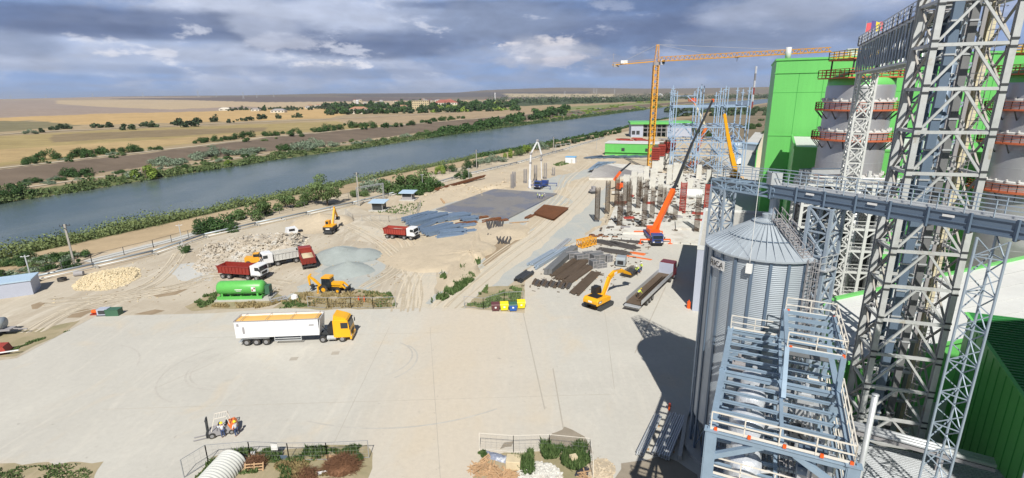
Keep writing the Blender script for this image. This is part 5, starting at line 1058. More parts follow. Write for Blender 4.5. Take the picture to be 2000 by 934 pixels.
# ------------------------------------------------------------------ bins
for i, (px_, py_, m1, m2, lb) in enumerate(((968, 607, 'bin_brown', 'bin_brown', 'dark brown wheeled bin, left end of the row of four'), (985, 606, 'bin_yellow', 'bin_yellow', 'yellow wheeled bin between the brown and the blue one'), (1002, 607, 'bin_blue', 'bin_green', 'blue wheeled bin with dark green lid'), (1018, 602, 'bin_yellow', 'bin_yellow', 'yellow wheeled bin at the right end of the row of four'))):
    a = g(px_, py_); t_ = thing('recycling_bin', lb, 'bin', a, R_(4), 'bins in a row'); b = MB(); b.box(0, 0, .15, 1.05, .75, .95, taper=(1.25, 1.3)); b.build('tub', m1, t_); b = MB(); b.add([(-.68, -.52, 1.1), (.68, -.52, 1.1), (.68, .52, 1.1), (-.68, .52, 1.1), (-.66, -.45, 1.25), (.66, -.45, 1.25), (.66, .45, 1.38), (-.66, .45, 1.38)], [(0, 3, 2, 1), (4, 5, 6, 7), (0, 1, 5, 4), (1, 2, 6, 5), (2, 3, 7, 6), (3, 0, 4, 7)]); b.build('lid', m2, t_)
    b = MB(); b.bb(-.14, .14, -.5, -.47, .6, .85); b.build('sticker', 'sign_white', t_)
    for x in (-.45, .45):
        for y in (-.3, .3): b = MB(); b.tube((x-.04, y, .1), (x+.04, y, .1), .1, 8); b.build('wheel', 'black', t_)
# ------------------------------------------------------------------ people
def skin(name, pts, edges, rad, m, par=None, sub=1):
    me = bpy.data.meshes.new(name); me.from_pydata(pts, edges, []); me.materials.append(M[m]); o = bpy.data.objects.new(name, me); COL.objects.link(o)
    if par: o.parent = par
    md = o.modifiers.new('skin', 'SKIN'); sv = me.skin_vertices[0].data
    for i, r in enumerate(rad): sv[i].radius = (r, r) if not isinstance(r, tuple) else r
    sv[0].use_root = True; md.use_smooth_shade = True
    s2 = o.modifiers.new('sub', 'SUBSURF'); s2.levels = sub; s2.render_levels = sub
    return o
def person(label, loc, rz, pose='stand', top='shirt', legs='jeans', hat='hat_yellow', group=None, z=0):
    t_ = thing('person', label, 'person', Vector(loc)+Vector((0, 0, z)), rz, group)
    lean = 0.0 if pose != 'bend' else .75
    def up(x, y, z_):      # bend the trunk forward about the hips
        if z_ < .95: return (x, y, z_)
        d = z_-.95; return (x + d*math.sin(lean), y, .95 + d*math.cos(lean))
    hl, hr = {'stand': ((.08, .32, .98), (.12, -.32, .98)), 'reach': ((.5, .28, 1.3), (.15, -.3, 1.0)), 'bend': ((.75, .25, .75), (.75, -.2, .72)), 'hips': ((.05, .34, 1.12), (.3, -.25, 1.15))}[pose]
    el_ = ((hl[0]*.4, .30, 1.18), (hr[0]*.4, -.30, 1.18)) if pose != 'bend' else (up(.15, .26, 1.2), up(.15, -.26, 1.2))
    P = [(0, 0, .95), up(0, 0, 1.15), up(0, 0, 1.38), up(.01, 0, 1.50), up(.03, 0, 1.62), up(.03, 0, 1.74), (.0, .10, .9), (.02, .11, .5), (0, .12, .09), (.16, .13, .04), (.0, -.10, .9), (.05, -.11, .5), (.02, -.12, .09), (.18, -.13, .04),
         up(0, .18, 1.42), el_[0], hl, up(0, -.18, 1.42), el_[1], hr]
    E = [(0, 1), (1, 2), (2, 3), (3, 4), (4, 5), (0, 6), (6, 7), (7, 8), (8, 9), (0, 10), (10, 11), (11, 12), (12, 13), (2, 14), (14, 15), (15, 16), (2, 17), (17, 18), (18, 19)]
    Rr = [.13, .12, .13, .055, .085, .07, .085, .06, .045, .035, .085, .06, .045, .035, .055, .042, .03, .055, .042, .03]
    for hi, h in ((16, Vector(hl)), (19, Vector(hr))):        # palm and five fingers
        d = (h-Vector(P[hi-1])).normalized(); sgn = 1 if hi == 16 else -1; side = d.cross(Vector((0, 1, 0))).normalized() if abs(d.y) < .9 else Vector((1, 0, 0))
        P.append(tuple(h+d*.07)); E.append((hi, len(P)-1)); Rr.append((.035, .018)); pm_ = len(P)-1
        for k, ln in ((-1.5, .07), (-.5, .085), (.5, .08), (1.5, .06)):
            q = h+d*(.08+ln*.5)+side*(k*.02); P.append(tuple(q)); Rr.append(.0085); E.append((pm_, len(P)-1)); P.append(tuple(h+d*(.08+ln)+side*(k*.02)+Vector((0, -sgn*.02, 0)))); Rr.append(.0075); E.append((len(P)-2, len(P)-1))
        P.append(tuple(h+d*.06+side*.055)); Rr.append(.0095); E.append((hi, len(P)-1))
    skin('body', P, E, Rr, 'skin', t_)
    skin('jacket', [P[0], P[1], P[2], P[14], P[15], tuple(Vector(P[15]).lerp(Vector(hl), .85)), P[17], P[18], tuple(Vector(P[18]).lerp(Vector(hr), .85))], [(0, 1), (1, 2), (2, 3), (3, 4), (4, 5), (2, 6), (6, 7), (7, 8)], [.155, .145, .16, .075, .06, .05, .075, .06, .05], top, t_)
    skin('trousers', [(0, 0, .98), P[6], P[7], (0, .12, .14), P[10], P[11], (.02, -.12, .14)], [(0, 1), (1, 2), (2, 3), (0, 4), (4, 5), (5, 6)], [.15, .105, .08, .065, .105, .08, .065], legs, t_)
    hp = Vector(up(.03, 0, 1.70)); b = MB(); b.lathe([(.165, 0), (.125, .015), (.12, .07), (.085, .125), (0, .15)], 14); o = b.build('helmet', hat, t_, True); o.location = hp; o.rotation_euler = (0, lean, 0)
    f = MB()
    for s_ in (-.032, .032): f.box(.115, s_, .0, .02, .02, .014)
    f.box(.118, 0, -.05, .02, .045, .01); f.add([(.11, -.014, -.035), (.11, .014, -.035), (.14, 0, -.035), (.112, 0, .0)], [(0, 1, 3), (1, 2, 3), (2, 0, 3), (0, 2, 1)])
    o2 = f.build('face', 'ink', t_); o2.location = hp-Vector((0, 0, .05)); o2.rotation_euler = (0, lean, 0)
    if top in ('hivis', 'orange_vest'):
        b = MB(); b.lathe([(.172, 1.05), (.172, 1.10)], 14); b.build('reflective_band', 'sign_white', t_)
    return t_
person('worker in pale blue shirt and yellow helmet leaning on the forklift', g(437, 855), R_(130), 'reach')
person('worker in pale blue shirt standing behind the forklift, right of it', g(463, 852), R_(160), 'stand')
# ------------------------------------------------------------------ forklift
a = g(402, 853); c = g(452, 842); t_ = thing('forklift', 'grey and orange forklift with empty forks, two workers beside it', 'forklift', (g(418, 857)+g(447, 838))/2, ang(g(450, 845), g(404, 856)))
b = MB(); b.xprism([(-1.3, .25), (1.0, .25), (1.0, .75), (.3, .8), (.2, .7), (-.4, .7), (-.5, 1.05), (-1.3, 1.05)], -.55, .55); b.build('body', 'slate', t_)
b = MB(); b.xprism([(-1.55, .3), (-1.1, .3), (-.75, 1.15), (-1.3, 1.25), (-1.5, 1.0)], -.56, .56); b.build('counterweight', 'orange2', t_)
b = MB()
for s_ in (-.5, .5): b.beam((-.95, s_, 1.1), (-.75, s_, 2.15), .07); b.beam((.75, s_, .8), (.35, s_, 2.15), .07); b.beam((-.75, s_, 2.15), (.35, s_, 2.15), .07)
for i in range(6): b.beam((-.75+i*.22, -.5, 2.15), (-.75+i*.22, .5, 2.15), .04)
b.build('overhead_guard', 'rail_white', t_)
b = MB()
for s_ in (-.32, .32): b.beam((1.15, s_, .1), (1.1, s_, 2.1), .12, .16)
for z in (.3, 1.1, 2.0): b.beam((1.15, -.36, z), (1.15, .36, z), .1)
b.bb(1.2, 1.28, -.5, .5, .2, .65); b.build('mast', 'dark_steel', t_)
for s_ in (-.28, .28): b = MB(); b.bb(1.25, 2.45, s_-.06, s_+.06, .08, .13); b.bb(1.24, 1.3, s_-.06, s_+.06, .08, .6); b.build('fork', 'slate', t_)
b = MB(); b.box(-.35, 0, .75, .5, .5, .15); b.box(-.6, 0, .85, .12, .5, .5, ry=.1); b.build('seat', 'black', t_)
b = MB(); b.tube((.25, 0, .8), (.1, 0, 1.25), .03, 6); b.tube((.05, -.0, 1.25), (.1, 0, 1.28), .17, 10); b.build('steering_wheel', 'black', t_)
for y in (-.5, .5): wheel(t_, .75, y, .33, .24); wheel(t_, -1.0, y, .27, .2)
# ------------------------------------------------------------------ open lorry with dark red cab
a, c = g(1238, 606), g(1307, 540); d = (c-a); L = d.length+.6; t_ = thing('flatbed_lorry', 'dark red lorry with an open grey drop side trailer, tail towards the yellow excavator', 'lorry', (a+c)/2, ang(a, c)); h = L/2
b = MB(); b.bb(-h+.3, h-.8, -.45, .45, .8, 1.1); b.build('chassis', 'dark_steel', t_)
b = MB(); b.bb(-h, h-2.7, -1.27, 1.27, 1.15, 1.3); bd = b.build('trailer_bed', 'brownsteel', t_)
b = MB(); b.bb(-h, h-2.7, -1.3, -1.24, 1.3, 2.0); b.build('side_board', 'galv', bd); b = MB(); b.bb(-h, h-2.7, 1.24, 1.3, 1.3, 2.0); b.build('side_board', 'galv', bd)
b = MB(); b.bb(-h-.9, -h, -1.27, 1.27, .95, 1.05); b.build('tailboard', 'galv', bd); b = MB(); b.bb(h-2.72, h-2.6, -1.27, 1.27, 1.3, 3.3); b.build('headboard', 'cladding', bd)
b = MB(); rr = random.Random(4)
for i in range(16): y = -1.0+rr.random()*.9; z = 1.36+.1*(i//6); b.beam((-h+1+rr.random(), y, z), (h-4-rr.random()*2, y+rr.uniform(-.1, .1), z), .13)
b.build('pipe_load', 'brownsteel', bd)
for i in range(3):
    for y in (-1.05, 1.05): wheel(t_, -h+3.2+i*1.3, y, .5, .34)
for y in (-1.05, 1.05): wheel(t_, h-4.0+.6, y, .5, .34); wheel(t_, h-1.3, y, .5, .34)
cab(t_, h-2.45, 2.3, 2.48, .8, 2.6, 'maroon')
for a, lb, ps, z_ in ((g(1252, 536), 'worker in yellow hi-vis vest at the steel mesh stack, right one', 'stand', .6), (g(1247, 540), 'worker in yellow hi-vis vest at the steel mesh stack, left one bent forward', 'bend', .6)): person(lb, a, R_(200), ps, 'hivis', 'jeans', 'sign_white', None, z_)
a = g(1246, 582, 1.35); person('worker in yellow hi-vis vest bending down on the trailer bed', (a.x, a.y, 1.32), R_(30), 'bend', 'hivis', 'brownsteel', 'hat_yellow')
# ------------------------------------------------------------------ stacks of steel and stores on the right of the haul road
def bundle(name, label, cat, p0, p1, w, m, n=8, layers=1, t=.2, h=None, hollow=False, group=None, z0=.12, jit=.06, base=True, kind='beam'):
    a, c = g(*p0), g(*p1); L = (c-a).length; tt = thing(name, label, cat, (a+c)/2, ang(a, c), group); rr = random.Random(len(label)+n)
    for k in range(layers):
        for i in range(n):
            b = MB(); y = -w/2+w*(i+.5)/n; j = rr.uniform(-jit, jit)*8; z = z0+k*(h or t)*1.02; sk = rr.uniform(-jit, jit)
            if kind == 'pipe': b.tube((-L/2+j, y, z+t/2), (L/2+j, y+sk, z+t/2), t/2, 8)
            else: b.beam((-L/2+j, y, z+(h or t)/2), (L/2+j, y+sk, z+(h or t)/2), t, h or t)
            b.build('section', m, tt)
    if base:
        b = MB()
        for x in (-L*.3, L*.3): b.bb(x-.1, x+.1, -w/2-.1, w/2+.1, 0, z0)
        b.build('bearer', 'wood', tt)
    return tt
bundle('beam_stack', 'blue grey steel beams lying beside the haul road, left pair', 'steel beams', (1034, 520), (1082, 492), 1.3, 'bluegrey_light', 3, 1, .35, .4)
bundle('beam_stack', 'blue grey steel beams right of the left pair beside the haul road', 'steel beams', (1046, 526), (1106, 488), 1.0, 'bluegrey_light', 2, 2, .4, .3)
bundle('beam_stack', 'thin long steel sections lying toward the rebar columns', 'steel beams', (1078, 496), (1112, 468), 1.6, 'galv', 4, 1, .22, .2)
bundle('box_girder', 'long grey hollow box girder right of the blue beams', 'box girder', (1070, 538), (1122, 490), 1.6, 'store_grey', 2, 1, .75, 1.1)
for i, (p0, p1, w_, n_) in enumerate((((1082, 540), (1126, 508), 1.6, 6), ((1092, 548), (1142, 510), 2.2, 9), ((1106, 554), (1152, 522), 2.0, 9), ((1122, 576), (1164, 534), 2.0, 8))):
    bundle('steel_bar_stack', ('narrow bundle of dark brown steel bars next to the box girder', 'wide bundle of dark brown steel bars in the middle of the stores', 'brown steel bars right of the wide bundle', 'long dark steel bars nearest the yellow excavator')[i], 'steel bars', p0, p1, w_, 'brownsteel', n_, 2, .17, .14)
for i in range(14):
    px_ = 1042+i*5.2; py_ = 556+ (i % 3)*1.5+i*.5; bundle('offcut_pile', 'short dark steel offcuts in the row below the long brown bars', 'steel offcuts', (px_, py_), (px_+5, py_-9), .6, 'store_steel' if i % 2 else 'brownsteel', 2, 2, .22, .2, group='short steel offcuts in a row', base=False, z0=.02)
bundle('pipe_bundle', 'black wrapped bundle standing at the left end of the offcuts', 'bundle', (1012, 551), (1034, 536), 1.8, 'dark_steel', 6, 3, .25, .2)
for i, (px_, py_, w_, d_, h_) in enumerate(((1120, 505, 3, 1.6, 1.6), (1135, 508, 3, 1.6, 1.5), (1150, 505, 2.6, 1.6, 1.7), (1166, 510, 2.8, 2.4, 1.9), (1172, 522, 2.4, 1.8, 1.2), (1160, 522, 1.6, 2, 1.8), (1188, 511, 1.4, 1.4, 1.7), (1168, 500, 2.2, 1.2, 1.2))):
    a = g(px_, py_); t_ = thing('formwork_crate', 'grey metal crate among the stacked crates behind the brown bars', 'crate', a, .35, 'grey metal crates stacked together'); b = MB(); b.box(0, 0, 0, w_*.85, d_*.9, h_*.8); b.build('box', 'store_grey', t_); b = MB()
    for x in (-1, 0, 1):
        for y in (-1, 1): b.box(x*w_*.44, y*d_*.46, 0, .1, .1, h_*.9)
    for z in (0, .4, .8):
        for y in (-1, 1): b.box(0, y*d_*.47, h_*z, w_*.9, .08, .1)
    b.build('frame', 'slate', t_)
a = g(1213, 518); t_ = thing('compressor', 'grey machine box with a dark opening between crates and lorry', 'compressor', a, R_(70)); b = MB(); b.xprism([(-1.3, .3), (1.3, .3), (1.3, 1.5), (.8, 1.9), (-.8, 1.9), (-1.3, 1.5)], -.9, .9); b.build('housing', 'pipe', t_); b = MB(); b.bb(-1.32, -1.3, -.6, .6, .5, 1.3); b.build('opening', 'black', t_)
b = MB()
for x in (-.8, .8): b.tube((x, -.95, .3), (x, .95, .3), .3, 10)
b.build('wheel', 'rubber', t_)
a = g(1232, 535); t_ = thing('mesh_stack', 'pile of grey steel mesh mats beside the headboard of the lorry', 'steel mesh', a, R_(52)); rr = random.Random(9)
for k in range(4):
    b = MB(); z = .1+k*.22
    for i in range(16): b.beam((-2.4, -1.1+i*.145, z), (2.4, -1.1+i*.145, z), .03)
    for i in range(24): b.beam((-2.35+i*.2, -1.1, z+.03), (-2.35+i*.2, 1.1, z+.03), .03)
    b.build('mat', 'store_steel', t_)
# yellow crane section
a, c = g(1137, 486), g(1166, 478); t_ = thing('crane_section', 'short yellow lattice crane section lying beside the dark pipes', 'crane section', a, ang(a, c)); b = MB(); b.truss((0, 0, .2), (4.6, 0, .2), (0, 1.7, 0), (0, 0, 1.5), 4, .18, .1, x=True); b.build('lattice', 'crane_yellow', t_); b = MB()
for x in (0, 4.6):
    for y in (0, 1.7):
        for z in (.2, 1.7): b.box(x, y, z-.12, .25, .25, .25)
b.build('joint', 'crane_yellow', t_)
for i, (p0, p1, n_, lb) in enumerate((((1160, 470), (1205, 480), 7, 'dark steel pipes lying left of the crane lorry, rear bundle'), ((1190, 474), (1240, 486), 9, 'dark steel bars between the yellow section and the orange crane'), ((1170, 488), (1225, 496), 7, 'loose dark steel bars in front of the bar heap'), ((1200, 466), (1250, 474), 8, 'dark steel bars nearest the orange crane'))): bundle('steel_bar_stack', lb, 'steel bars', p0, p1, 3.0, 'store_steel', n_, 2, .17, .12, jit=.12, base=False, z0=.03)
bundle('plank_stack', 'orange red planks lying left of the maroon lorry', 'planks', (1222, 500), (1272, 508), .8, 'orange2', 2, 1, .18, .12, base=False, z0=.02)
bundle('plank_stack', 'short red plank stack left of the orange crane base', 'planks', (1232, 494), (1256, 498), 1.0, 'orange2', 3, 2, .25, .12, base=False, z0=.02)
for i in range(7):
    a = g(1156+i*9, 462+i % 2*3); b = MB(); b.lathe([(.3, 0), (.7, 0), (.75, .25), (.7, .5), (.3, .5)], 12); o = b.build('wire_coil', 'rust'); o.location = a; tag(o, 'rusty coil of wire in the row before the rebar columns', 'wire coil', 'rusty wire coils in a row')
# blue steel stacks left
blues = [((785, 430), (838, 416)), ((792, 436), (850, 418)), ((800, 443), (870, 424)), ((812, 450), (858, 432)), ((822, 456), (880, 440)), ((832, 462), (892, 448)), ((845, 452), (905, 440)), ((850, 436), (900, 424)), ((870, 432), (915, 424)), ((880, 446), (925, 440)), ((800, 430), (835, 424)), ((862, 460), (905, 456)), ((870, 422), (905, 418)), ((834, 428), (868, 420)), ((905, 434), (930, 430)), ((895, 456), (925, 452))]
for i, (p0, p1) in enumerate(blues): bundle('beam_stack', 'blue steel stack in the spread behind the tipper', 'steel beams', p0, p1, 2.3, 'stack_blue', 5, 1+(i*7) % 3, .24, .38, group='blue steel stacks behind the tipper', jit=.12)
bundle('beam_stack', 'blue steel beams in a flat stack at the lower edge of the big spread', 'steel beams', (854, 466), (903, 462), 1.8, 'stack_blue', 5, 2, .25, .3)
for i, (p0, p1, lb) in enumerate((((906, 488), (908, 458), 'blue steel beams lying towards the river, left of two narrow stacks'), ((918, 486), (915, 462), 'blue steel beams lying towards the river, right of two narrow stacks'), ((895, 515), (914, 492), 'pale steel bars leaning crosswise on the weeds above the bank'), ((868, 536), (895, 518), 'white grating panels at the left of the bank'))):
    bundle('beam_stack', lb, 'steel beams', p0, p1, 1.7 if i < 2 else 2.6, 'stack_blue' if i < 2 else 'bluegrey_light' if i == 2 else 'dirty_white', 5, 1, .26 if i < 2 else .16, .3 if i < 2 else .12)
for i in range(7):
    px_, py_ = ((908, 431), (917, 438), (940, 428), (952, 434), (965, 431), (978, 434), (900, 440))[i]; bundle('rusty_fittings', 'small rusty steel fittings at the edge of the dark slab', 'steel fittings', (px_-6, py_), (px_+6, py_-2), .9, 'rust', 4, 2, .22, .3, group='rusty fittings by the slab', jit=.2, base=False, z0=.02)
# dark curved bundles
for j, (x0_, x1_, yb, yt) in enumerate(((953, 985, 462, 434), (973, 996, 477, 465))):
    n_ = 9 if j == 0 else 5; a = g(x0_, yb); t_ = thing('rebar_cages', ('dark grey rebar cages laid side by side in the sandy hollow, larger set', 'dark grey rebar cages laid in the hollow, smaller front set')[j], 'rebar cages', a); e1 = g(x1_, yb)-a; e2 = g(x0_, yt)-a
    for i in range(n_):
        b = MB(); p = e1*(i/(n_-1)); b.path([p+e2*f+Vector((.3*math.sin(f*5+i), 0, .25)) for f in (0, .35, .7, 1)], .24, 6); b.build('cage', 'store_steel', t_)
# rusty rebar mats
P = gp([(1042, 420), (1062, 404), (1108, 410), (1080, 432)]); t_ = thing('rebar_mats', 'big pile of rusty reinforcement mats beside the haul road', 'rebar mats', P[0]); O = P[0]
for k in range(4):
    b = MB(); q = [p-O+Vector((random.uniform(-.4, .4), random.uniform(-.4, .4), .12+k*.2)) for p in P]
    for i in range(30): f = i/29; b.beam(q[0].lerp(q[1], f), q[3].lerp(q[2], f), .09)
    for i in range(34): f = i/33; b.beam(q[0].lerp(q[3], f), q[1].lerp(q[2], f), .09)
    b.build('mat', 'rust', t_)
bundle('rebar_bundle', 'small rusty bar bundles left of the big reinforcement mats', 'rebar', (1028, 428), (1040, 422), 1.2, 'rust', 4, 2, .2, .2)
bundle('plank_stack', 'pale timber planks between the slab and the rusty mats', 'planks', (998, 436), (1030, 434), .8, 'wood', 3, 1, .25, .08)
for i in range(12):
    f = i/11; px_ = 862+f*78; py_ = 376-f*23; bundle('rebar_bundle', 'rust brown reinforcement bundle along the pipeline behind the slab', 'rebar', (px_-5, py_), (px_+5, py_-3), 1.6, 'rust', 5, 3, .24, .24, group='rust brown bundles along the pipeline', jit=.2, base=False, z0=.9)
bundle('timber_stack', 'pale timber beam leaning on the sandy excavation edge', 'timber', (857, 386), (868, 398), .7, 'wood', 2, 1, .3, .3, base=False)
# ------------------------------------------------------------------ dark slab being poured
P = gp([(852, 411), (965, 371), (1088, 380), (990, 430)]); b = MB(); b.prism([(p.x, p.y) for p in P], .02, .35); o = b.build('foundation_slab', 'membrane'); tag(o, 'wide dark foundation slab covered with mesh and freshly poured', 'foundation slab')
b = MB(); N = 60
for i in range(N+1): f = i/N; b.beam(P[0].lerp(P[1], f)+Vector((0, 0, .40)), P[3].lerp(P[2], f)+Vector((0, 0, .40)), .035)
for i in range(N+1): f = i/N; b.beam(P[0].lerp(P[3], f)+Vector((0, 0, .43)), P[1].lerp(P[2], f)+Vector((0, 0, .43)), .035)
o2 = b.build('reinforcement_grid', 'slate', o)
P = gp([(1150, 352), (1168, 322), (1262, 328), (1256, 345), (1200, 352)]); b = MB(); b.prism([(p.x, p.y) for p in P], .02, 1.1); o = b.build('foundation_slab', 'concrete_pale'); tag(o, 'second pale foundation slab in front of the blue steel lying by the green building', 'foundation slab'); b = MB()
for i in range(26): f = i/25; b.beam(P[0].lerp(P[1], f)+Vector((0, 0, 1.15)), P[4].lerp(P[3], f)+Vector((0, 0, 1.15)), .18)
b.build('reinforcement_grid', 'slate', o)
for i in range(7): bundle('beam_stack', 'blue steel beams lying in front of the low green building', 'steel beams', (1148+i*24, 310-i*.5), (1180+i*24, 306-i*.2), 6, 'bluegrey', 6, 1, .5, .5, group='blue beams before the low green building', jit=.2)
for i in range(4): bundle('beam_stack', 'blue steel beams at the left end of the second slab', 'steel beams', (1152+i*9, 338-i*4), (1172+i*9, 322), 2, 'bluesteel', 3, 1, .5, .4, group='blue beams at the second slab', z0=1.2)
# ------------------------------------------------------------------ concrete pump lorry
a, c = g(1042, 374), g(1072, 360); t_ = thing('concrete_pump', 'blue concrete pump lorry with a tall white folding boom beside the dark slab', 'concrete pump', (a+c)/2, ang(c, a)); s = 9.5
b = MB(); b.bb(-s/2, s/2-2, -1.1, 1.1, .9, 1.5); b.bb(-s/2, -s/2+2.2, -1.2, 1.2, 1.5, 2.2); b.build('chassis', 'blue_truck', t_); cab(t_, s/2-2.2, 2.1, 2.5, .9, 2.2, 'blue_truck')
for x in (s/2-1.2, s/2-2.8, -s/2+2.4, -s/2+1.0):
    for y in (-1.05, 1.05): wheel(t_, x, y, .5, .34)
b = MB()
for x in (1.5, -3.6):
    for y in (-1, 1): b.beam((x, y, 1.2), (x+(.6 if x > 0 else -1.6), y*4.2, 1.1), .25); b.beam((x+(.6 if x > 0 else -1.6), y*4.2, 1.2), (x+(.6 if x > 0 else -1.6), y*4.2, 0), .16); b.box(x+(.6 if x > 0 else -1.6), y*4.2, 0, .7, .7, .1)
b.build('outrigger', 'blue_truck', t_)
Wd = lambda p: t_.matrix_basis.inverted() @ p
t_.matrix_basis  # set from loc/rot
mi = (Matrix.Translation(t_.location) @ Matrix.Rotation(t_.rotation_euler.z, 4, 'Z')).inverted(); y0_ = t_.location.y
bp = [mi @ zy(1035, 355, y0_), mi @ zy(1036, 318, y0_), mi @ zy(1037, 300, y0_), mi @ zy(1050, 275, y0_+1), mi @ zy(1058, 303, y0_+1), mi @ zy(1057, 312, y0_+2), mi @ zy(1058, 350, y0_+2)]
b = MB()
for p, q, w_ in zip(bp, bp[1:], (.55, .45, .4, .4, .32, .26)): b.beam(p, q, w_)
bo = b.build('boom', 'white', t_); b = MB()
for p in bp[1:-1]: b.tube(p-Vector((0, .4, 0)), p+Vector((0, .4, 0)), .45, 10)
b.build('boom_joint', 'slate', bo); b = MB(); b.tube(mi @ zy(1035, 372, y0_), bp[0]+Vector((0, 0, .5)), .6, 10); b.build('turret', 'white', t_); b = MB(); b.path([bp[-1], bp[-1]-Vector((.5, 0, 1.5)), bp[-1]-Vector((.6, .3, 3.4))], .12, 6); b.build('hose', 'black', t_)
for i, (px_, py_) in enumerate(((1050, 388), (1054, 389), (1059, 390), (1062, 387))): a = g(px_, py_, .35); person('worker on the dark slab beside the concrete pump', (a.x, a.y, .44), i*1.7, ('stand', 'bend', 'hips', 'bend')[i], ('hivis', 'shirt', 'hivis', 'dirty_white')[i], 'jeans', 'sign_white', 'workers on the dark slab')
# rebar columns near the pump
def rebar_col(a, h, w, label, group, m='brownsteel', head=True, name='rebar_column', tie=.25):
    t_ = thing(name, label, 'rebar column', a, R_(-18), group); b = MB()
    for i in range(5):
        for x, y in ((-w/2+w*i/4, -w/2), (-w/2+w*i/4, w/2), (-w/2, -w/2+w*i/4), (w/2, -w/2+w*i/4)): b.beam((x, y, 0), (x, y, h*(1 if (i % 2) else .97)), .07)
    b.build('bars', m, t_); b = MB(); z = .3
    while z < h*.9:
        for s_ in (-1, 1): b.beam((-w/2, s_*w/2, z), (w/2, s_*w/2, z), .05, .07); b.beam((s_*w/2, -w/2, z), (s_*w/2, w/2, z), .05, .07)
        z += tie
    b.build('ties', m, t_); return t_
for px_, pb, pt in ((1004, 365, 335), (1026, 358, 330), (1046, 354, 322), (1065, 350, 318), (1081, 343, 327), (1001, 368, 340)):
    a = g(px_, pb); rebar_col(a, zy(px_, pt, a.y).z, 1.0, 'dark rebar column standing around the concrete pump', 'rebar columns by the concrete pump', 'slate', tie=.6)
# ------------------------------------------------------------------ foundation with columns (middle right)
CO = g(1182, 452); th_ = R_(-16)
def cw(a_, b_, z=0): return Vector((CO.x + b_*math.cos(th_) - a_*math.sin(th_), CO.y + b_*math.sin(th_) + a_*math.cos(th_), z))
b = MB(); b.box(0, 0, 0, 34, 108, .5); b.box(-8, -48, .5, 9, 6, .4); b.box(6, -40, .5, 12, 8, .5); b.box(-6, -22, .5, 16, 10, .6)
o = b.build('raft_foundation', 'concrete_pale'); c_ = cw(48, 17); o.location = (c_.x, c_.y, 0); o.rotation_euler = (0, 0, th_); tag(o, 'long pale concrete raft foundation carrying the columns', 'foundation')
rows = [(1166, 430, 366), (1186, 415, 353), (1204, 402, 345), (1228, 393, 353), (1210, 440, 375), (1228, 425, 362), (1246, 410, 345), (1261, 397, 350), (1257, 443, 382), (1273, 426, 365), (1287, 410, 360), (1252, 385, 355), (1232, 380, 348), (1220, 404, 355), (1300, 420, 368), (1360, 452, 380), (1318, 430, 400), (1296, 400, 365)]
for px_, pb, pt in rows:
    a = g(px_, pb, .5); rebar_col(Vector((a.x, a.y, .5)), max(3, zy(px_, pt, a.y).z-.5), 1.15, 'brown rebar column rising from the pale foundation', 'brown rebar columns on the foundation', 'brownsteel', tie=.33)
def conc_col(px_, pb, pt, w=1.3, red=0, grp='bare concrete columns on the foundation', cap=False):
    a = g(px_, pb, .5); H_ = zy(px_, pt, a.y).z-.5; t_ = thing('concrete_column', 'concrete column topped by red formwork beside the tower crane' if red else 'bare pale concrete column on the foundation', 'column', (a.x, a.y, .5), th_, grp); b = MB(); b.box(0, 0, 0, w, w, H_*(1-red)); b.build('shaft', 'concrete_pale', t_)
    if red:
        b = MB(); z0_ = H_*(1-red); b.box(0, 0, z0_, w*1.12, w*1.12, H_*red)
        for i in range(7): b.box(0, 0, z0_+H_*red*i/7+.1, w*1.4, w*1.4, .14)
        for x in (-1, 1):
            for y in (-1, 1): b.box(x*w*.62, y*w*.62, z0_, .16, .16, H_*red)
        b.build('formwork', 'redform', t_); b = MB(); b.box(0, 0, H_, w*.8, w*.8, .8); b.build('starter_bars', 'brownsteel', t_)
for px_, pb, pt in ((1278, 345, 288), (1289, 335, 282), (1300, 328, 277), (1310, 320, 273)): conc_col(px_, pb, pt, 2.4, .42, 'concrete columns with red formwork in a row')
for px_, pb, pt in ((1222, 392, 342), (1237, 380, 335), (1262, 352, 325), (1274, 370, 330), (1290, 372, 340), (1306, 360, 322), (1318, 352, 318), (1328, 350, 320), (1364, 348, 322), (1330, 366, 345), (1346, 372, 350), (1300, 385, 362), (1384, 352, 332), (1250, 362, 338)): conc_col(px_, pb, pt, 1.9)
for px_, pb, pt, lb in ((1332, 416, 356, 'red lattice formwork tower in the middle of the foundation'), (1380, 408, 360, 'red lattice formwork tower beside the conveyor support')):
    a = g(px_, pb, .5); H_ = zy(px_, pt, a.y).z-.5; t_ = thing('formwork_tower', lb, 'formwork', (a.x, a.y, .5), th_); b = MB()
    for x in (-1, 1):
        for y in (-1, 1): b.beam((x*.75, y*.6, 0), (x*.75, y*.6, H_), .18)
    b.build('post', 'redform', t_); b = MB()
    for i in range(int(H_/.45)):
        for y in (-.65, .65): b.beam((-.9, y, .3+i*.45), (.9, y, .3+i*.45), .12, .16)
        for x in (-.8, .8): b.beam((x, -.7, .3+i*.45), (x, .7, .3+i*.45), .12)
    b.build('waler', 'redform', t_)
rr = random.Random(21)
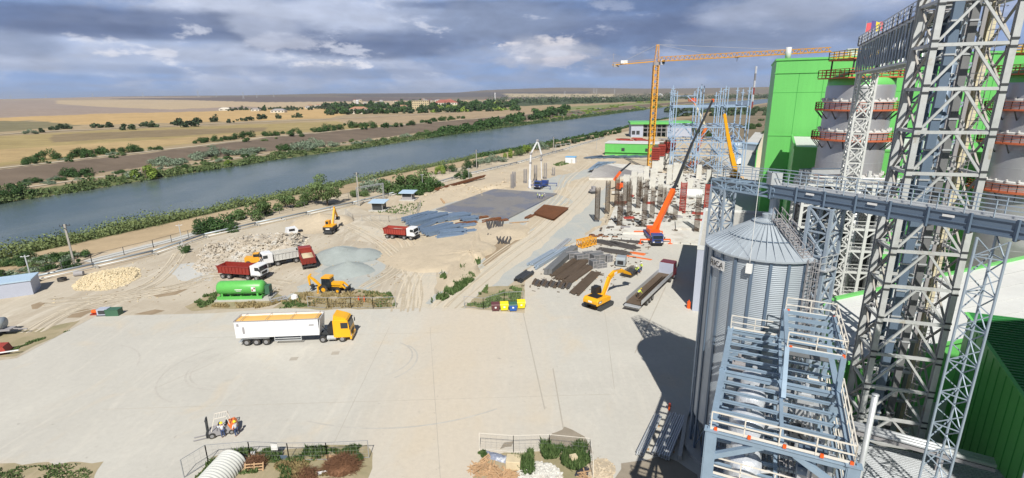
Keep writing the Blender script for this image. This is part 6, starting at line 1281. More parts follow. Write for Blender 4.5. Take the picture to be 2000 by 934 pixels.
for i in range(20):
    px_ = rr.uniform(1200, 1372); py_ = rr.uniform(370, 452); a = g(px_, py_, .5); b = MB(); w_, d_, h_ = rr.uniform(1, 4), rr.uniform(.8, 2.2), rr.uniform(.2, .8); b.box(0, 0, 0, w_, d_, h_); b.box(w_*.2, 0, h_, w_*.5, d_*.6, .15); red = i % 3 == 0; o = b.build('formwork_stack', 'redform' if red else ('concrete_pale' if i % 3 == 1 else 'slate')); o.location = (a.x, a.y, .5); o.rotation_euler = (0, 0, th_+rr.uniform(-.5, .5)); tag(o, 'red formwork panels lying between the rebar columns' if red else ('pale concrete block lying between the rebar columns' if i % 3 == 1 else 'dark material stack lying between the rebar columns'), 'formwork' if red else 'block', 'red panels on the foundation' if red else ('pale blocks on the foundation' if i % 3 == 1 else 'dark stacks on the foundation'))
a = g(1348, 388, .5); b = MB(); b.tube((-3.5, 0, 1.6), (3.5, 0, 1.6), 1.5, 20); b.box(0, 0, 0, 5, 1.6, .5); o = b.build('white_vessel', 'white', None, True); o.location = a; o.rotation_euler = (0, 0, th_); tag(o, 'white horizontal cylinder lying behind the red formwork tower', 'vessel')
b = MB()
for i in range(16): p = cw(2+i*.0-9, -1+i*2.2); q = p+Vector((.4, 2.2, 0)); b.box(p.x, p.y, .0, 2.0, 1.2, .35, th_)
o = b.build('kerb_block_row', 'concrete_pale'); tag(o, 'line of pale concrete blocks along the near edge of the foundation', 'kerb blocks')
for px_, py_, lb in ((1386, 452, 'worker in orange and yellow by the fence near the conveyor support, lower one'), (1386, 402, 'worker in orange vest near the red formwork tower, upper one')): person(lb, g(px_, py_), 1.0, 'hips', 'orange_vest' if py_ < 420 else 'hivis', 'jeans', 'sign_white')
# ------------------------------------------------------------------ tower crane
a = g(1269, 333); t_ = thing('tower_crane', 'yellow tower crane standing behind the foundation, jib over the green hall', 'tower crane', a, 0); Y_ = a.y
zt = zy(1276, 128, Y_).z; w = 2.0; b = MB(); nseg = 17
for k in range(nseg):
    z0_, z1_ = zt*k/nseg, zt*(k+1)/nseg
    for sx, sy in ((-1, -1), (1, -1), (1, 1), (-1, 1)): b.beam((sx*w/2, sy*w/2, z0_), (sx*w/2, sy*w/2, z1_), .34)
    for (ax, ay), (bx, by) in (((-1, -1), (1, -1)), ((1, -1), (1, 1)), ((1, 1), (-1, 1)), ((-1, 1), (-1, -1))):
        b.beam((ax*w/2, ay*w/2, z0_), (bx*w/2, by*w/2, (z0_+z1_)/2), .17); b.beam((bx*w/2, by*w/2, (z0_+z1_)/2), (ax*w/2, ay*w/2, z1_), .17); b.beam((ax*w/2, ay*w/2, z0_), (bx*w/2, by*w/2, z0_), .11)
b.build('mast', 'crane_yellow', t_); dx_ = zy(1279, 125, Y_)-a
b = MB(); b.tube((0, 0, zt), (0, 0, zt+1.2), 1.4, 16); b.build('slewing_ring', 'slate', t_)
apex = Vector((.3, 0, zy(1282, 87, Y_).z)); b = MB()
for sx, sy in ((-1, -1), (1, -1), (1, 1), (-1, 1)): b.beam((sx*.9, sy*.9, zt+1), (apex.x+sx*.35, sy*.35, apex.z), .16)
for k in range(5):
    f = k/5; z_ = zt+1+(apex.z-zt-1)*f; r_ = .9-.55*f
    for sx, sy, ex, ey in ((-1, -1, 1, -1), (1, -1, 1, 1), (1, 1, -1, 1), (-1, 1, -1, -1)): b.beam((sx*r_, sy*r_, z_), (ex*r_, ey*r_, z_+1.5), .08)
b.build('tower_head', 'crane_yellow', t_)
# jib reaches towards us, up to the right
tip = zy(1622, 101, Y_-52)-a; root = Vector((1.2, -.3, zt+1.6)); dj = (tip-root); u = dj.cross(Vector((0, 0, 1))).normalized()
b = MB(); n = 30; up_ = Vector((0, 0, 1.75))
for s_ in (-.7, .7): b.beam(root+u*s_, tip+u*s_, .3)
b.beam(root+up_, tip+up_*.75, .26)
for i in range(n):
    p, q = root+dj*(i/n), root+dj*((i+1)/n); m_ = (p+q)/2+up_*(1-.25*i/n)
    for s_ in (-.7, .7): b.beam(p+u*s_, m_, .12); b.beam(q+u*s_, m_, .12)
    b.beam(p+u*.7, p-u*.7, .07)
b.build('jib', 'crane_yellow', t_)
cjt = zy(1197, 127, Y_+12)-a; dj2 = cjt-root; cr_ = Vector((-1.2, .3, zt+1.6)); b = MB(); u2 = dj2.cross(Vector((0, 0, 1))).normalized()
for s_ in (-.6, .6): b.beam(cr_+u2*s_, cjt+u2*s_, .22, .35); b.beam(cr_+u2*s_+Vector((0, 0, .9)), cjt+u2*s_+Vector((0, 0, .9)), .05)
for i in range(10): p = cr_.lerp(cjt, i/9); b.beam(p+u2*.6, p-u2*.6, .1)
b.build('counter_jib', 'crane_yellow', t_); b = MB(); q = cr_.lerp(cjt, .72); b.box(q.x, q.y, q.z+.2, 3, 1.4, 1.3); b.build('winch', 'white', t_); b = MB(); q = cr_.lerp(cjt, .92); b.box(q.x, q.y, q.z-1.0, 2.4, 1.4, 1.4); q = cr_.lerp(cjt, .99); b.beam(q, q+Vector((0, 0, 5)), .12); b.beam(q+Vector((-.8, 0, 4.5)), q+Vector((1.2, 0, 4.5)), .08); b.rail([cr_.lerp(cjt, .6)+u2, cjt+u2], 1.0, .05, 2); b.build('counterweight', 'slate', t_)
b = MB()
for f, k in ((.33, 0), (.78, 0)): b.tube(apex, root+dj*f+up_*(1-.2*f), .05, 5)
b.tube(apex, cr_.lerp(cjt, .9), .05, 5); b.build('tie_rod', 'dirty_white', t_)
b = MB(); b.box(2.1, -1.2, zt+.1, 1.6, 1.7, 2.1); cbx = b.build('cabin', 'cladding', t_); b = MB(); b.box(2.5, -1.4, zt+.6, 1.1, 1.75, 1.4); b.build('cabin_window', 'glass', cbx)
b = MB(); q = root+dj*.52; b.box(q.x, q.y, q.z-.4, 1.2, 1.2, .4); b.tube(q-Vector((0, 0, .4)), q-Vector((0, 0, 1.6)), .1, 6); b.build('trolley', 'slate', t_)
b = MB(); b.box(0, 0, -.1, 6, 6, .9); b.build('footing', 'concrete', t_)
# ------------------------------------------------------------------ mobile cranes and lifts
def crane_lorry(label, pc, rz, boom, widths, mats, cabm, basem, L=9, name='mobile_crane', nb=None, cat='mobile crane'):
    t_ = thing(name, label, cat, pc, rz); b = MB(); b.bb(-L/2, L/2-2.2, -1.25, 1.25, .8, 1.5); b.build('carrier', basem, t_); cab(t_, L/2-2.3, 2.1, 2.5, .8, 1.9, cabm)
    for x in (L/2-1.3, L/2-3, -L/2+2.6, -L/2+1.1):
        for y in (-1.1, 1.1): wheel(t_, x, y, .6, .4)
    b = MB()
    for x in (L/2-2.6, -L/2+.2):
        for y in (-1, 1): b.beam((x, y, 1.0), (x, y*3.4, 1.0), .3); b.beam((x, y*3.4, 1.0), (x, y*3.4, .05), .2); b.box(x, y*3.4, 0, .9, .9, .12)
    b.build('outrigger', mats[0], t_)
    mi_ = (Matrix.Translation(t_.location) @ Matrix.Rotation(rz, 4, 'Z')).inverted(); pts = [mi_ @ p for p in boom]
    b = MB(); b.box(pts[0].x, pts[0].y, 1.5, 3.0, 2.3, 1.2); b.box(pts[0].x-1.8, pts[0].y, 1.6, 1.4, 2.4, 1.3); b.build('turntable', mats[0], t_)
    for p, q, w_, m_ in zip(pts, pts[1:], widths, mats): b = MB(); b.beam(p, q, w_, w_*1.15); b.build('boom_section', m_, t_)
    b = MB(); b.tube(pts[0]+Vector((.6, .8, -.3)), pts[0].lerp(pts[1], .45), .22, 8); b.box(pts[-1].x, pts[-1].y, pts[-1].z-.5, .6, .6, .9); b.build('boom_ram', mats[0], t_); return t_
a = g(1282, 478); Yb = a.y+3
dm('boom_black', (.035, .038, .045), .35, .2)
crane_lorry('mobile crane with blue cab, orange boom base and long black boom', a+Vector((0, 3.2, 0)), R_(-92), [Vector((a.x+.3, a.y+4, 2.2)), zy(1315, 372, Yb+11), zy(1352, 280, Yb+26), zy(1392, 196, Yb+42)], (1.05, .62, .45), ('orange', 'boom_black', 'boom_black'), 'blue_truck', 'blue_truck', 10)
a = g(1352, 328); t_ = thing('boom_lift', 'orange and cream articulated boom lift reaching up to the blue frame', 'boom lift', a, R_(200)); mi = (Matrix.Translation(t_.location) @ Matrix.Rotation(R_(200), 4, 'Z')).inverted()
b = MB(); b.box(0, 0, .7, 4.2, 2.4, 1.2); b.box(-1, 0, 1.9, 3.4, 2.2, 1.1, taper=(.8, .9)); b.build('turntable', 'orange2', t_)
for x in (-1.4, 1.4):
    for y in (-1.2, 1.2): wheel(t_, x, y, .7, .5)
ya = a.y; bp = [mi @ (a+Vector((0, 0, 2.4))), mi @ zy(1361, 297, ya), mi @ zy(1378, 250, ya+2), mi @ zy(1373, 237, ya+2), mi @ zy(1358, 205, ya+6), mi @ zy(1353, 198, ya+6)]
for p, q, w_, m_ in zip(bp, bp[1:], (.8, .9, .85, .8, .5), ('cream', 'orange2', 'cream', 'cream', 'orange2')): b = MB(); b.beam(p, q, w_); b.build('boom_section', m_, t_)
b = MB(); p = bp[-1]; b.box(p.x, p.y, p.z, 3.0, 2.4, .3); b.rail([(p.x-1.5, p.y-1.2, p.z), (p.x+1.5, p.y-1.2, p.z), (p.x+1.5, p.y+1.2, p.z), (p.x-1.5, p.y+1.2, p.z), (p.x-1.5, p.y-1.2, p.z)], 1.3, .08, 1); b.box(p.x, p.y-.6, p.z, 1.2, .5, 1.2); b.build('basket', 'orange', t_)
a = g(1436, 352); crane_lorry('yellow mobile crane behind the conveyor with a steep yellow boom', a, R_(80), [a+Vector((0, 0, 2.4)), zy(1428, 300, a.y), zy(1421, 262, a.y), zy(1415, 224, a.y)], (1.4, 1.1, .9), ('mach_yellow', 'mach_yellow', 'mach_yellow'), 'mach_yellow', 'brownsteel', 9)
a = g(1437, 322); t_ = thing('boom_lift', 'blue and white boom lift folded beside the blue frame', 'boom lift', a, R_(100)); mi = (Matrix.Translation(t_.location) @ Matrix.Rotation(R_(100), 4, 'Z')).inverted(); b = MB(); b.box(0, 0, .8, 5, 2.6, 1.4); b.box(-1, 0, 2.2, 3, 2.2, 1.2); b.build('turntable', 'white', t_); dm('lift_blue', (.07, .22, .5), .4)
for x in (-1.6, 1.6):
    for y in (-1.2, 1.2): wheel(t_, x, y, .8, .5)
ya = a.y; bp = [mi @ (a+Vector((0, 0, 3))), mi @ zy(1440, 300, ya), mi @ zy(1429, 270, ya)]
for p, q in zip(bp, bp[1:]): b = MB(); b.beam(p, q, .8); b.build('boom_section', 'lift_blue', t_)
b = MB(); p = bp[-1]; b.rail([(p.x-1, p.y-.8, p.z), (p.x+1, p.y-.8, p.z), (p.x+1, p.y+.8, p.z), (p.x-1, p.y+.8, p.z), (p.x-1, p.y-.8, p.z)], 1.2, .07, 1); b.build('basket', 'lift_blue', t_)
a = g(1216, 372, .0); t_ = thing('telehandler', 'red telescopic handler with a black boom among the rebar columns', 'telehandler', a, R_(35)); mi = (Matrix.Translation(t_.location) @ Matrix.Rotation(R_(35), 4, 'Z')).inverted(); b = MB(); b.box(0, 0, .8, 5, 2.0, 1.1); b.box(-1, 0, 1.9, 2.4, 1.9, .8); b.build('body', 'orange', t_); b = MB(); b.box(.7, .5, 1.9, 1.5, .9, 1.2); b.build('cab', 'glass', t_)
for x in (-1.6, 1.6):
    for y in (-1.1, 1.1): wheel(t_, x, y, .7, .45)
ya = a.y; bp = [mi @ zy(1199, 352, ya), mi @ zy(1212, 335, ya), mi @ zy(1232, 318, ya)]
b = MB(); b.beam(bp[0], bp[1], .8); b.build('boom_section', 'orange', t_); b = MB(); b.beam(bp[1], bp[2], .5); b.build('boom_section', 'boom_black', t_)
a = g(1158, 378); t_ = thing('mini_excavator', 'small grey machine standing alone on the sand left of the rebar columns', 'machine', a, .4); b = MB(); b.box(0, 0, .5, 2, 1.4, 1.0); b.box(.2, 0, 1.5, 1.2, 1.2, 1.0); b.build('body', 'slate', t_); tracks(t_, 2.6, 1.6)
# ------------------------------------------------------------------ green container building and hall
a, c = g(1181, 303), g(1294, 306); t_ = thing('low_green_building', 'low bright green building with pale roof behind the lying blue beams', 'building', (a+c)/2, ang(a, c)); L = (c-a).length; b = MB(); b.bb(-L/2, L/2, 0, 14, 0, 6.6); b.build('wall', 'green', t_); b = MB(); b.bb(-L/2-.2, L/2+.2, -.3, 14.3, 6.6, 7.0); b.build('roof', 'white_roof', t_)
for x in (-L*.18, L*.23): b = MB(); b.bb(x-.9, x+.9, -.06, .02, 2.4, 4.2); b.build('window', 'window_dark', t_)
b = MB(); b.bb(-L/2, L/2-4, -.8, -.02, 1.7, 2.0); b.build('canopy', 'green', t_)
a, c = g(1232, 268), g(1330, 268); t_ = thing('open_hall', 'grey hall with a green roof and open middle bay beside the river', 'building', (a+c)/2, ang(a, c)); L = (c-a).length; H_ = zy(1232, 243, a.y).z
b = MB(); b.bb(-L/2, -L/2+L*.24, 0, 26, 0, H_); b.bb(L*.22, L/2+8, 0, 26, 0, H_); b.bb(-L/2+L*.24, L*.22, 25, 26, 0, H_); b.build('wall', 'cladding', t_); b = MB(); b.xprism([(-L/2-1, H_+.0), (L/2+9, H_), (L/2+9, H_+1.6), (-L/2-1, H_+1.6)], -1.5, 27); b.build('roof', 'green', t_); b = MB()
for i in range(6): x = -L/2+L*.24+L*.46*i/5; b.beam((x, .5, 0), (x, .5, H_), .5)
for z_ in (.4, .7): b.beam((-L*.26, .5, H_*z_), (L*.22, .5, H_*z_), .5)
b.build('frame', 'slate', t_)
for x in (-L*.45, -L*.36): b = MB(); b.bb(x-1.3, x+1.3, -.06, .03, 2, 5); b.build('window', 'window_dark', t_)
rr = random.Random(8)
for i in range(16):
    px_ = 1215+rr.random()*85; py_ = 272+rr.random()*12; bundle('rebar_stack', 'rusty red steel stack between the hall and the low green building', 'steel stack', (px_-8, py_), (px_+8, py_+.5), 5, 'redform' if i % 3 else 'slate', 5, 2, .7, .7, group='rusty red stacks by the hall', jit=.3, base=False)
# ------------------------------------------------------------------ blue steel frame
A0 = g(1307, 337); t_ = thing('building_skeleton', 'tall pale blue steel frame under construction right of the tower crane', 'steel frame', A0, R_(-14)); ZT = zy(1313, 176, A0.y).z; bays = [0, 10.5, 20, 29]; dep = [0, 14, 28]; lev = [ZT*.22, ZT*.38, ZT*.56, ZT*.80]
dm('frame_blue', (.30, .41, .56), .5, .1)
for i, x in enumerate(bays):
    for j, y in enumerate(dep):
        b = MB(); hh = ZT*(1+.02*((i*7+j*3) % 4)-.03*(j == 2)); b.beam((x, y, 0), (x, y, hh), .45); b.beam((x+1.1, y, 0), (x+1.1, y, hh*.985), .35) if i in (1, 2) or j == 0 else None
        for k in range(10): b.box(x, y, hh*(.3+.07*k), .9, .9, .15)
        b.box(x, y, hh-1.6, 1.6, .5, .3); b.build('column', 'frame_blue', t_)
b = MB(); bb_ = MB()
for k, z in enumerate(lev):
    for j, y in enumerate(dep):
        for x0_, x1_ in zip(bays, bays[1:]):
            if k == 3 and j == 1: continue
            b.beam((x0_, y, z), (x1_, y, z), .3, .45)
    for x in bays:
        if k < 3 or x in (0, 29): b.beam((x, 0, z), (x, dep[-1], z), .3, .5)
    if k < 3:
        for i in range(1, 12): b.beam((29*i/12, 0, z+.2), (29*i/12, dep[-1], z+.2), .15)
for j, y in enumerate(dep[:2]):
    for x0_, x1_ in zip(bays, bays[1:]):
        for z0_, z1_ in ((lev[0], lev[1]), (lev[1], lev[2])):
            xm = (x0_+x1_)/2; bb_.beam((x0_, y, z0_), (xm, y, z1_), .28); bb_.beam((x1_, y, z0_), (xm, y, z1_), .28)
        bb_.beam((x0_, y, 1), (x1_, y, lev[0]), .25); bb_.beam((x1_, y, 1), (x0_, y, lev[0]), .25)
bb_.beam((2, 0, ZT*.93), (9, 0, ZT*.93), .3); bb_.beam((5, 0, ZT*.93), (9, 0, ZT*.83), .3); bb_.beam((0, 0, ZT*.93), (5, 0, ZT*.93), .3)
b.build('beams', 'frame_blue', t_); bb_.build('bracing', 'frame_blue', t_)
# radio mast, blue sheds and tanks far right of the frame
a = gt(1467, 212); H_ = zy(1475, 130, a.y).z-a.z; t_ = thing('radio_mast', 'slender red and white radio mast on the far plain', 'mast', a)
for k in range(6): b = MB(); b.truss((0, -1.2, H_*k/6), (0, -1.2, H_*(k+1)/6), (2.4, 0, 0), (0, 2.4, 0), 4, .7, .4); b.build('mast_section', 'white' if k % 2 else ('redform' if k < 3 else 'slate'), t_)
a, c = g(1450, 292), g(1476, 295); t_ = thing('site_shed', 'pale blue grey site shed left of the green tower hall', 'shed', (a+c)/2, ang(a, c)); L = (c-a).length; b = MB(); b.bb(-L/2, L/2, 0, 7, 0, 3.6); b.build('wall', 'bluegrey_light', t_); b = MB(); b.bb(-L/2-.3, L/2+.3, -.3, 7.3, 3.6, 4.0); b.build('roof', 'blue_roof', t_)
a, c = g(1475, 302), g(1489, 282); t_ = thing('conveyor_section', 'dark sloping conveyor piece beside the pale site shed', 'conveyor piece', a, ang(a, c)); L = (c-a).length; b = MB(); b.beam((0, 0, 1), (L, 0, 3.5), 2.4, 1.6); b.build('trough', 'slate', t_); b = MB(); b.beam((1, 0, 0), (1, 0, 1), .6); b.beam((L-1, 0, 0), (L-1, 0, 3), .6); b.build('leg', 'slate', t_)
a = g(1444, 292); b = MB(); b.tube((-4, 0, 2.2), (4, 3, 2.2), 2.2, 18); b.box(0, 1, 0, 4, 4, .8); o = b.build('steel_drum', 'bluegrey_light', None, True); o.location = a; tag(o, 'big pale blue steel drum lying behind the blue boom lift', 'drum')
a, c = g(1490, 328), g(1500, 284); t_ = thing('site_cabins', 'tall narrow cream building with many small vents left of the green hall', 'building', (a+c)/2, ang(a, c)); L = (c-a).length; b = MB(); b.bb(-L/2, L/2, -3, 3, 0, 9); b.build('wall', 'cream', t_); b = MB()
for i in range(14): b.box(-L/2+L*(i+.5)/14, 0, 9, L/30, 1.6, .3)
b.build('vents', 'brownsteel', t_); b = MB(); b.bb(-L/2, L/2, 3, 3.4, 0, 8); b.build('green_edge', 'green', t_)

# ------------------------------------------------------------------ loose litter of the building site
rr = random.Random(77)
for nm, lb, m_, zone, n_, sz in (('site_litter', 'loose brown boards and scraps scattered over the sand and foundation', 'brownsteel', [(1165, 455), (1370, 455), (1350, 345), (1240, 345)], 420, 1.0), ('site_litter', 'pale scraps and offcuts scattered over the foundation', 'white_steel', [(1165, 460), (1370, 455), (1380, 320), (1260, 335)], 260, .9), ('site_litter', 'dark scraps scattered between the columns', 'store_steel', [(1190, 450), (1370, 455), (1400, 310), (1260, 330)], 420, 1.1), ('site_litter', 'small brown litter scattered round the steel stores', 'brownsteel', [(1010, 560), (1150, 470), (1280, 470), (1230, 560), (1060, 575)], 300, .5), ('site_litter', 'pale stones and litter scattered over the dirt yard', 'limestone', [(60, 600), (330, 480), (560, 440), (900, 450), (800, 590), (350, 590)], 420, .35), ('site_litter', 'dark clods scattered over the dirt yard', 'mud', [(60, 600), (330, 480), (560, 440), (900, 450), (800, 590), (350, 590)], 300, .35)):
    P_ = gp(zone); pl = [(p.x, p.y) for p in P_]; xs = [p[0] for p in pl]; ys2 = [p[1] for p in pl]; b = MB(); c_ = 0
    while c_ < n_:
        x, y = rr.uniform(min(xs), max(xs)), rr.uniform(min(ys2), max(ys2))
        if not inpoly(np.array([x]), np.array([y]), pl)[0]: continue
        c_ += 1; L_ = sz*rr.uniform(.2, 1.6); z_ = .55 if 'foundation' in lb or 'columns' in lb else .03; b.box(x, y, z_, L_, sz*rr.uniform(.1, .5), sz*rr.uniform(.05, .3), rr.uniform(0, 3.1))
    o = b.build(nm, m_); tag(o, lb, 'litter', None, 'stuff')
# ------------------------------------------------------------------ low grey roofed building behind the silo
t_ = thing('low_flat_building', 'low lilac grey building with flat roof just left of and behind the silo', 'building', (28.3, 74.8, 0), R_(-22)); b = MB(); b.bb(0, 12, 0, 29, 0, 10.1); b.build('wall', 'cladding', t_)
b = MB(); b.bb(.3, 11.7, .3, 28.7, 10.1, 10.25); b.build('roof', 'concrete', t_); b = MB()
for x0_, x1_, y0_, y1_ in ((-.05, .3, -.05, 29.05), (11.7, 12.05, -.05, 29.05), (.3, 11.7, -.05, .3), (.3, 11.7, 28.7, 29.05)): b.bb(x0_, x1_, y0_, y1_, 10.1, 10.7)
b.build('parapet', 'white_steel', t_); b = MB()
for i in range(1, 8): b.bb(-.03, -.0, i*3.6-.03, i*3.6+.03, .3, 10); 
for i in range(1, 4): b.bb(i*3-.03, i*3+.03, -.03, 0, .3, 10)
b.build('panel_joint', 'slate', t_)
# ------------------------------------------------------------------ silo
SC = Vector((21.75, 42.2, 0)); SR = 4.55; EZ = 20.4; AZ_ = 23.0
t_ = thing('grain_silo', 'round corrugated steel grain silo with conical roof standing on steel legs', 'silo', SC)
b = MB(); n = 96; b.lathe([(SR, 3.6), (SR, EZ)], n); b.build('wall', 'silo_wall', t_, True)
b = MB(); b.lathe([(SR-.05, 3.6), (1.2, .9), (0, .8)], 40); b.build('hopper', 'galv', t_, True)
b = MB()
for i in range(22):
    a_ = 2*math.pi*(i+.3)/22; b.box((SR+.07)*math.cos(a_), (SR+.07)*math.sin(a_), 3.4, .10, .22, EZ-3.5, a_)
b.build('stiffener', 'bluegrey', t_)
b = MB(); nn = 44; prof = [(SR+.28, EZ-.12), (SR+.28, EZ+.02), (SR*.64, EZ+.02+(AZ_-EZ)*.36), (1.15, EZ+(AZ_-EZ)*.80), (.5, AZ_-.2), (.5, AZ_+.15), (0, AZ_+.2)]; b.lathe(prof, nn); rf = b.build('roof', 'silo_roof', t_)
b = MB()
for i in range(nn):
    a_ = 2*math.pi*i/nn; c_, s_ = math.cos(a_), math.sin(a_); b.beam((c_*(SR+.25), s_*(SR+.25), EZ+.05), (c_*.9, s_*.9, AZ_-.32), .045, .07)
b.build('roof_seam', 'silo_roof', rf); b = MB()
for r_, z_ in ((SR*.64, EZ+.06+(AZ_-EZ)*.36), (1.25, EZ+.06+(AZ_-EZ)*.79)):
    for i in range(40): a0_, a1_ = 2*math.pi*i/40, 2*math.pi*(i+1)/40; b.beam((r_*math.cos(a0_), r_*math.sin(a0_), z_+.05), (r_*math.cos(a1_), r_*math.sin(a1_), z_+.05), .06)
b.build('roof_ring', 'bluegrey', rf)
for i in range(22):
    a_ = 2*math.pi*(i+.3)/22; b = MB(); b.beam((SR*math.cos(a_), SR*math.sin(a_), .35), (SR*math.cos(a_), SR*math.sin(a_), 3.6), .22); b.build('leg', 'bluegrey', t_)
b = MB()
for i in range(22):
    a0_, a1_ = 2*math.pi*(i+.3)/22, 2*math.pi*(i+1.3)/22; p, q = (SR*math.cos(a0_), SR*math.sin(a0_)), (SR*math.cos(a1_), SR*math.sin(a1_)); b.beam((*p, .5), (*q, 3.4), .09); b.beam((*q, .5), (*p, 3.4), .09)
b.build('bracing', 'bluegrey', t_); b = MB(); b.lathe([(SR+.8, 0), (SR+.8, .4), (SR-.9, .4), (SR-.9, 0)], 48); b.build('ring_foundation', 'concrete', t_)
# ladder with cage up the wall and over the roof
la = math.atan2(-SR*.98, 1.3); b = MB(); lp = Vector((math.cos(la), math.sin(la), 0)); lt = Vector((-lp.y, lp.x, 0))
for z0_, z1_ in ((3.5, 20.6),):
    base = lp*(SR+.3)
    for s_ in (-.28, .28): b.beam(base+lt*s_+Vector((0, 0, z0_)), base+lt*s_+Vector((0, 0, z1_)), .06)
    z = z0_
    while z < z1_: b.beam(base-lt*.28+Vector((0, 0, z)), base+lt*.28+Vector((0, 0, z)), .035); z += .3
    z = z0_+2
    while z < z1_:
        pts = [base+lt*(.38*math.cos(u_))+lp*(.75*math.sin(u_))+Vector((0, 0, z)) for u_ in [math.pi*k/6 for k in range(7)]]; b.path(pts, .022, 4); z += .75
    for k in range(7): u_ = math.pi*k/6; q = base+lt*(.38*math.cos(u_))+lp*(.75*math.sin(u_)); b.beam(q+Vector((0, 0, z0_+2)), q+Vector((0, 0, z1_)), .03)
b.build('caged_ladder', 'slate', t_)
b = MB(); r0 = lp*(SR-.1)+Vector((0, 0, EZ+.2)); r1 = lp*.9+Vector((0, 0, AZ_-.1))
for s_ in (-.45, .45): b.beam(r0+lt*s_, r1+lt*s_*.8, .08); b.beam(r0+lt*s_+Vector((0, 0, 1)), r1+lt*s_*.8+Vector((0, 0, 1)), .05); b.beam(r0+lt*s_+Vector((0, 0, .5)), r1+lt*s_*.8+Vector((0, 0, .5)), .04)
for i in range(16): p = r0.lerp(r1, i/15); b.beam(p-lt*.45, p+lt*.45, .06, .1)
for i in range(8):
    p = r0.lerp(r1, i/7)
    for s_ in (-.45, .45): b.beam(p+lt*s_, p+lt*s_+Vector((0, 0, 1)), .05)
b.build('roof_stair', 'slate', t_)
# eave platform on the right of the ladder
b = MB(); pa = Vector((2.6, -4.3, EZ-.7)); b.box(pa.x, pa.y, pa.z, 1.8, 1.3, .1, .55); b.rail([(pa.x-.9, pa.y-.9, pa.z+.1), (pa.x+1.0, pa.y-.1, pa.z+.1), (pa.x+.6, pa.y+.8, pa.z+.1)], 1.1, .03, .8)
for s_ in (-.6, .6): b.beam((pa.x+s_, pa.y, pa.z), (pa.x+s_*.7, pa.y+1.0, pa.z-1.2), .07)
b.build('eave_platform', 'galv', t_)
b = MB(); a_ = R_(180+52); ex, ey = (SR+.35)*math.cos(a_), (SR+.35)*math.sin(a_); b.box(ex, ey, EZ-1.15, .45, .3, .75, a_+1.57); b.beam((ex, ey, EZ-.3), (ex, ey, EZ+6.5), .03); b.build('lightning_box', 'sign_white', t_)
def word(txt, size, m, depth=.01):
    cu = bpy.data.curves.new('t', 'FONT'); cu.body = txt; cu.size = size; cu.extrude = depth; cu.align_x = 'CENTER'; cu.align_y = 'CENTER'; o = bpy.data.objects.new('t', cu); COL.objects.link(o); bpy.context.view_layer.update()
    me = bpy.data.meshes.new_from_object(o.evaluated_get(bpy.context.evaluated_depsgraph_get())); bpy.data.objects.remove(o); me.materials.clear(); me.materials.append(M[m]); return me
a_ = R_(180+17); sg = MB(); k = 10; vs = []
for i in range(k+1):
    aa = a_+(i/k-.5)*.36; vs += [((SR+.22)*math.cos(aa), (SR+.22)*math.sin(aa), EZ-1.6), ((SR+.22)*math.cos(aa), (SR+.22)*math.sin(aa), EZ-.75)]
sg.add(vs, [(2*i, 2*i+2, 2*i+3, 2*i+1) for i in range(k)]); so = sg.build('name_board', 'sign_white', t_)
wo2 = bpy.data.objects.new('lettering', word('RICA', .72, 'ink')); COL.objects.link(wo2); wo2.parent = so; wo2.location = ((SR+.27)*math.cos(a_), (SR+.27)*math.sin(a_), EZ-1.18); wo2.rotation_euler = (R_(90), 0, a_+R_(90))
# ------------------------------------------------------------------ conveyor over the silo
CZ = zy(1504, 385, 42.2).z; cA = g(1384, 366, CZ); cS = g(1504, 385, CZ); cB = g(1978, 466, CZ); cdir = (cB-cS).normalized(); cend = cB + cdir*9; cA = cS - cdir*((cA-cS).length)
cn = Vector((cdir.y, -cdir.x, 0)) ; cn = cn if cn.dot(Vector((-1, -1, 0))) > 0 else -cn      # towards the camera side
t_ = thing('conveyor_bridge', 'long blue grey conveyor bridge with handrail crossing above the silo', 'conveyor', (cA.x, cA.y, 0)); O = Vector((cA.x, cA.y, 0))
CW, CH = 1.5, 1.05; L1 = (cS-cA).length; L2 = (cend-cS).length
b = MB(); b.truss(cA-O, cS-O+cdir*.3, -cn*CW, (0, 0, .75), 4, .14, .09); b.build('end_truss', 'bluesteel', t_)
segs = 11; sl = L2/segs
for i in range(segs):
    p = cS+cdir*(i*sl+.06)-O; q = cS+cdir*((i+1)*sl-.06)-O; b = MB(); up_ = Vector((0, 0, CH))
    for off in (Vector((0, 0, 0)), -cn*CW):
        b.beam(p+off+up_/2, q+off+up_/2, .05, CH*.86)
        for z in (.07, CH*.42, CH-.07): b.beam(p+off+cn*.05+Vector((0, 0, z)) if off.length == 0 else p+off-cn*.05+Vector((0, 0, z)), q+off+cn*.05+Vector((0, 0, z)) if off.length == 0 else q+off-cn*.05+Vector((0, 0, z)), .1, .12 if z != CH*.42 else .07)
    b.build('side_panel', 'bluegrey', t_)
    if i in (1, 3, 5, 7, 9): b = MB(); c_ = p.lerp(q, .5)+cn*.11+Vector((0, 0, CH*.72)); b.beam(c_-cdir*.32, c_+cdir*.32, .02, .15); b.build('number_plate', 'sign_white', t_)
b = MB()
for i in range(segs+1):
    p = cS+cdir*(i*sl)-O+cn*.1
    b.beam(p-Vector((0, 0, .12)), p+Vector((0, 0, CH+.1)), .14, .16); b.beam(p-cn*(CW+.2)-Vector((0, 0, .12)), p-cn*(CW+.2)+Vector((0, 0, CH+.1)), .14); b.beam(p-Vector((0, 0, .1)), p-cn*(CW+.2)-Vector((0, 0, .1)), .14)
b.build('frame_rib', 'bluegrey', t_)
b = MB(); p, q = cS-O, cend-O; b.beam(p-cn*CW/2+Vector((0, 0, CH+.03)), q-cn*CW/2+Vector((0, 0, CH+.03)), CW, .05); b.build('deck', 'galv', t_)
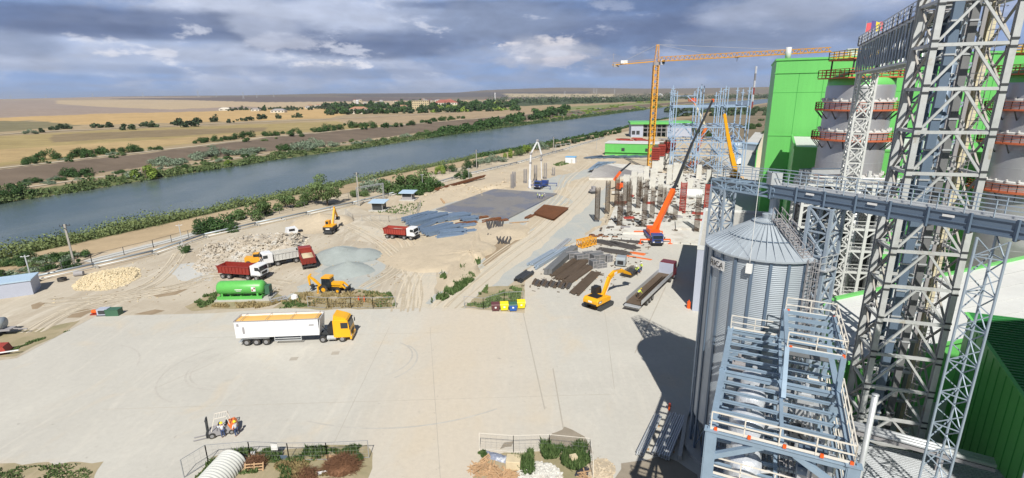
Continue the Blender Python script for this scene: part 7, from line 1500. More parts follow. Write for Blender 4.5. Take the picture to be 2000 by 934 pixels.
b = MB(); b.beam(p-cn*.5+Vector((0, 0, CH+.1)), q-cn*.5+Vector((0, 0, CH+.1)), .4, .14); b.build('belt_cover', 'galv', t_)
b = MB()
for off in (cn*.08, -cn*(CW+.08)): b.rail([cA-O+off+Vector((0, 0, .75)), cS-O+off+Vector((0, 0, CH)), cend-O+off+Vector((0, 0, CH))], 1.1, .028, 1.45)
b.rail([cA-O+cn*.08+Vector((0, 0, .75)), cA-O-cn*(CW+.08)+Vector((0, 0, .75))], 1.1, .028, .8); b.build('handrail', 'bluegrey_light', t_)
b = MB(); c_ = cS-cn*.75-O; b.tube((c_.x, c_.y, AZ_+.1), (c_.x, c_.y, CZ+.2), .38, 14); b.build('spout', 'bluegrey_light', t_)
b = MB(); c_ = cS-O-cn*.3; b.box(c_.x, c_.y, CZ+CH, .9, .8, 1.0); b.build('drive_box', 'galv', t_)
def lattice_tower(name, label, p, w, z1, m, n, ch=.14, br=.07, rz=0, tri=False, z0=0, x=True):
    t_ = thing(name, label, 'lattice tower', (p[0], p[1], 0), rz); cs = [(-w/2, -w/2), (w/2, -w/2), (w/2, w/2), (-w/2, w/2)] if not tri else [(-w/2, -w*.29), (w/2, -w*.29), (0, w*.58)]
    for c_ in cs: b = MB(); (b.tube((c_[0], c_[1], z0), (c_[0], c_[1], z1), ch/2, 8) if tri else b.beam((c_[0], c_[1], z0), (c_[0], c_[1], z1), ch)); b.build('leg', m, t_)
    b = MB(); k = len(cs)
    for i in range(n):
        za, zb = z0+(z1-z0)*i/n, z0+(z1-z0)*(i+1)/n
        for j in range(k):
            p_, q_ = cs[j], cs[(j+1) % k]
            if i % 2 and not x: p_, q_ = q_, p_
            b.beam((*p_, za), (*q_, zb), br)
            if i % 2 or x: b.beam((*p_, zb), (*q_, zb), br)
            if x: b.beam((*q_, za), (*p_, zb), br)
    b.build('bracing', m, t_); return t_
e_rz = math.atan2(cdir.y, cdir.x)
pT = cA-cn*CW/2+cdir*.8; lattice_tower('conveyor_support', 'blue grey lattice support under the left end of the conveyor bridge, behind the silo', pT, 1.5, CZ, 'bluegrey_light', 15, .16, .09, e_rz)
pT = g(1606, 404, CZ)-cn*.7; lattice_tower('conveyor_support', 'blue grey lattice support under the conveyor bridge at the right side of the silo', pT, 1.7, CZ-.1, 'bluegrey_light', 13, .22, .12, e_rz)
pT = g(1933, 466, CZ)-cn*.75; lattice_tower('conveyor_support', 'slender triangular galvanised lattice mast under the right end of the conveyor bridge', pT, 1.45, CZ-.1, 'bluegrey_light', 21, .15, .06, e_rz+.2, True, x=False)
pT = g(2165, 505, CZ)-cn*.75; lattice_tower('conveyor_support', 'triangular lattice mast cut by the bottom right corner of the picture', pT, 1.45, CZ-.1, 'bluegrey_light', 21, .15, .06, e_rz+.2, True, x=False)
# ------------------------------------------------------------------ blue steel platform in front of the silo
PO = Vector((11.0, 24.6, 0)); prz = R_(-26.5); t_ = thing('steel_platform', 'pale blue steel platform structure with white handrails in front of the silo', 'platform', PO, prz)
PW, PD, PZ = 6.7, 14.2, 15.0            # local x across, y away from us
def H(*a): return Vector(a)
cols = [(0, 0), (PW, 0), (0, PD/2), (PW, PD/2+.6), (0, PD), (PW, PD), (3.4, PD)]
for i, (x, y) in enumerate(cols):
    b = MB(); w_ = .62 if y == 0 or i == 3 else .34; b.beam((x, y, 0), (x, y, PZ-.05), w_, .34); b.beam((x, y-.18, 0), (x, y-.18, PZ-.05), .5 if w_ > .5 else .3, .04); b.box(x, y, PZ-.05, w_+.12, .5, .06)
    for dx_, dy_ in ((-.15, 0), (.15, 0), (0, .15)): b.box(x+dx_, y+dy_, PZ, .1, .1, .12)
    b.build('column', 'bluesteel', t_)
b = MB()
for z in (PZ, 12.2, 9.0, 6.0, 3.0):
    for x in (0, PW): b.beam((x, .1, z-.2), (x, PD-.1, z-.2), .26, .36); b.beam((x, .1, z-.02), (x, PD-.1, z-.02), .36, .03)
    b.beam((3.5, .1, z-.2), (3.5, PD-.1, z-.2), .2, .3)
    k = 12
    for i in range(k+1):
        y = PD*i/k; w_ = .3 if i in (0, 6, 12) else .16; b.beam((.1, y, z-.22), (PW-.1, y, z-.22), w_*.8, w_); b.beam((.1, y, z-.22+w_/2), (PW-.1, y, z-.22+w_/2), w_*1.2, .025)
b.build('floor_beams', 'bluesteel', t_)
b = MB()
for x in (0, PW):
    for y0_, y1_ in ((0, PD/2), (PD/2, PD)):
        for za, zb in ((.3, 3), (3, 6), (6, 9), (9, 12.2)): b.beam((x, y0_, za), (x, y1_, zb), .16)
b.beam((.2, .05, 13.3), (2.6, .05, 14.7), .3); b.beam((PW-.2, .05, 13.3), (PW-2.6, .05, 14.7), .3); b.beam((.2, PD, 12.6), (3, PD, 14.6), .25); b.build('bracing', 'bluesteel', t_)
# grating floors
def grating(par, x0, x1, y0, y1, z, m='slate', step=.22, name='grating'):
    b = MB(); n_ = int((x1-x0)/step)
    for i in range(n_+1): x = x0+(x1-x0)*i/n_; b.beam((x, y0, z), (x, y1, z), .05, .03)
    for i in range(int((y1-y0)/.6)+1): y = y0+.6*i; b.beam((x0, y, z-.01), (x1, y, z-.01), .04, .03)
    return b.build(name, m, par)
grating(t_, 3.7, 6.5, .3, 6.5, 12.25); grating(t_, 0.2, 6.5, .3, 13.8, 9.1); grating(t_, .2, 6.5, .3, 13.9, 3.1)
b = MB(); b.bb(.2, PW-.2, .2, PD-.2, 5.9, 5.98); b.build('floor_plate', 'store_grey', t_)
# raised frame on the right
z2 = 17.2; x0_, x1_, y0_, y1_ = 3.6, PW, 7.6, PD-.2
for x, y in ((x0_, y0_), (x1_, y0_), (x0_, y1_), (x1_, y1_)): b = MB(); b.beam((x, y, PZ), (x, y, z2), .3); b.build('column', 'bluesteel', t_)
b = MB()
for x in (x0_, x1_): b.beam((x, y0_, z2), (x, y1_, z2), .26, .34)
for i in range(6): y = y0_+(y1_-y0_)*i/5; b.beam((x0_, y, z2-.03), (x1_, y, z2-.03), .2 if i in (0, 5) else .12, .26)
b.beam((x0_, y0_-2.6, PZ), (x0_, y0_, z2), .26, .3); b.build('raised_frame', 'bluesteel', t_)
b = MB(); b.bb(x0_+.3, x1_-.2, y0_+3.6, y1_-.2, PZ+.02, PZ+.06); b.build('floor_plate', 'store_grey', t_)
b = MB(); b.rail([(-.05, 0, PZ), (PW, 0, PZ), (PW+.1, 7, PZ)], 1.1, .032, 1.7, toe=True); b.rail([(0, PD, PZ), (3.4, PD, PZ)], 1.1, .032, 1.7, toe=True); b.rail([(x0_, y1_, z2), (x1_+.1, y1_, z2), (x1_+.1, y0_, z2), (x0_, y0_, z2)], 1.1, .032, 1.5, toe=True); b.rail([(0, -.05, 12.2), (PW+.05, -.05, 12.2), (PW+.1, 13, 12.2)], 1.1, .032, 1.7, toe=True); b.rail([(.05, 0, 9.1), (PW, 0, 9.1), (PW+.1, 13, 9.1)], 1.1, .032, 1.7); b.build('handrail', 'rail_white', t_)
for x, y, z in [(x, -.02, PZ-.02) for x in (0.2, 1.9, 3.6, 5.3, 6.6)]+[(x, y, z2) for x in (x0_+.2, x1_) for y in (y0_, y1_)]: b = MB(); b.box(x, y, z, .16, .14, .18); b.build('orange_clamp', 'orange', t_)
for y_, nm_ in ((5.2, 'cable_tray'), (9.8, 'cable_tray')): b = MB(); b.bb(.3, PW-.3, y_, y_+.45, 12.6, 12.68); b.beam((.3, y_, 12.75), (PW-.3, y_, 12.75), .04, .12); b.beam((.3, y_+.45, 12.75), (PW-.3, y_+.45, 12.75), .04, .12); b.build(nm_, 'galv', t_)
for i_, (x, y, w_, d_, h_, lv) in enumerate(((5.2, 2.0, 1.4, 1.0, 1.5, 12.3), (4.6, 4.6, .9, 1.6, 1.0, 12.3), (5.6, 10.2, 1.2, 1.6, 1.7, 9.2), (5.0, 7.3, .9, .9, 2.3, 12.2), (.9, 11.6, .9, 1.2, 1.4, 12.2))): b = MB(); b.box(x, y, lv, w_, d_, h_); b.box(x, y, lv+h_, w_*.6, d_*.6, .2); b.tube((x, y, lv+h_), (x, y, lv+h_+.6), .12, 8); b.build('equipment', ('bluegrey', 'dark_steel', 'cladding', 'galv', 'slate')[i_], t_)
b = MB(); rr = random.Random(2)
for lv in (3, 6, 9, 12.2, 13.2):
    for i in range(16):
        x, y = rr.uniform(3.7, 6.4), rr.uniform(.5, 13.5); b.tube((x, y, lv), (x, y, lv+rr.uniform(.5, 1.6)), rr.choice((.06, .1, .16)), 8)
        if i % 2: yy = rr.uniform(.5, 10); b.tube((x, yy, lv+.6), (x, yy+rr.uniform(1.5, 3.5), lv+.6), .07, 6)
        if i % 4 == 0: b.box(x, y, lv, .6, .8, rr.uniform(.4, 1.0))
b.build('pipework', 'galv', t_)
b = MB()
for fl in ((3, 6, 8.5, 11), (6, 9, 11, 8.5), (9, 12.2, 8.5, 11), (12.2, 15, 11, 8.5)):
    z0_, z1_, ya, yb = fl
    for x in (5.1, 5.9): b.beam((x, ya, z0_), (x, yb, z1_), .06, .2); b.beam((x, ya, z0_+1), (x, yb, z1_+1), .04)
    for i in range(12): f = i/12; b.beam((5.1, ya+(yb-ya)*f, z0_+(z1_-z0_)*f), (5.9, ya+(yb-ya)*f, z0_+(z1_-z0_)*f), .22, .03)
b.build('stair', 'rail_white', t_)
for i, (x, y, r_, zt_, lb) in enumerate(((1.9, 1.7, .92, 12.7, 'film wrapped silvery vessel at the near end of the blue platform, lowest in the picture'), (1.8, 4.1, 1.02, 14.1, 'largest film wrapped vessel with creased silvery top in the blue platform'), (1.9, 6.7, .9, 14.2, 'film wrapped vessel in the middle of the row in the blue platform'), (1.95, 9.1, .8, 14.3, 'farthest and smallest film wrapped vessel in the blue platform'))):
    Mx = Matrix.Translation(PO) @ Matrix.Rotation(prz, 4, 'Z'); p = Mx @ Vector((x, y, 0)); t2 = thing('wrapped_vessel', lb, 'vessel', (p.x, p.y, 0)); b = MB(); pr = [(r_, 3.2), (r_, zt_-.5), (r_*.9, zt_-.2), (r_*.55, zt_), (.1, zt_+.1), (0, zt_+.1)]; b.lathe(pr, 26); b.v = [(vx*(1+.03*math.sin(vz*9+vx*11)), vy*(1+.04*math.sin(vz*7+vy*13)), vz) for vx, vy, vz in b.v]; b.build('shell', 'plastic_film', t2, True); b = MB(); b.lathe([(r_*.5, 3.2), (.15, 2.2)], 20)
    for u_ in range(4): b.beam((r_*.8*math.cos(u_*1.57), r_*.8*math.sin(u_*1.57), 0), (r_*.8*math.cos(u_*1.57), r_*.8*math.sin(u_*1.57), 3.3), .14)
    b.build('leg', 'galv', t2); b = MB(); b.tube((r_*.8, -.3, zt_-.9), (r_*1.7, -.3, zt_-.9), .1, 8); b.tube((0, 0, zt_), (0, 0, zt_+.35), .16, 10); b.build('nozzle', 'galv', t2)
# pipe bundles on the yard below
for p0, p1, w_, n_, ly, lb in (((1250, 892), (1285, 818), .8, 4, 2, 'narrow bundle of shiny steel pipes on the yard, left of the wider bundle'), ((1290, 896), (1325, 816), 1.7, 8, 2, 'wide bundle of shiny steel pipes on the yard at the foot of the silo')):
    bundle('pipe_bundle', lb, 'pipes', p0, p1, w_, 'galv', n_, ly, .19, .19, kind='pipe', jit=.03)
a, c = g(1327, 900), g(1341, 810); b = MB(); b.beam((0, 0, .3), c-a+Vector((0, 0, .3)), .35, .5); o = b.build('loose_beam', 'concrete'); o.location = a; tag(o, 'single pale beam lying between the wide pipe bundle and the silo', 'beam')
a = g(1307, 802); t2 = thing('fire_hydrant', 'small red hydrant at the edge of the silo shadow', 'hydrant', a); b = MB(); b.tube((0, 0, 0), (0, 0, .8), .11, 8); b.build('barrel', 'orange', t2); b = MB(); b.tube((-.2, 0, .55), (.2, 0, .55), .06, 8); b.lathe([(.15, .78), (.1, .9), (0, .95)], 8); b.build('cap', 'red', t2)
a = g(1352, 602); b = MB(); b.tube((0, 0, 0), (0, 0, 1.1), .3, 10); b.tube((0, 0, 1.1), (0, 0, 1.4), .1, 8); o = b.build('gas_bottle', 'orange'); o.location = a-Vector((.6, 0, 0)); tag(o, 'red bottle standing at the foot of the lilac wall', 'bottle')
b = MB(); pz = zy(1710, 772, 27.0); pb = Vector((pz.x, pz.y, 0)); b.tube((0, 0, 0), (0, 0, pz.z), .17, 14); b.tube((0, 0, pz.z), (0, 0, pz.z+.05), .2, 14); o = b.build('steel_post', 'galv', None, True); o.location = pb; tag(o, 'thick plain grey post rising at the bottom, right of the blue platform', 'post')
# ------------------------------------------------------------------ main lattice tower
TO = Vector((31.4, 40.3, 0)); trz = R_(-18); t_ = thing('lattice_tower', 'massive light grey steel lattice tower rising beyond the top edge at the right', 'lattice tower', TO, trz); TWd, TDp = 4.75, 3.6; TZ = 46.0
ratios = [-.157, -.081, -.003, .076, .155, .235, .314, .390, .466, .546, .625, .700]; levels = [33-r_*TO.y for r_ in ratios][::-1]; levels = [0, 2.2]+levels; levels += [levels[-1]+3.1, levels[-1]+6.2]
def hcol(b, p, z0, z1, w=.36, m=0):
    x, y = p; b.bb(x-w/2, x+w/2, y-w/2, y-w/2+.05, z0, z1, m); b.bb(x-w/2, x+w/2, y+w/2-.05, y+w/2, z0, z1, m); b.bb(x-.03, x+.03, y-w/2+.05, y+w/2-.05, z0, z1, m)
for i, (x, y) in enumerate(((0, 0), (TWd, 0), (0, TDp), (TWd, TDp))):
    b = MB(); hcol(b, (x, y), 0, levels[-1], .42 if y == 0 else .46); b.build('leg', ('tower_steel', 'tower_steel', 'tower_steel', 'cream')[i], t_)
for z in levels[2:]:
    for x in (0, TWd):
        for dz in (-.32, .22): b = MB(); b.box(x, -.24, z+dz, .46, .06, .14); b.build('splice_plate', 'dark_steel', t_)
for z in levels[1:]:
    b = MB()
    for y in (0, TDp): b.beam((-.03, y, z), (TWd+.03, y, z), .24, .24)
    for x in (0, TWd): b.beam((x, .02, z+.003), (x, TDp-.02, z+.003), .23, .23)
    b.build('girder', 'tower_steel', t_)
b = MB()
for za, zb in zip(levels[1:], levels[2:]):
    for y in (0, TDp): b.beam((.15, y, za+.15), (TWd/2-.15, y, zb-.1), .15, .17); b.beam((TWd-.15, y, za+.15), (TWd/2+.15, y, zb-.1), .15, .17)
b.build('bracing', 'tower_steel', t_)
b = MB()
for za, zb in zip(levels[1:], levels[2:]):
    for x in (0, TWd): b.beam((x, .15, za), (x, TDp-.15, zb-.1), .14); b.beam((x, TDp-.15, za), (x, .15, zb-.1), .14)
b.build('side_bracing', 'polewood', t_)
for x, y, w_, m_ in ((1.7, 1.7, .62, 'bluegrey'), (2.9, 1.9, .5, 'store_grey'), (1.0, 2.8, .3, 'bluegrey_light')): b = MB(); b.box(x, y, .5, w_, w_*.7, levels[-1]-.6); b.build('elevator_casing', m_, t_)
z = 2.0
while z < levels[-1]:
    for x, y, w_, d_ in ((1.7, 1.7, .75, .58), (2.9, 1.9, .62, .48)): b = MB(); b.box(x, y, z, w_, d_, .12); b.build('casing_flange', 'galv', t_)
    z += 2.4
b = MB(); z = 1
for s_ in (-.25, .25): b.beam((3.9+s_, .9, 1), (3.9+s_, .9, levels[-1]), .05)
while z < levels[-1]: b.beam((3.65, .9, z), (4.15, .9, z), .03); z += .3
z = 2
while z < levels[-1]: b.path([(3.9+.4*math.cos(u_), .9-.7*math.sin(u_), z) for u_ in [math.pi*k/5 for k in range(6)]], .02, 4); z += .8
b.build('caged_ladder', 'slate', t_)
for z in (levels[5], levels[8], levels[11], levels[13]):
    b = MB(); b.bb(.3, TWd-.3, 2.3, TDp-.25, z+.13, z+.18); b.build('landing', 'slate', t_)
b = MB()
for z in levels[3::2]: b.rail([(.3, 2.2, z+.15), (TWd-.3, 2.2, z+.15)], 1.0, .025, 1.1)
b.build('handrail', 'white_steel', t_)
# rear companion tower carrying ducts, seen through the main one
t_ = thing('duct_tower', 'blue grey ducts in a slim dark frame behind the big lattice tower', 'duct tower', (36.0, 46.3, 0), R_(-18)); b = MB()
for x in (0, 3.2):
    for y in (0, 2.6): b.beam((x, y, 0), (x, y, 45), .3)
b.build('leg', 'slate', t_); b = MB()
for k in range(14):
    z = k*3.2
    for y in (0, 2.6): b.beam((0, y, z), (3.2, y, z+3.2), .14); b.beam((0, y, z+3.2), (3.2, y, z+3.2), .16)
b.build('bracing', 'bluegrey_light', t_)
for x, r_ in ((.9, .28), (2.1, .36)): b = MB(); b.tube((x, 1.2, .5), (x, 1.2, 44.5), r_, 14); b.build('duct', 'bluegrey', t_, True)
# ------------------------------------------------------------------ gallery at the top
gn = zy(1835, 92, 44.5); gf = zy(1690, 156, 76.0); gz = 35.2; a = Vector((gf.x, gf.y, gz)); c = Vector((gn.x, gn.y, gz)); d = (c-a); L = d.length; t_ = thing('conveyor_gallery', 'high enclosed lattice conveyor gallery with handrail running from the big tower towards the green hall', 'conveyor gallery', (a.x, a.y, 0), ang(a, c))
za = zy(1690, 156, 76).z; zb_ = zy(1835, 92, 44.5).z; zm = (za+zb_)/2; gh = 3.6
b = MB(); b.truss((0, -1.3, zm), (L, -1.3, zm), (0, 2.6, 0), (0, 0, gh), 16, .2, .11, x=True); b.build('truss', 'galv', t_)
b = MB(); b.bb(0, L, -1.0, 1.0, zm+.1, zm+.2); b.bb(0, L, -.5, .5, zm+.9, zm+1.3); b.build('belt_conveyor', 'bluegrey', t_)
b = MB(); b.bb(-.8, L, -1.5, 1.5, zm+gh+.1, zm+gh+.2); b.build('deck', 'slate', t_); b = MB()
for i in range(24): x = L*i/24; b.bb(x, x+L/110, -1.45, -1.4, zm+.3, zm+gh-.2)
b.build('louvre', 'bluegrey_light', t_); b = MB(); b.rail([(-.8, -1.5, zm+gh+.2), (L, -1.5, zm+gh+.2)], 1.15, .035, 1.5, bars=3); b.rail([(-.8, 1.5, zm+gh+.2), (L, 1.5, zm+gh+.2)], 1.15, .035, 1.5, bars=3); b.rail([(-.8, -1.5, zm+gh+.2), (-.8, 1.5, zm+gh+.2)], 1.15, .035, 1.5, bars=3); b.build('handrail', 'galv', t_)
b = MB()
for i in range(14): x = L*i/14; b.beam((x, -1.5, zm+gh), (x, -1.5, zm+gh+1.2), .1)
b.build('handrail_post', 'dark_steel', t_)
p = zy(1674, 250, 75.5); lattice_tower('gallery_support', 'white cross braced lattice column standing in front of the big grey cylinder', (zy(1703, 165, 75.5)-Vector((.9, 0, 0))), 2.0, zm, 'white_steel', 17, .26, .16, R_(-20))
p = zy(1712, 160, 75.0); b = MB(); b.beam((0, 0, zm-9), (0, 0, zm+gh), .5); o = None
# flag on the gallery end
p = zy(1687, 80, 75.5); t_ = thing('flag', 'red, blue and yellow flag on a thin pole above the conveyor gallery', 'flag', p+Vector((0, 0, .6))); b = MB(); b.tube((0, 0, -2.6), (0, 0, 2.0), .04, 6); b.build('pole', 'galv', t_)
def flagpart(x0, x1, m, nm, zo=0):
    b = MB(); n_ = 8; vs = []
    for i in range(n_+1):
        x = x0+(x1-x0)*i/n_
        for z in (.7+zo, 1.9+zo): vs.append((x, .12*math.sin(x*4)+.05*z, z+.12*math.sin(x*2.4)-.02))
    b.add(vs, [(2*i, 2*i+2, 2*i+3, 2*i+1) for i in range(n_)]); b.build(nm, m, t_, True)
flagpart(-.0, .75, 'flag_red', 'red_cloth', -.25); flagpart(.75, 1.3, 'flag_blue', 'blue_stripe', .0); flagpart(1.3, 2.0, 'flag_yellow', 'yellow_stripe', .0); flagpart(2.0, 2.35, 'flag_red', 'red_stripe', .1)
# ------------------------------------------------------------------ grey cylinders with ring platforms
def cylinder(x, y, R, label, nxt=False):
    t_ = thing('process_tower', label, 'process tower', (x, y, 0), 0, None); b = MB(); b.lathe([(R, 0), (R, 33.8), (R*.98, 34.1)], 64); b.build('shell', 'alu', t_, True)
    b = MB(); b.lathe([(R*.98, 34.1), (R*.97, 35.2), (R*.5, 36.3), (0, 36.6)], 48); b.build('top', 'green', t_, True)
    b = MB()
    for i in range(12): z = 3+i*2.6; b.lathe([(R+.02, z), (R+.03, z+.03), (R+.02, z+.06)], 64)
    b.build('seam', 'galv', t_)
    for z in (25.0, 30.0, 17.5):
        b = MB(); b.lathe([(R, z-.1), (R+1.3, z-.1), (R+1.3, z+.15), (R, z+.15)], 64); pl = b.build('ring_platform', 'rail_orange', t_); n_ = 40
        b = MB(); pts = [((R+1.25)*math.cos(2*math.pi*i/n_), (R+1.25)*math.sin(2*math.pi*i/n_), z+.15) for i in range(n_+1)]; b.rail(pts, 1.15, .035, 1.2, bars=3); b.build('handrail', 'rail_orange', pl)
        for i in range(16):
            u_ = 2*math.pi*i/16; b = MB(); b.beam(((R+1.2)*math.cos(u_), (R+1.2)*math.sin(u_), z-.1), (R*math.cos(u_), R*math.sin(u_), z-1.5), .13); b.build('bracket', 'dark_steel', pl)
        b = MB(); b.lathe([(R+.0, z+1.2), (R+.3, z+1.3), (R+.3, z+1.6), (R+.0, z+1.7)], 64)
        for i in range(24): u_ = 2*math.pi*i/24; b.tube(((R+.3)*math.cos(u_), (R+.3)*math.sin(u_), z+1.6), ((R+.3)*math.cos(u_), (R+.3)*math.sin(u_), z+2.0), .16, 8)
        b.build('burner_ring', 'white_steel', pl)
    for z, s_ in ((35.2, 5.4), (38.2, 4.4)):
        b = MB(); b.box(0, -.5, z, s_*2, s_*1.6, .2); pl = b.build('top_platform', 'rail_orange', t_); b = MB(); x_, y_ = s_, s_*.8
        b.rail([(-x_, -y_-.5, z+.2), (x_, -y_-.5, z+.2), (x_, y_-.5, z+.2), (-x_, y_-.5, z+.2), (-x_, -y_-.5, z+.2)], 1.3, .05, 1.3, bars=3); b.build('handrail', 'rail_yellow' if z > 36 else 'rail_orange', pl)
        b = MB(); b.box(1, -1, z+.2, 3, 1.2, .8); b.tube((-2, -2, z+.7), (2.4, -2, z+.7), .35, 10); b.build('machinery', 'dark_steel', pl)
        if z < 37:
            b = MB()
            for sx in (-1, 1):
                for sy in (-1, 1): b.beam((sx*4, sy*3-.5, z), (sx*4, sy*3-.5, z+3), .2)
            b.build('post', 'dark_steel', t_)
    return t_
cylinder(60.6, 92.2, 5.1, 'huge grey clad cylinder with orange ring platforms, left of the lattice tower'); cylinder(82.3, 82.2, 5.1, 'grey clad cylinder with orange ring platforms, cut by the right edge')
# ------------------------------------------------------------------ bright green hall
t_ = thing('green_hall', 'towering bright green clad hall with flat roof behind the grey process towers', 'building', (69.2, 140, 0), R_(-24)); GH = 41.0
b = MB(); b.bb(0, 66, 0, 30, 0, GH); b.build('wall', 'green', t_); b = MB(); b.bb(-.25, 66.2, -.25, 30.2, GH, GH+.5); b.bb(-.2, 66, -.2, -.02, GH-3.2, GH-3.0); b.bb(-.12, 66, -.12, -.01, 21.9, 22.15); b.build('roof_edge', 'green', t_)
b = MB()
for i in range(1, 12): b.bb(i*5.6-.04, i*5.6+.04, -.05, -.003, 0, GH-3.3)
for z in (11, 33): b.bb(0, 66, -.045, -.002, z, z+.06)
b.build('panel_joint', 'green_dark_trim', t_)
p = zy(1597, 178, 136.5); b = MB(); b.bb(12.2, 15.0, -.14, .0, p.z-1.6, p.z+1.4); wn = b.build('window', 'window_dark', t_); b = MB(); b.bb(12.4, 14.8, -.2, -.14, p.z-1.4, p.z); b.build('shutter', 'galv', wn)
for x, w_, h_, m_ in ((17, 2.2, 1.6, 'white_steel'), (21.5, 2.6, 1.8, 'white_steel')): b = MB(); b.box(x, 3, GH+.5, w_, 1.6, h_); b.box(x, 3, GH+.5+h_, w_+.5, 2, .3); b.build('roof_vent', m_, t_)
b = MB(); b.tube((2.6, 3, GH+.3), (2.6, 3, GH+3.4), .7, 14); b.build('flue', 'white_steel', t_, True)
t_ = thing('green_annex', 'low green block with white flat roof standing before the towering green hall', 'building', (57.6, 105, 0), R_(-27)); b = MB(); b.bb(0, 30, 0, 33, 0, 22); b.build('wall', 'green', t_); b = MB(); b.bb(.3, 29.7, .3, 33, 22, 22.12); b.build('roof', 'white_roof', t_); b = MB(); b.bb(-.15, .3, -.15, 33, 22, 22.6); b.bb(.3, 30.15, -.15, .3, 22, 22.4); b.build('parapet', 'green', t_)
# duct and white process rack below the conveyor
RX = g(1552, 470, 9); t_ = thing('pipe_rack', 'white steel process rack of four storeys with vertical pipes right behind the silo', 'pipe rack', (44.3, 76.5, 0), R_(-14)); RW, RD = 13.5, 5.0; zr = [2.5, 6.2, 9.6, 13.0, 16.4, 19.6]
for x in (0, 4.9, 9.2, RW):
    for y in (0, RD): b = MB(); hcol(b, (x, y), 0, 20, .42); b.build('column', 'white_steel', t_)
for z in zr:
    b = MB(); b.beam((0, 0, z), (RW, 0, z), .2, .34); b.beam((0, RD, z), (RW, RD, z), .2, .34)
    for x in (0, 2.4, 4.9, 7, 9.2, 11.4, RW): b.beam((x, .1, z), (x, RD-.1, z), .16, .26)
    fl = b.build('floor_beam', 'white_steel', t_); grating(fl, .2, RW-.2, .2, RD*.45, z+.2, 'galv', .4); b = MB(); b.rail([(0, -.15, z+.15), (RW, -.15, z+.15), (RW+.1, RD, z+.15)], 1.15, .035, 1.5); b.build('handrail', 'white_steel', fl)
for za, zb2 in zip(zr, zr[1:]):
    for x in (0, 4.9, 9.2):
        b = MB(); b.beam((x+.1, 0, zb2-1.3), (x+1.4, 0, zb2-.1), .16)
        if x: b.beam((x-.1, 0, zb2-1.3), (x-1.4, 0, zb2-.1), .16)
        b.beam((x-.12, 0, zb2-1.3), (x+.12, 0, zb2-1.3), .16); b.build('knee_brace', 'white_steel', t_)
for x, r_ in ((6.2, .62), (8.3, .62), (2.2, .5), (11.6, .5)): b = MB(); b.tube((x, 2.6, .5), (x, 2.6, 19 if x > 5 else 15), r_, 16); b.build('riser_pipe', 'galv', t_, True)
b = MB(); b.bb(.5, RW-.5, 3.6, RD, .3, 19.3); b.build('equipment_core', 'dark_steel', t_)
b = MB(); b.tube((-1, 2, 20.6), (RW+6, 1, 20.4), .14, 8); b.tube((0, .5, 20.3), (RW, .5, 20.3), .12, 8)
rr = random.Random(12)
for i in range(26): x = rr.uniform(0, RW+3); y = rr.uniform(0, RD); b.tube((x, y, 19.8), (x, y, 20+rr.random()*1.2), rr.choice((.08, .14, .3)), 8); b.box(x+.5, y, 19.8, .5, .5, rr.random()*.9)
b.build('top_pipework', 'white_steel', t_)
a = zy(1568, 331, 88); c = zy(1655, 336, 88); t_ = thing('overhead_duct', 'grey rectangular duct bridging in front of the green annex and the grey cylinder', 'duct', (a.x, a.y, 0), ang(a, c)); L = (c-a).length; b = MB(); b.beam((0, 0, a.z-.4), (L, 0, a.z-.4), .9, .9); b.beam((0, 0, 1), (0, 0, a.z), .8); b.build('duct', 'galv', t_); b = MB(); b.beam((-.7, -.5, a.z+.15), (L, -.5, a.z+.15), .12); b.build('edge', 'bluegrey', t_)
# small clutter behind the silo's right shoulder
t_ = thing('tank_farm_rack', 'low dark pipe rack with sloping conveyors between the silo and the white roofed hall', 'pipe rack', (41.0, 62.5, 0), R_(20)); b = MB()
for i in range(9): b.beam((0, i*.8, 2.0+.1*(i % 3)), (15, i*.8-1.0, 2.2), .22)
b.build('pipes', 'galv', t_); b = MB()
for i in range(6):
    for y in (0, 6.4): b.beam((i*3, y, 0), (i*3, y, 2.6), .2)
    b.beam((i*3, 0, 1.6), (i*3, 6.4, 1.6), .2)
b.build('frame', 'slate', t_); b = MB(); b.beam((6, 1, 2.6), (9.5, -5, 4.6), 1.3, .5); b.beam((8.5, 1.5, 2.4), (12, -4, 4.4), 1.0, .5); b.build('belt_conveyor', 'dark_steel', t_); b = MB()
for i in range(16): f = i/15; p = Vector((6, 1, 2.9)).lerp(Vector((9.5, -5, 4.9)), f); b.beam(p-Vector((.6, .3, 0)), p+Vector((.6, .3, 0)), .12)
b.build('idlers', 'galv', t_)
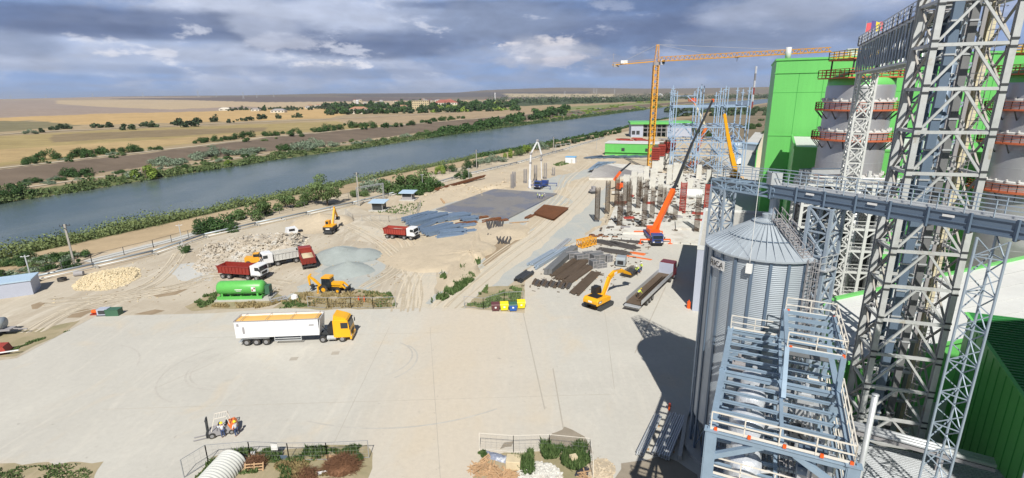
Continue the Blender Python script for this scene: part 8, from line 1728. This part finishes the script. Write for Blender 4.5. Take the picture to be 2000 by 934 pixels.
# ------------------------------------------------------------------ white roofed hall with green walls, bottom right
zf_, zn_ = 8.3, 7.4; F1, F2 = g(1612, 590, zf_), g(2000, 505, zf_); N1, N2 = g(1636, 709, zn_), g(1823, 673, zn_)
fd = (F2-F1).normalized(); nd = (N2-N1); nd.z = 0; nd.normalize(); F2 = F1+fd*62; N2 = N1+nd*66
t_ = thing('white_roofed_hall', 'wide green walled hall with broad pale roof and green gutter behind the lattice tower', 'building', (N1.x, N1.y, 0)); O = Vector((N1.x, N1.y, 0)); b = MB()
q = [v-O for v in (N1, N2, F2, F1)]; b.add([tuple(v) for v in q]+[(v.x, v.y, v.z-.12) for v in q], [(0, 1, 2, 3), (7, 6, 5, 4), (0, 4, 5, 1), (1, 5, 6, 2), (2, 6, 7, 3), (3, 7, 4, 0)]); b.build('roof', 'white_roof', t_)
ins = [(v.x, v.y) for v in q]; cc_ = Vector((sum(v[0] for v in ins)/4, sum(v[1] for v in ins)/4)); ins = [tuple(cc_+(Vector(v)-cc_)*.992) for v in ins]; b = MB(); k4 = [(x, y, 0) for x, y in ins]+[(x, y, v.z-.14) for (x, y), v in zip(ins, q)]; b.add(k4, [(0, 3, 2, 1), (4, 5, 6, 7), (0, 1, 5, 4), (1, 2, 6, 5), (2, 3, 7, 6), (3, 0, 4, 7)]); b.build('wall', 'green', t_)
b = MB(); b.beam(q[3]+Vector((0, .1, .12)), q[2]+Vector((0, .1, .12)), .5, .32); b.beam(q[0]-Vector((0, .25, .02)), q[1]-Vector((0, .25, .02)), .3, .3); b.beam(q[0]-Vector((.2, 0, 0)), q[3]-Vector((.2, 0, 0)), .3, .3); b.build('gutter', 'green', t_)
b = MB()
for i in range(1, 5): p_, q_ = q[0].lerp(q[3], i/5), q[1].lerp(q[2], i/5); b.beam(p_+Vector((0, 0, .03)), q_+Vector((0, 0, .03)), .06, .04)
b.build('roof_joint', 'white_steel', t_)
A1 = g(1889, 612, 13); av = Vector((-.34, -1, -.27)); bv = Vector((.94, -.34, -.02)); NL, NWd = 16.0, 24.0
t_ = thing('corrugated_hall', 'dark green walled hall with green corrugated roof in the bottom right corner', 'building', (A1.x, A1.y, 0)); O = Vector((A1.x, A1.y, 0))
rc = [A1-O, A1+av*NL-O, A1+av*NL+bv*NWd-O, A1+bv*NWd-O]; ins = [rc[0]+av*.1+bv*.1, rc[1]-av*.1+bv*.1, rc[2]-av*.1-bv*.1, rc[3]+av*.1-bv*.1]
b = MB(); k4 = [(v.x, v.y, 0) for v in ins]+[(v.x, v.y, v.z-.12) for v in ins]; b.add(k4, [(0, 3, 2, 1), (4, 5, 6, 7), (0, 1, 5, 4), (1, 2, 6, 5), (2, 3, 7, 6), (3, 0, 4, 7)]); b.build('wall', 'green', t_)
b = MB(); k4 = [tuple(v) for v in rc]+[(v.x, v.y, v.z-.1) for v in rc]; b.add(k4, [(0, 1, 2, 3), (7, 6, 5, 4), (0, 4, 5, 1), (1, 5, 6, 2), (2, 6, 7, 3), (3, 7, 4, 0)]); rf = b.build('roof', 'green_roof', t_); b = MB()
for i in range(48): p_ = rc[0]+av*(NL*i/48)+Vector((0, 0, .06)); b.beam(p_, p_+bv*NWd, .15, .1)
b.build('roof_rib', 'green_roof', rf); b = MB(); b.beam(rc[0]+Vector((-.1, 0, .02)), rc[1]+Vector((-.1, 0, .02)), .3, .2); b.build('eave_trim', 'green', rf); b = MB()
for i in range(1, 16): p_ = rc[0].lerp(rc[1], i/16)+bv*.085; b.beam(Vector((p_.x, p_.y, .3)), Vector((p_.x, p_.y, p_.z-.2)), .06, .05)
b.build('panel_joint', 'green_dark_trim', t_)
# low silver roof with pipes at the very bottom
A1 = g(1650, 862, 3.2); A2 = g(1868, 905, 3.2); t_ = thing('silver_roof_shed', 'low shed with a silver corrugated roof under the shiny pipes at the bottom', 'shed', (A1.x, A1.y, 0), ang(A1, A2)); L = (A2-A1).length+3; b = MB(); b.bb(0, L, -14, 0, 0, 3.0); b.build('wall', 'dark_steel', t_); b = MB(); b.bb(-.3, L+.3, -14.3, .3, 3.0, 3.15); rf = b.build('roof', 'galv', t_); b = MB()
for i in range(60): y = .2-i*.24; b.beam((-.3, y, 3.19), (L+.3, y, 3.19), .1, .09)
b.build('roof_rib', 'galv', rf)
A1 = g(1630, 826, 5.2); A2 = g(1880, 893, 5.2); t_ = thing('pipe_bridge', 'three shiny parallel pipes crossing low at the foot of the lattice tower', 'pipe bridge', (A1.x, A1.y, 0), ang(A1, A2)); L = (A2-A1).length+2
for k in range(3): b = MB(); b.tube((0, k*.42, 5.2), (L, k*.42, 5.2), .17, 12); b.build('pipe', 'galv', t_, True)
b = MB(); b.beam((0, .4, 4.8), (L, .4, 4.8), .9, .3)
for x in (1.5, L*.7): b.beam((x, .4, 0), (x, .4, 4.7), .4)
b.build('support', 'slate', t_)
# ------------------------------------------------------------------ rubbish islands at the bottom
a = g(385, 985); c = g(455, 905); t_ = thing('culvert_pipe', 'big white corrugated half round steel pipe at the bottom left, beside the brush piles', 'culvert', a, ang(a, c)); L = (c-a).length; R0 = 1.35; b = MB(); n_ = 20; k = 64; vs = []
for i in range(k+1):
    rr_ = R0+.05*math.sin(i*math.pi/1.5) if False else R0+(.055 if (i//2) % 2 else 0)
    for j in range(n_+1): u_ = math.pi*(-.08+1.16*j/n_); vs.append((L*i/k, rr_*math.cos(u_), .15+rr_*math.sin(u_)))
b.add(vs, [(i*(n_+1)+j, (i+1)*(n_+1)+j, (i+1)*(n_+1)+j+1, i*(n_+1)+j+1) for i in range(k) for j in range(n_)]); dm('culvert_white', (.60, .61, .58), .55, ns=2, var=.12, c2=(.42, .40, .33), f2=(.58, .7), amt2=.6); b.build('shell', 'culvert_white', t_, True); b = MB(); b.bb(0, L, -R0*.95, R0*.95, .0, .06); b.build('floor', 'black', t_)
def brush(label, px_, py_, r_, h_, n_, m, seed, frame=True):
    a = g(px_, py_); t_ = thing('brush_pile', label, 'brush pile', a); rr = random.Random(seed); b = MB()
    for _ in range(n_):
        u_ = rr.uniform(0, 6.28); q_ = rr.random()**.6*r_; z = h_*(1-(q_/r_)**2)*rr.random()+.05; v_ = Vector((rr.gauss(0, 1), rr.gauss(0, 1), rr.gauss(0, .5))).normalized()*rr.uniform(.25, .7); p = Vector((q_*math.cos(u_), q_*math.sin(u_)*.8, z)); w_ = Vector((rr.gauss(0, .08), rr.gauss(0, .08), rr.gauss(0, .08)))
        b.beam(p-v_, p+w_, rr.uniform(.012, .03)); b.beam(p+w_, p+v_, rr.uniform(.01, .022))
    o = b.build('twigs', m, t_); o['kind'] = 'stuff'; b = MB(); b.lathe([(r_*.8, .01), (r_*.6, h_*.4), (0, h_*.6)], 12); b.build('core', 'brush', t_); return t_
brush('large brown brush pile in a wooden frame behind the mesh fence', 668, 912, 1.75, 1.1, 900, 'brush', 1); brush('small brown brush pile caged by pale pallets, beside the white corrugated pipe', 500, 908, .95, .9, 420, 'brush', 2); brush('low brown brush pile cut by the bottom edge between the two others', 600, 930, 1.0, .5, 380, 'brush', 3)
def pallet(label, px_, py_, rz, tilt=0.0, L=1.2, W_=1.0, m='wood', grp=None, z=.02):
    a = g(px_, py_); t_ = thing('wooden_pallet', label, 'pallet', a+Vector((0, 0, z)), rz, grp); t_.rotation_euler = (tilt, 0, rz); b = MB()
    for i in range(6): y = -W_/2+W_*(i+.5)/6; b.bb(-L/2, L/2, y-.05, y+.05, .1, .125)
    b.build('top_boards', m, t_); b = MB()
    for x in (-L/2+.06, 0, L/2-.06): b.bb(x-.05, x+.05, -W_/2, W_/2, 0, .1)
    b.build('bearers', m, t_); return t_
pallet('pale wooden pallet leaning upright against the small caged brush pile', 497, 920, .1, 1.2, 1.7, 1.5); pallet('pale wooden pallet standing behind the small caged brush pile', 505, 895, .1, 1.35, 1.3, .7); pallet('pale wooden board frame along the back of the large brush pile', 668, 893, -.03, 1.3, 3.0, .5); pallet('white painted board leaning on the front of the large brush pile', 629, 925, .15, .7, 1.0, .3, 'white')
pallet('broken orange brown pallet on the heap at the left of the fenced island', 935, 915, .5, .35, 1.3, 1.0); pallet('weathered pallet upended on the scrap wood heap', 950, 901, .9, .8, 1.2, .9)
def scrapwood(label, px_, py_, r_, n_, m, seed):
    a = g(px_, py_); rr = random.Random(seed); b = MB()
    for _ in range(n_): u_ = rr.uniform(0, 6.28); q_ = rr.random()**.5*r_; p = Vector((q_*math.cos(u_), q_*math.sin(u_)*.6, .08+.45*rr.random()*(1-q_/r_))); v_ = Vector((rr.gauss(0, 1), rr.gauss(0, 1), rr.gauss(0, .25))).normalized()*rr.uniform(.3, .75); b.beam(p-v_, p+v_, .1, .03)
    o = b.build('scrap_wood_heap', m); o.location = a; return tag(o, label, 'scrap wood')
scrapwood('heap of splintered orange brown boards left of the pale block', 945, 918, 1.3, 90, 'wood', 1); scrapwood('heap of pale boards at the very bottom below the pale block', 980, 931, 1.3, 90, 'wood', 2); scrapwood('a few boards on the black plastic right of the tall weeds', 1142, 930, .7, 14, 'wood', 3)
def sheetlump(name, label, px_, py_, w_, d_, h_, m, seed, cat):
    a = g(px_, py_); rr = random.Random(seed); b = MB(); n_ = 18; vs = []
    for i in range(n_+1):
        for j in range(n_+1):
            e_ = math.sin(math.pi*i/n_)*math.sin(math.pi*j/n_); vs.append(((i/n_-.5)*w_+rr.uniform(-.03, .03), (j/n_-.5)*d_+rr.uniform(-.03, .03), .03+h_*e_*(.5+.5*rr.random())))
    b.add(vs, [(i*(n_+1)+j, (i+1)*(n_+1)+j, (i+1)*(n_+1)+j+1, i*(n_+1)+j+1) for i in range(n_) for j in range(n_)]); o = b.build(name, m, None, True); o.location = a; o.rotation_euler = (0, 0, -.4); return tag(o, label, cat)
dm('tarp_blue', (.22, .25, .33), .35, 0, ns=5, var=.5, c2=(.5, .52, .56), f2=(.52, .64), s2=2); dm('tarp_black', (.045, .045, .06), .4, 0, ns=5, var=.5)
sheetlump('plastic_sheet', 'crumpled grey blue plastic sheet on the scrap heap inside the fence', 972, 894, 2.9, 1.0, .4, 'tarp_blue', 4, 'plastic sheet'); sheetlump('plastic_sheet', 'crumpled black plastic sheet at the right corner of the fenced island', 1140, 922, 1.3, 1.7, .3, 'tarp_black', 5, 'plastic sheet')
a = g(1003, 910); b = MB(); b.box(0, 0, 0, 1.35, 1.15, .85, -.12); o = b.build('stone_block', 'limestone'); o.location = a; md = o.modifiers.new('bev', 'BEVEL'); md.width = .06; md.segments = 2; tag(o, 'pale yellow square block between the scrap wood and the weeds', 'block')
a = g(1120, 890, .9); b = MB(); b.box(0, 0, 0, .65, .5, .35, .3); o = b.build('stone_block', 'limestone'); o.location = (a.x, a.y, .55); tag(o, 'small pale stone lying among the tall weeds', 'block')
a = g(494, 890); b = MB(); b.box(0, 0, 0, .5, .45, .35, .3, taper=(.8, .8)); o = b.build('fence_foot', 'dirty_white'); o.location = a; tag(o, 'pale concrete foot of the bent mesh fence beside the white pipe', 'block')
# unseen hall-like block added beyond the right edge, to shade the corrugated hall
t_ = thing('shade_block', 'unseen tall green block added beyond the right edge to shade the corrugated hall', 'building', (55.5, 6, 0)); b = MB(); b.box(0, 0, 0, 39, 24, 38); b.build('wall', 'green', t_); b = MB(); b.box(0, 0, 38, 39.6, 24.6, .5); b.build('roof', 'white_roof', t_)
for i in range(6): b = MB(); b.box(-16+i*6.4, 12.03, 24, 3, .1, 2); b.build('window', 'window_dark', t_)
# ------------------------------------------------------------------ air
hb = MB(); hb.bb(-19000, 19000, -1400, 17300, -12, 260); hm = bpy.data.materials.new('haze air'); hm.use_nodes = True; t = hm.node_tree; t.nodes.clear()
ho = t.nodes.new('ShaderNodeOutputMaterial'); hv = t.nodes.new('ShaderNodeVolumePrincipled'); hv.inputs['Color'].default_value = (.80, .87, 1, 1); hv.inputs['Density'].default_value = 4.5e-5; hv.inputs['Anisotropy'].default_value = .2
t.links.new(hv.outputs[0], ho.inputs['Volume']); o = hb.build('haze', hm); o['kind'] = 'stuff'; o['label'] = 'thin bluish haze in the air over the plain'
# ------------------------------------------------------------------ labels that single things out: place in the row, nearest landmark
ORD = 'first second third fourth fifth sixth seventh eighth ninth tenth eleventh twelfth thirteenth fourteenth fifteenth sixteenth seventeenth eighteenth nineteenth twentieth twenty-first twenty-second twenty-third twenty-fourth twenty-fifth twenty-sixth twenty-seventh twenty-eighth twenty-ninth thirtieth'.split()
bpy.context.view_layer.update()
def sx(o):
    p = o.matrix_world.translation; a_, _ = prj(np.array(p.x), np.array(max(p.y, 5.)), np.array(p.z)); return float(a_)
LM = {'trees of the village beyond the river': [(700, 'left of the white water tower'), (745, 'round the long white house'), (800, 'left of the yellow block'), (848, 'round the yellow block'), (905, 'round the long red roof'), (2000, 'near the slim white chimney')],
      'small houses of the far village': [(700, 'left of the white water tower'), (800, 'behind the long white house'), (905, 'behind the long red roof'), (2000, 'near the slim white chimney')],
      'dark trees in the wooded far bank': [(930, 'at its left end'), (990, 'left of its middle'), (1050, 'right of its middle'), (2000, 'at its right end')],
      'pale bushes on the far bank': [(1140, 'at the left end'), (1230, 'in the middle'), (2000, 'at the right end by the crane')]}
byl = {}
for o in COL.objects:
    if o.parent is None and o.get('label') and o.get('kind') is None: byl.setdefault(o['label'], []).append(o)
for lb, os_ in byl.items():
    if len(os_) < 2: continue
    gr = os_[0].get('group')
    if gr in LM:
        for o in os_: x = sx(o); o['label'] = (lb + ' ' + next(t for a_, t in LM[gr] if x < a_)) if len(lb.split()) < 12 else lb
    elif len(os_) <= 30:
        os_.sort(key=sx)
        for k, o in enumerate(os_): o['label'] = lb + ', ' + ('leftmost' if k == 0 else 'rightmost' if k == len(os_)-1 else ORD[k] + ' from the left')
for o in COL.objects:
    if o.parent is None and o.get('label') and len(o['label'].split()) > 16: print('LONG', o['label'])
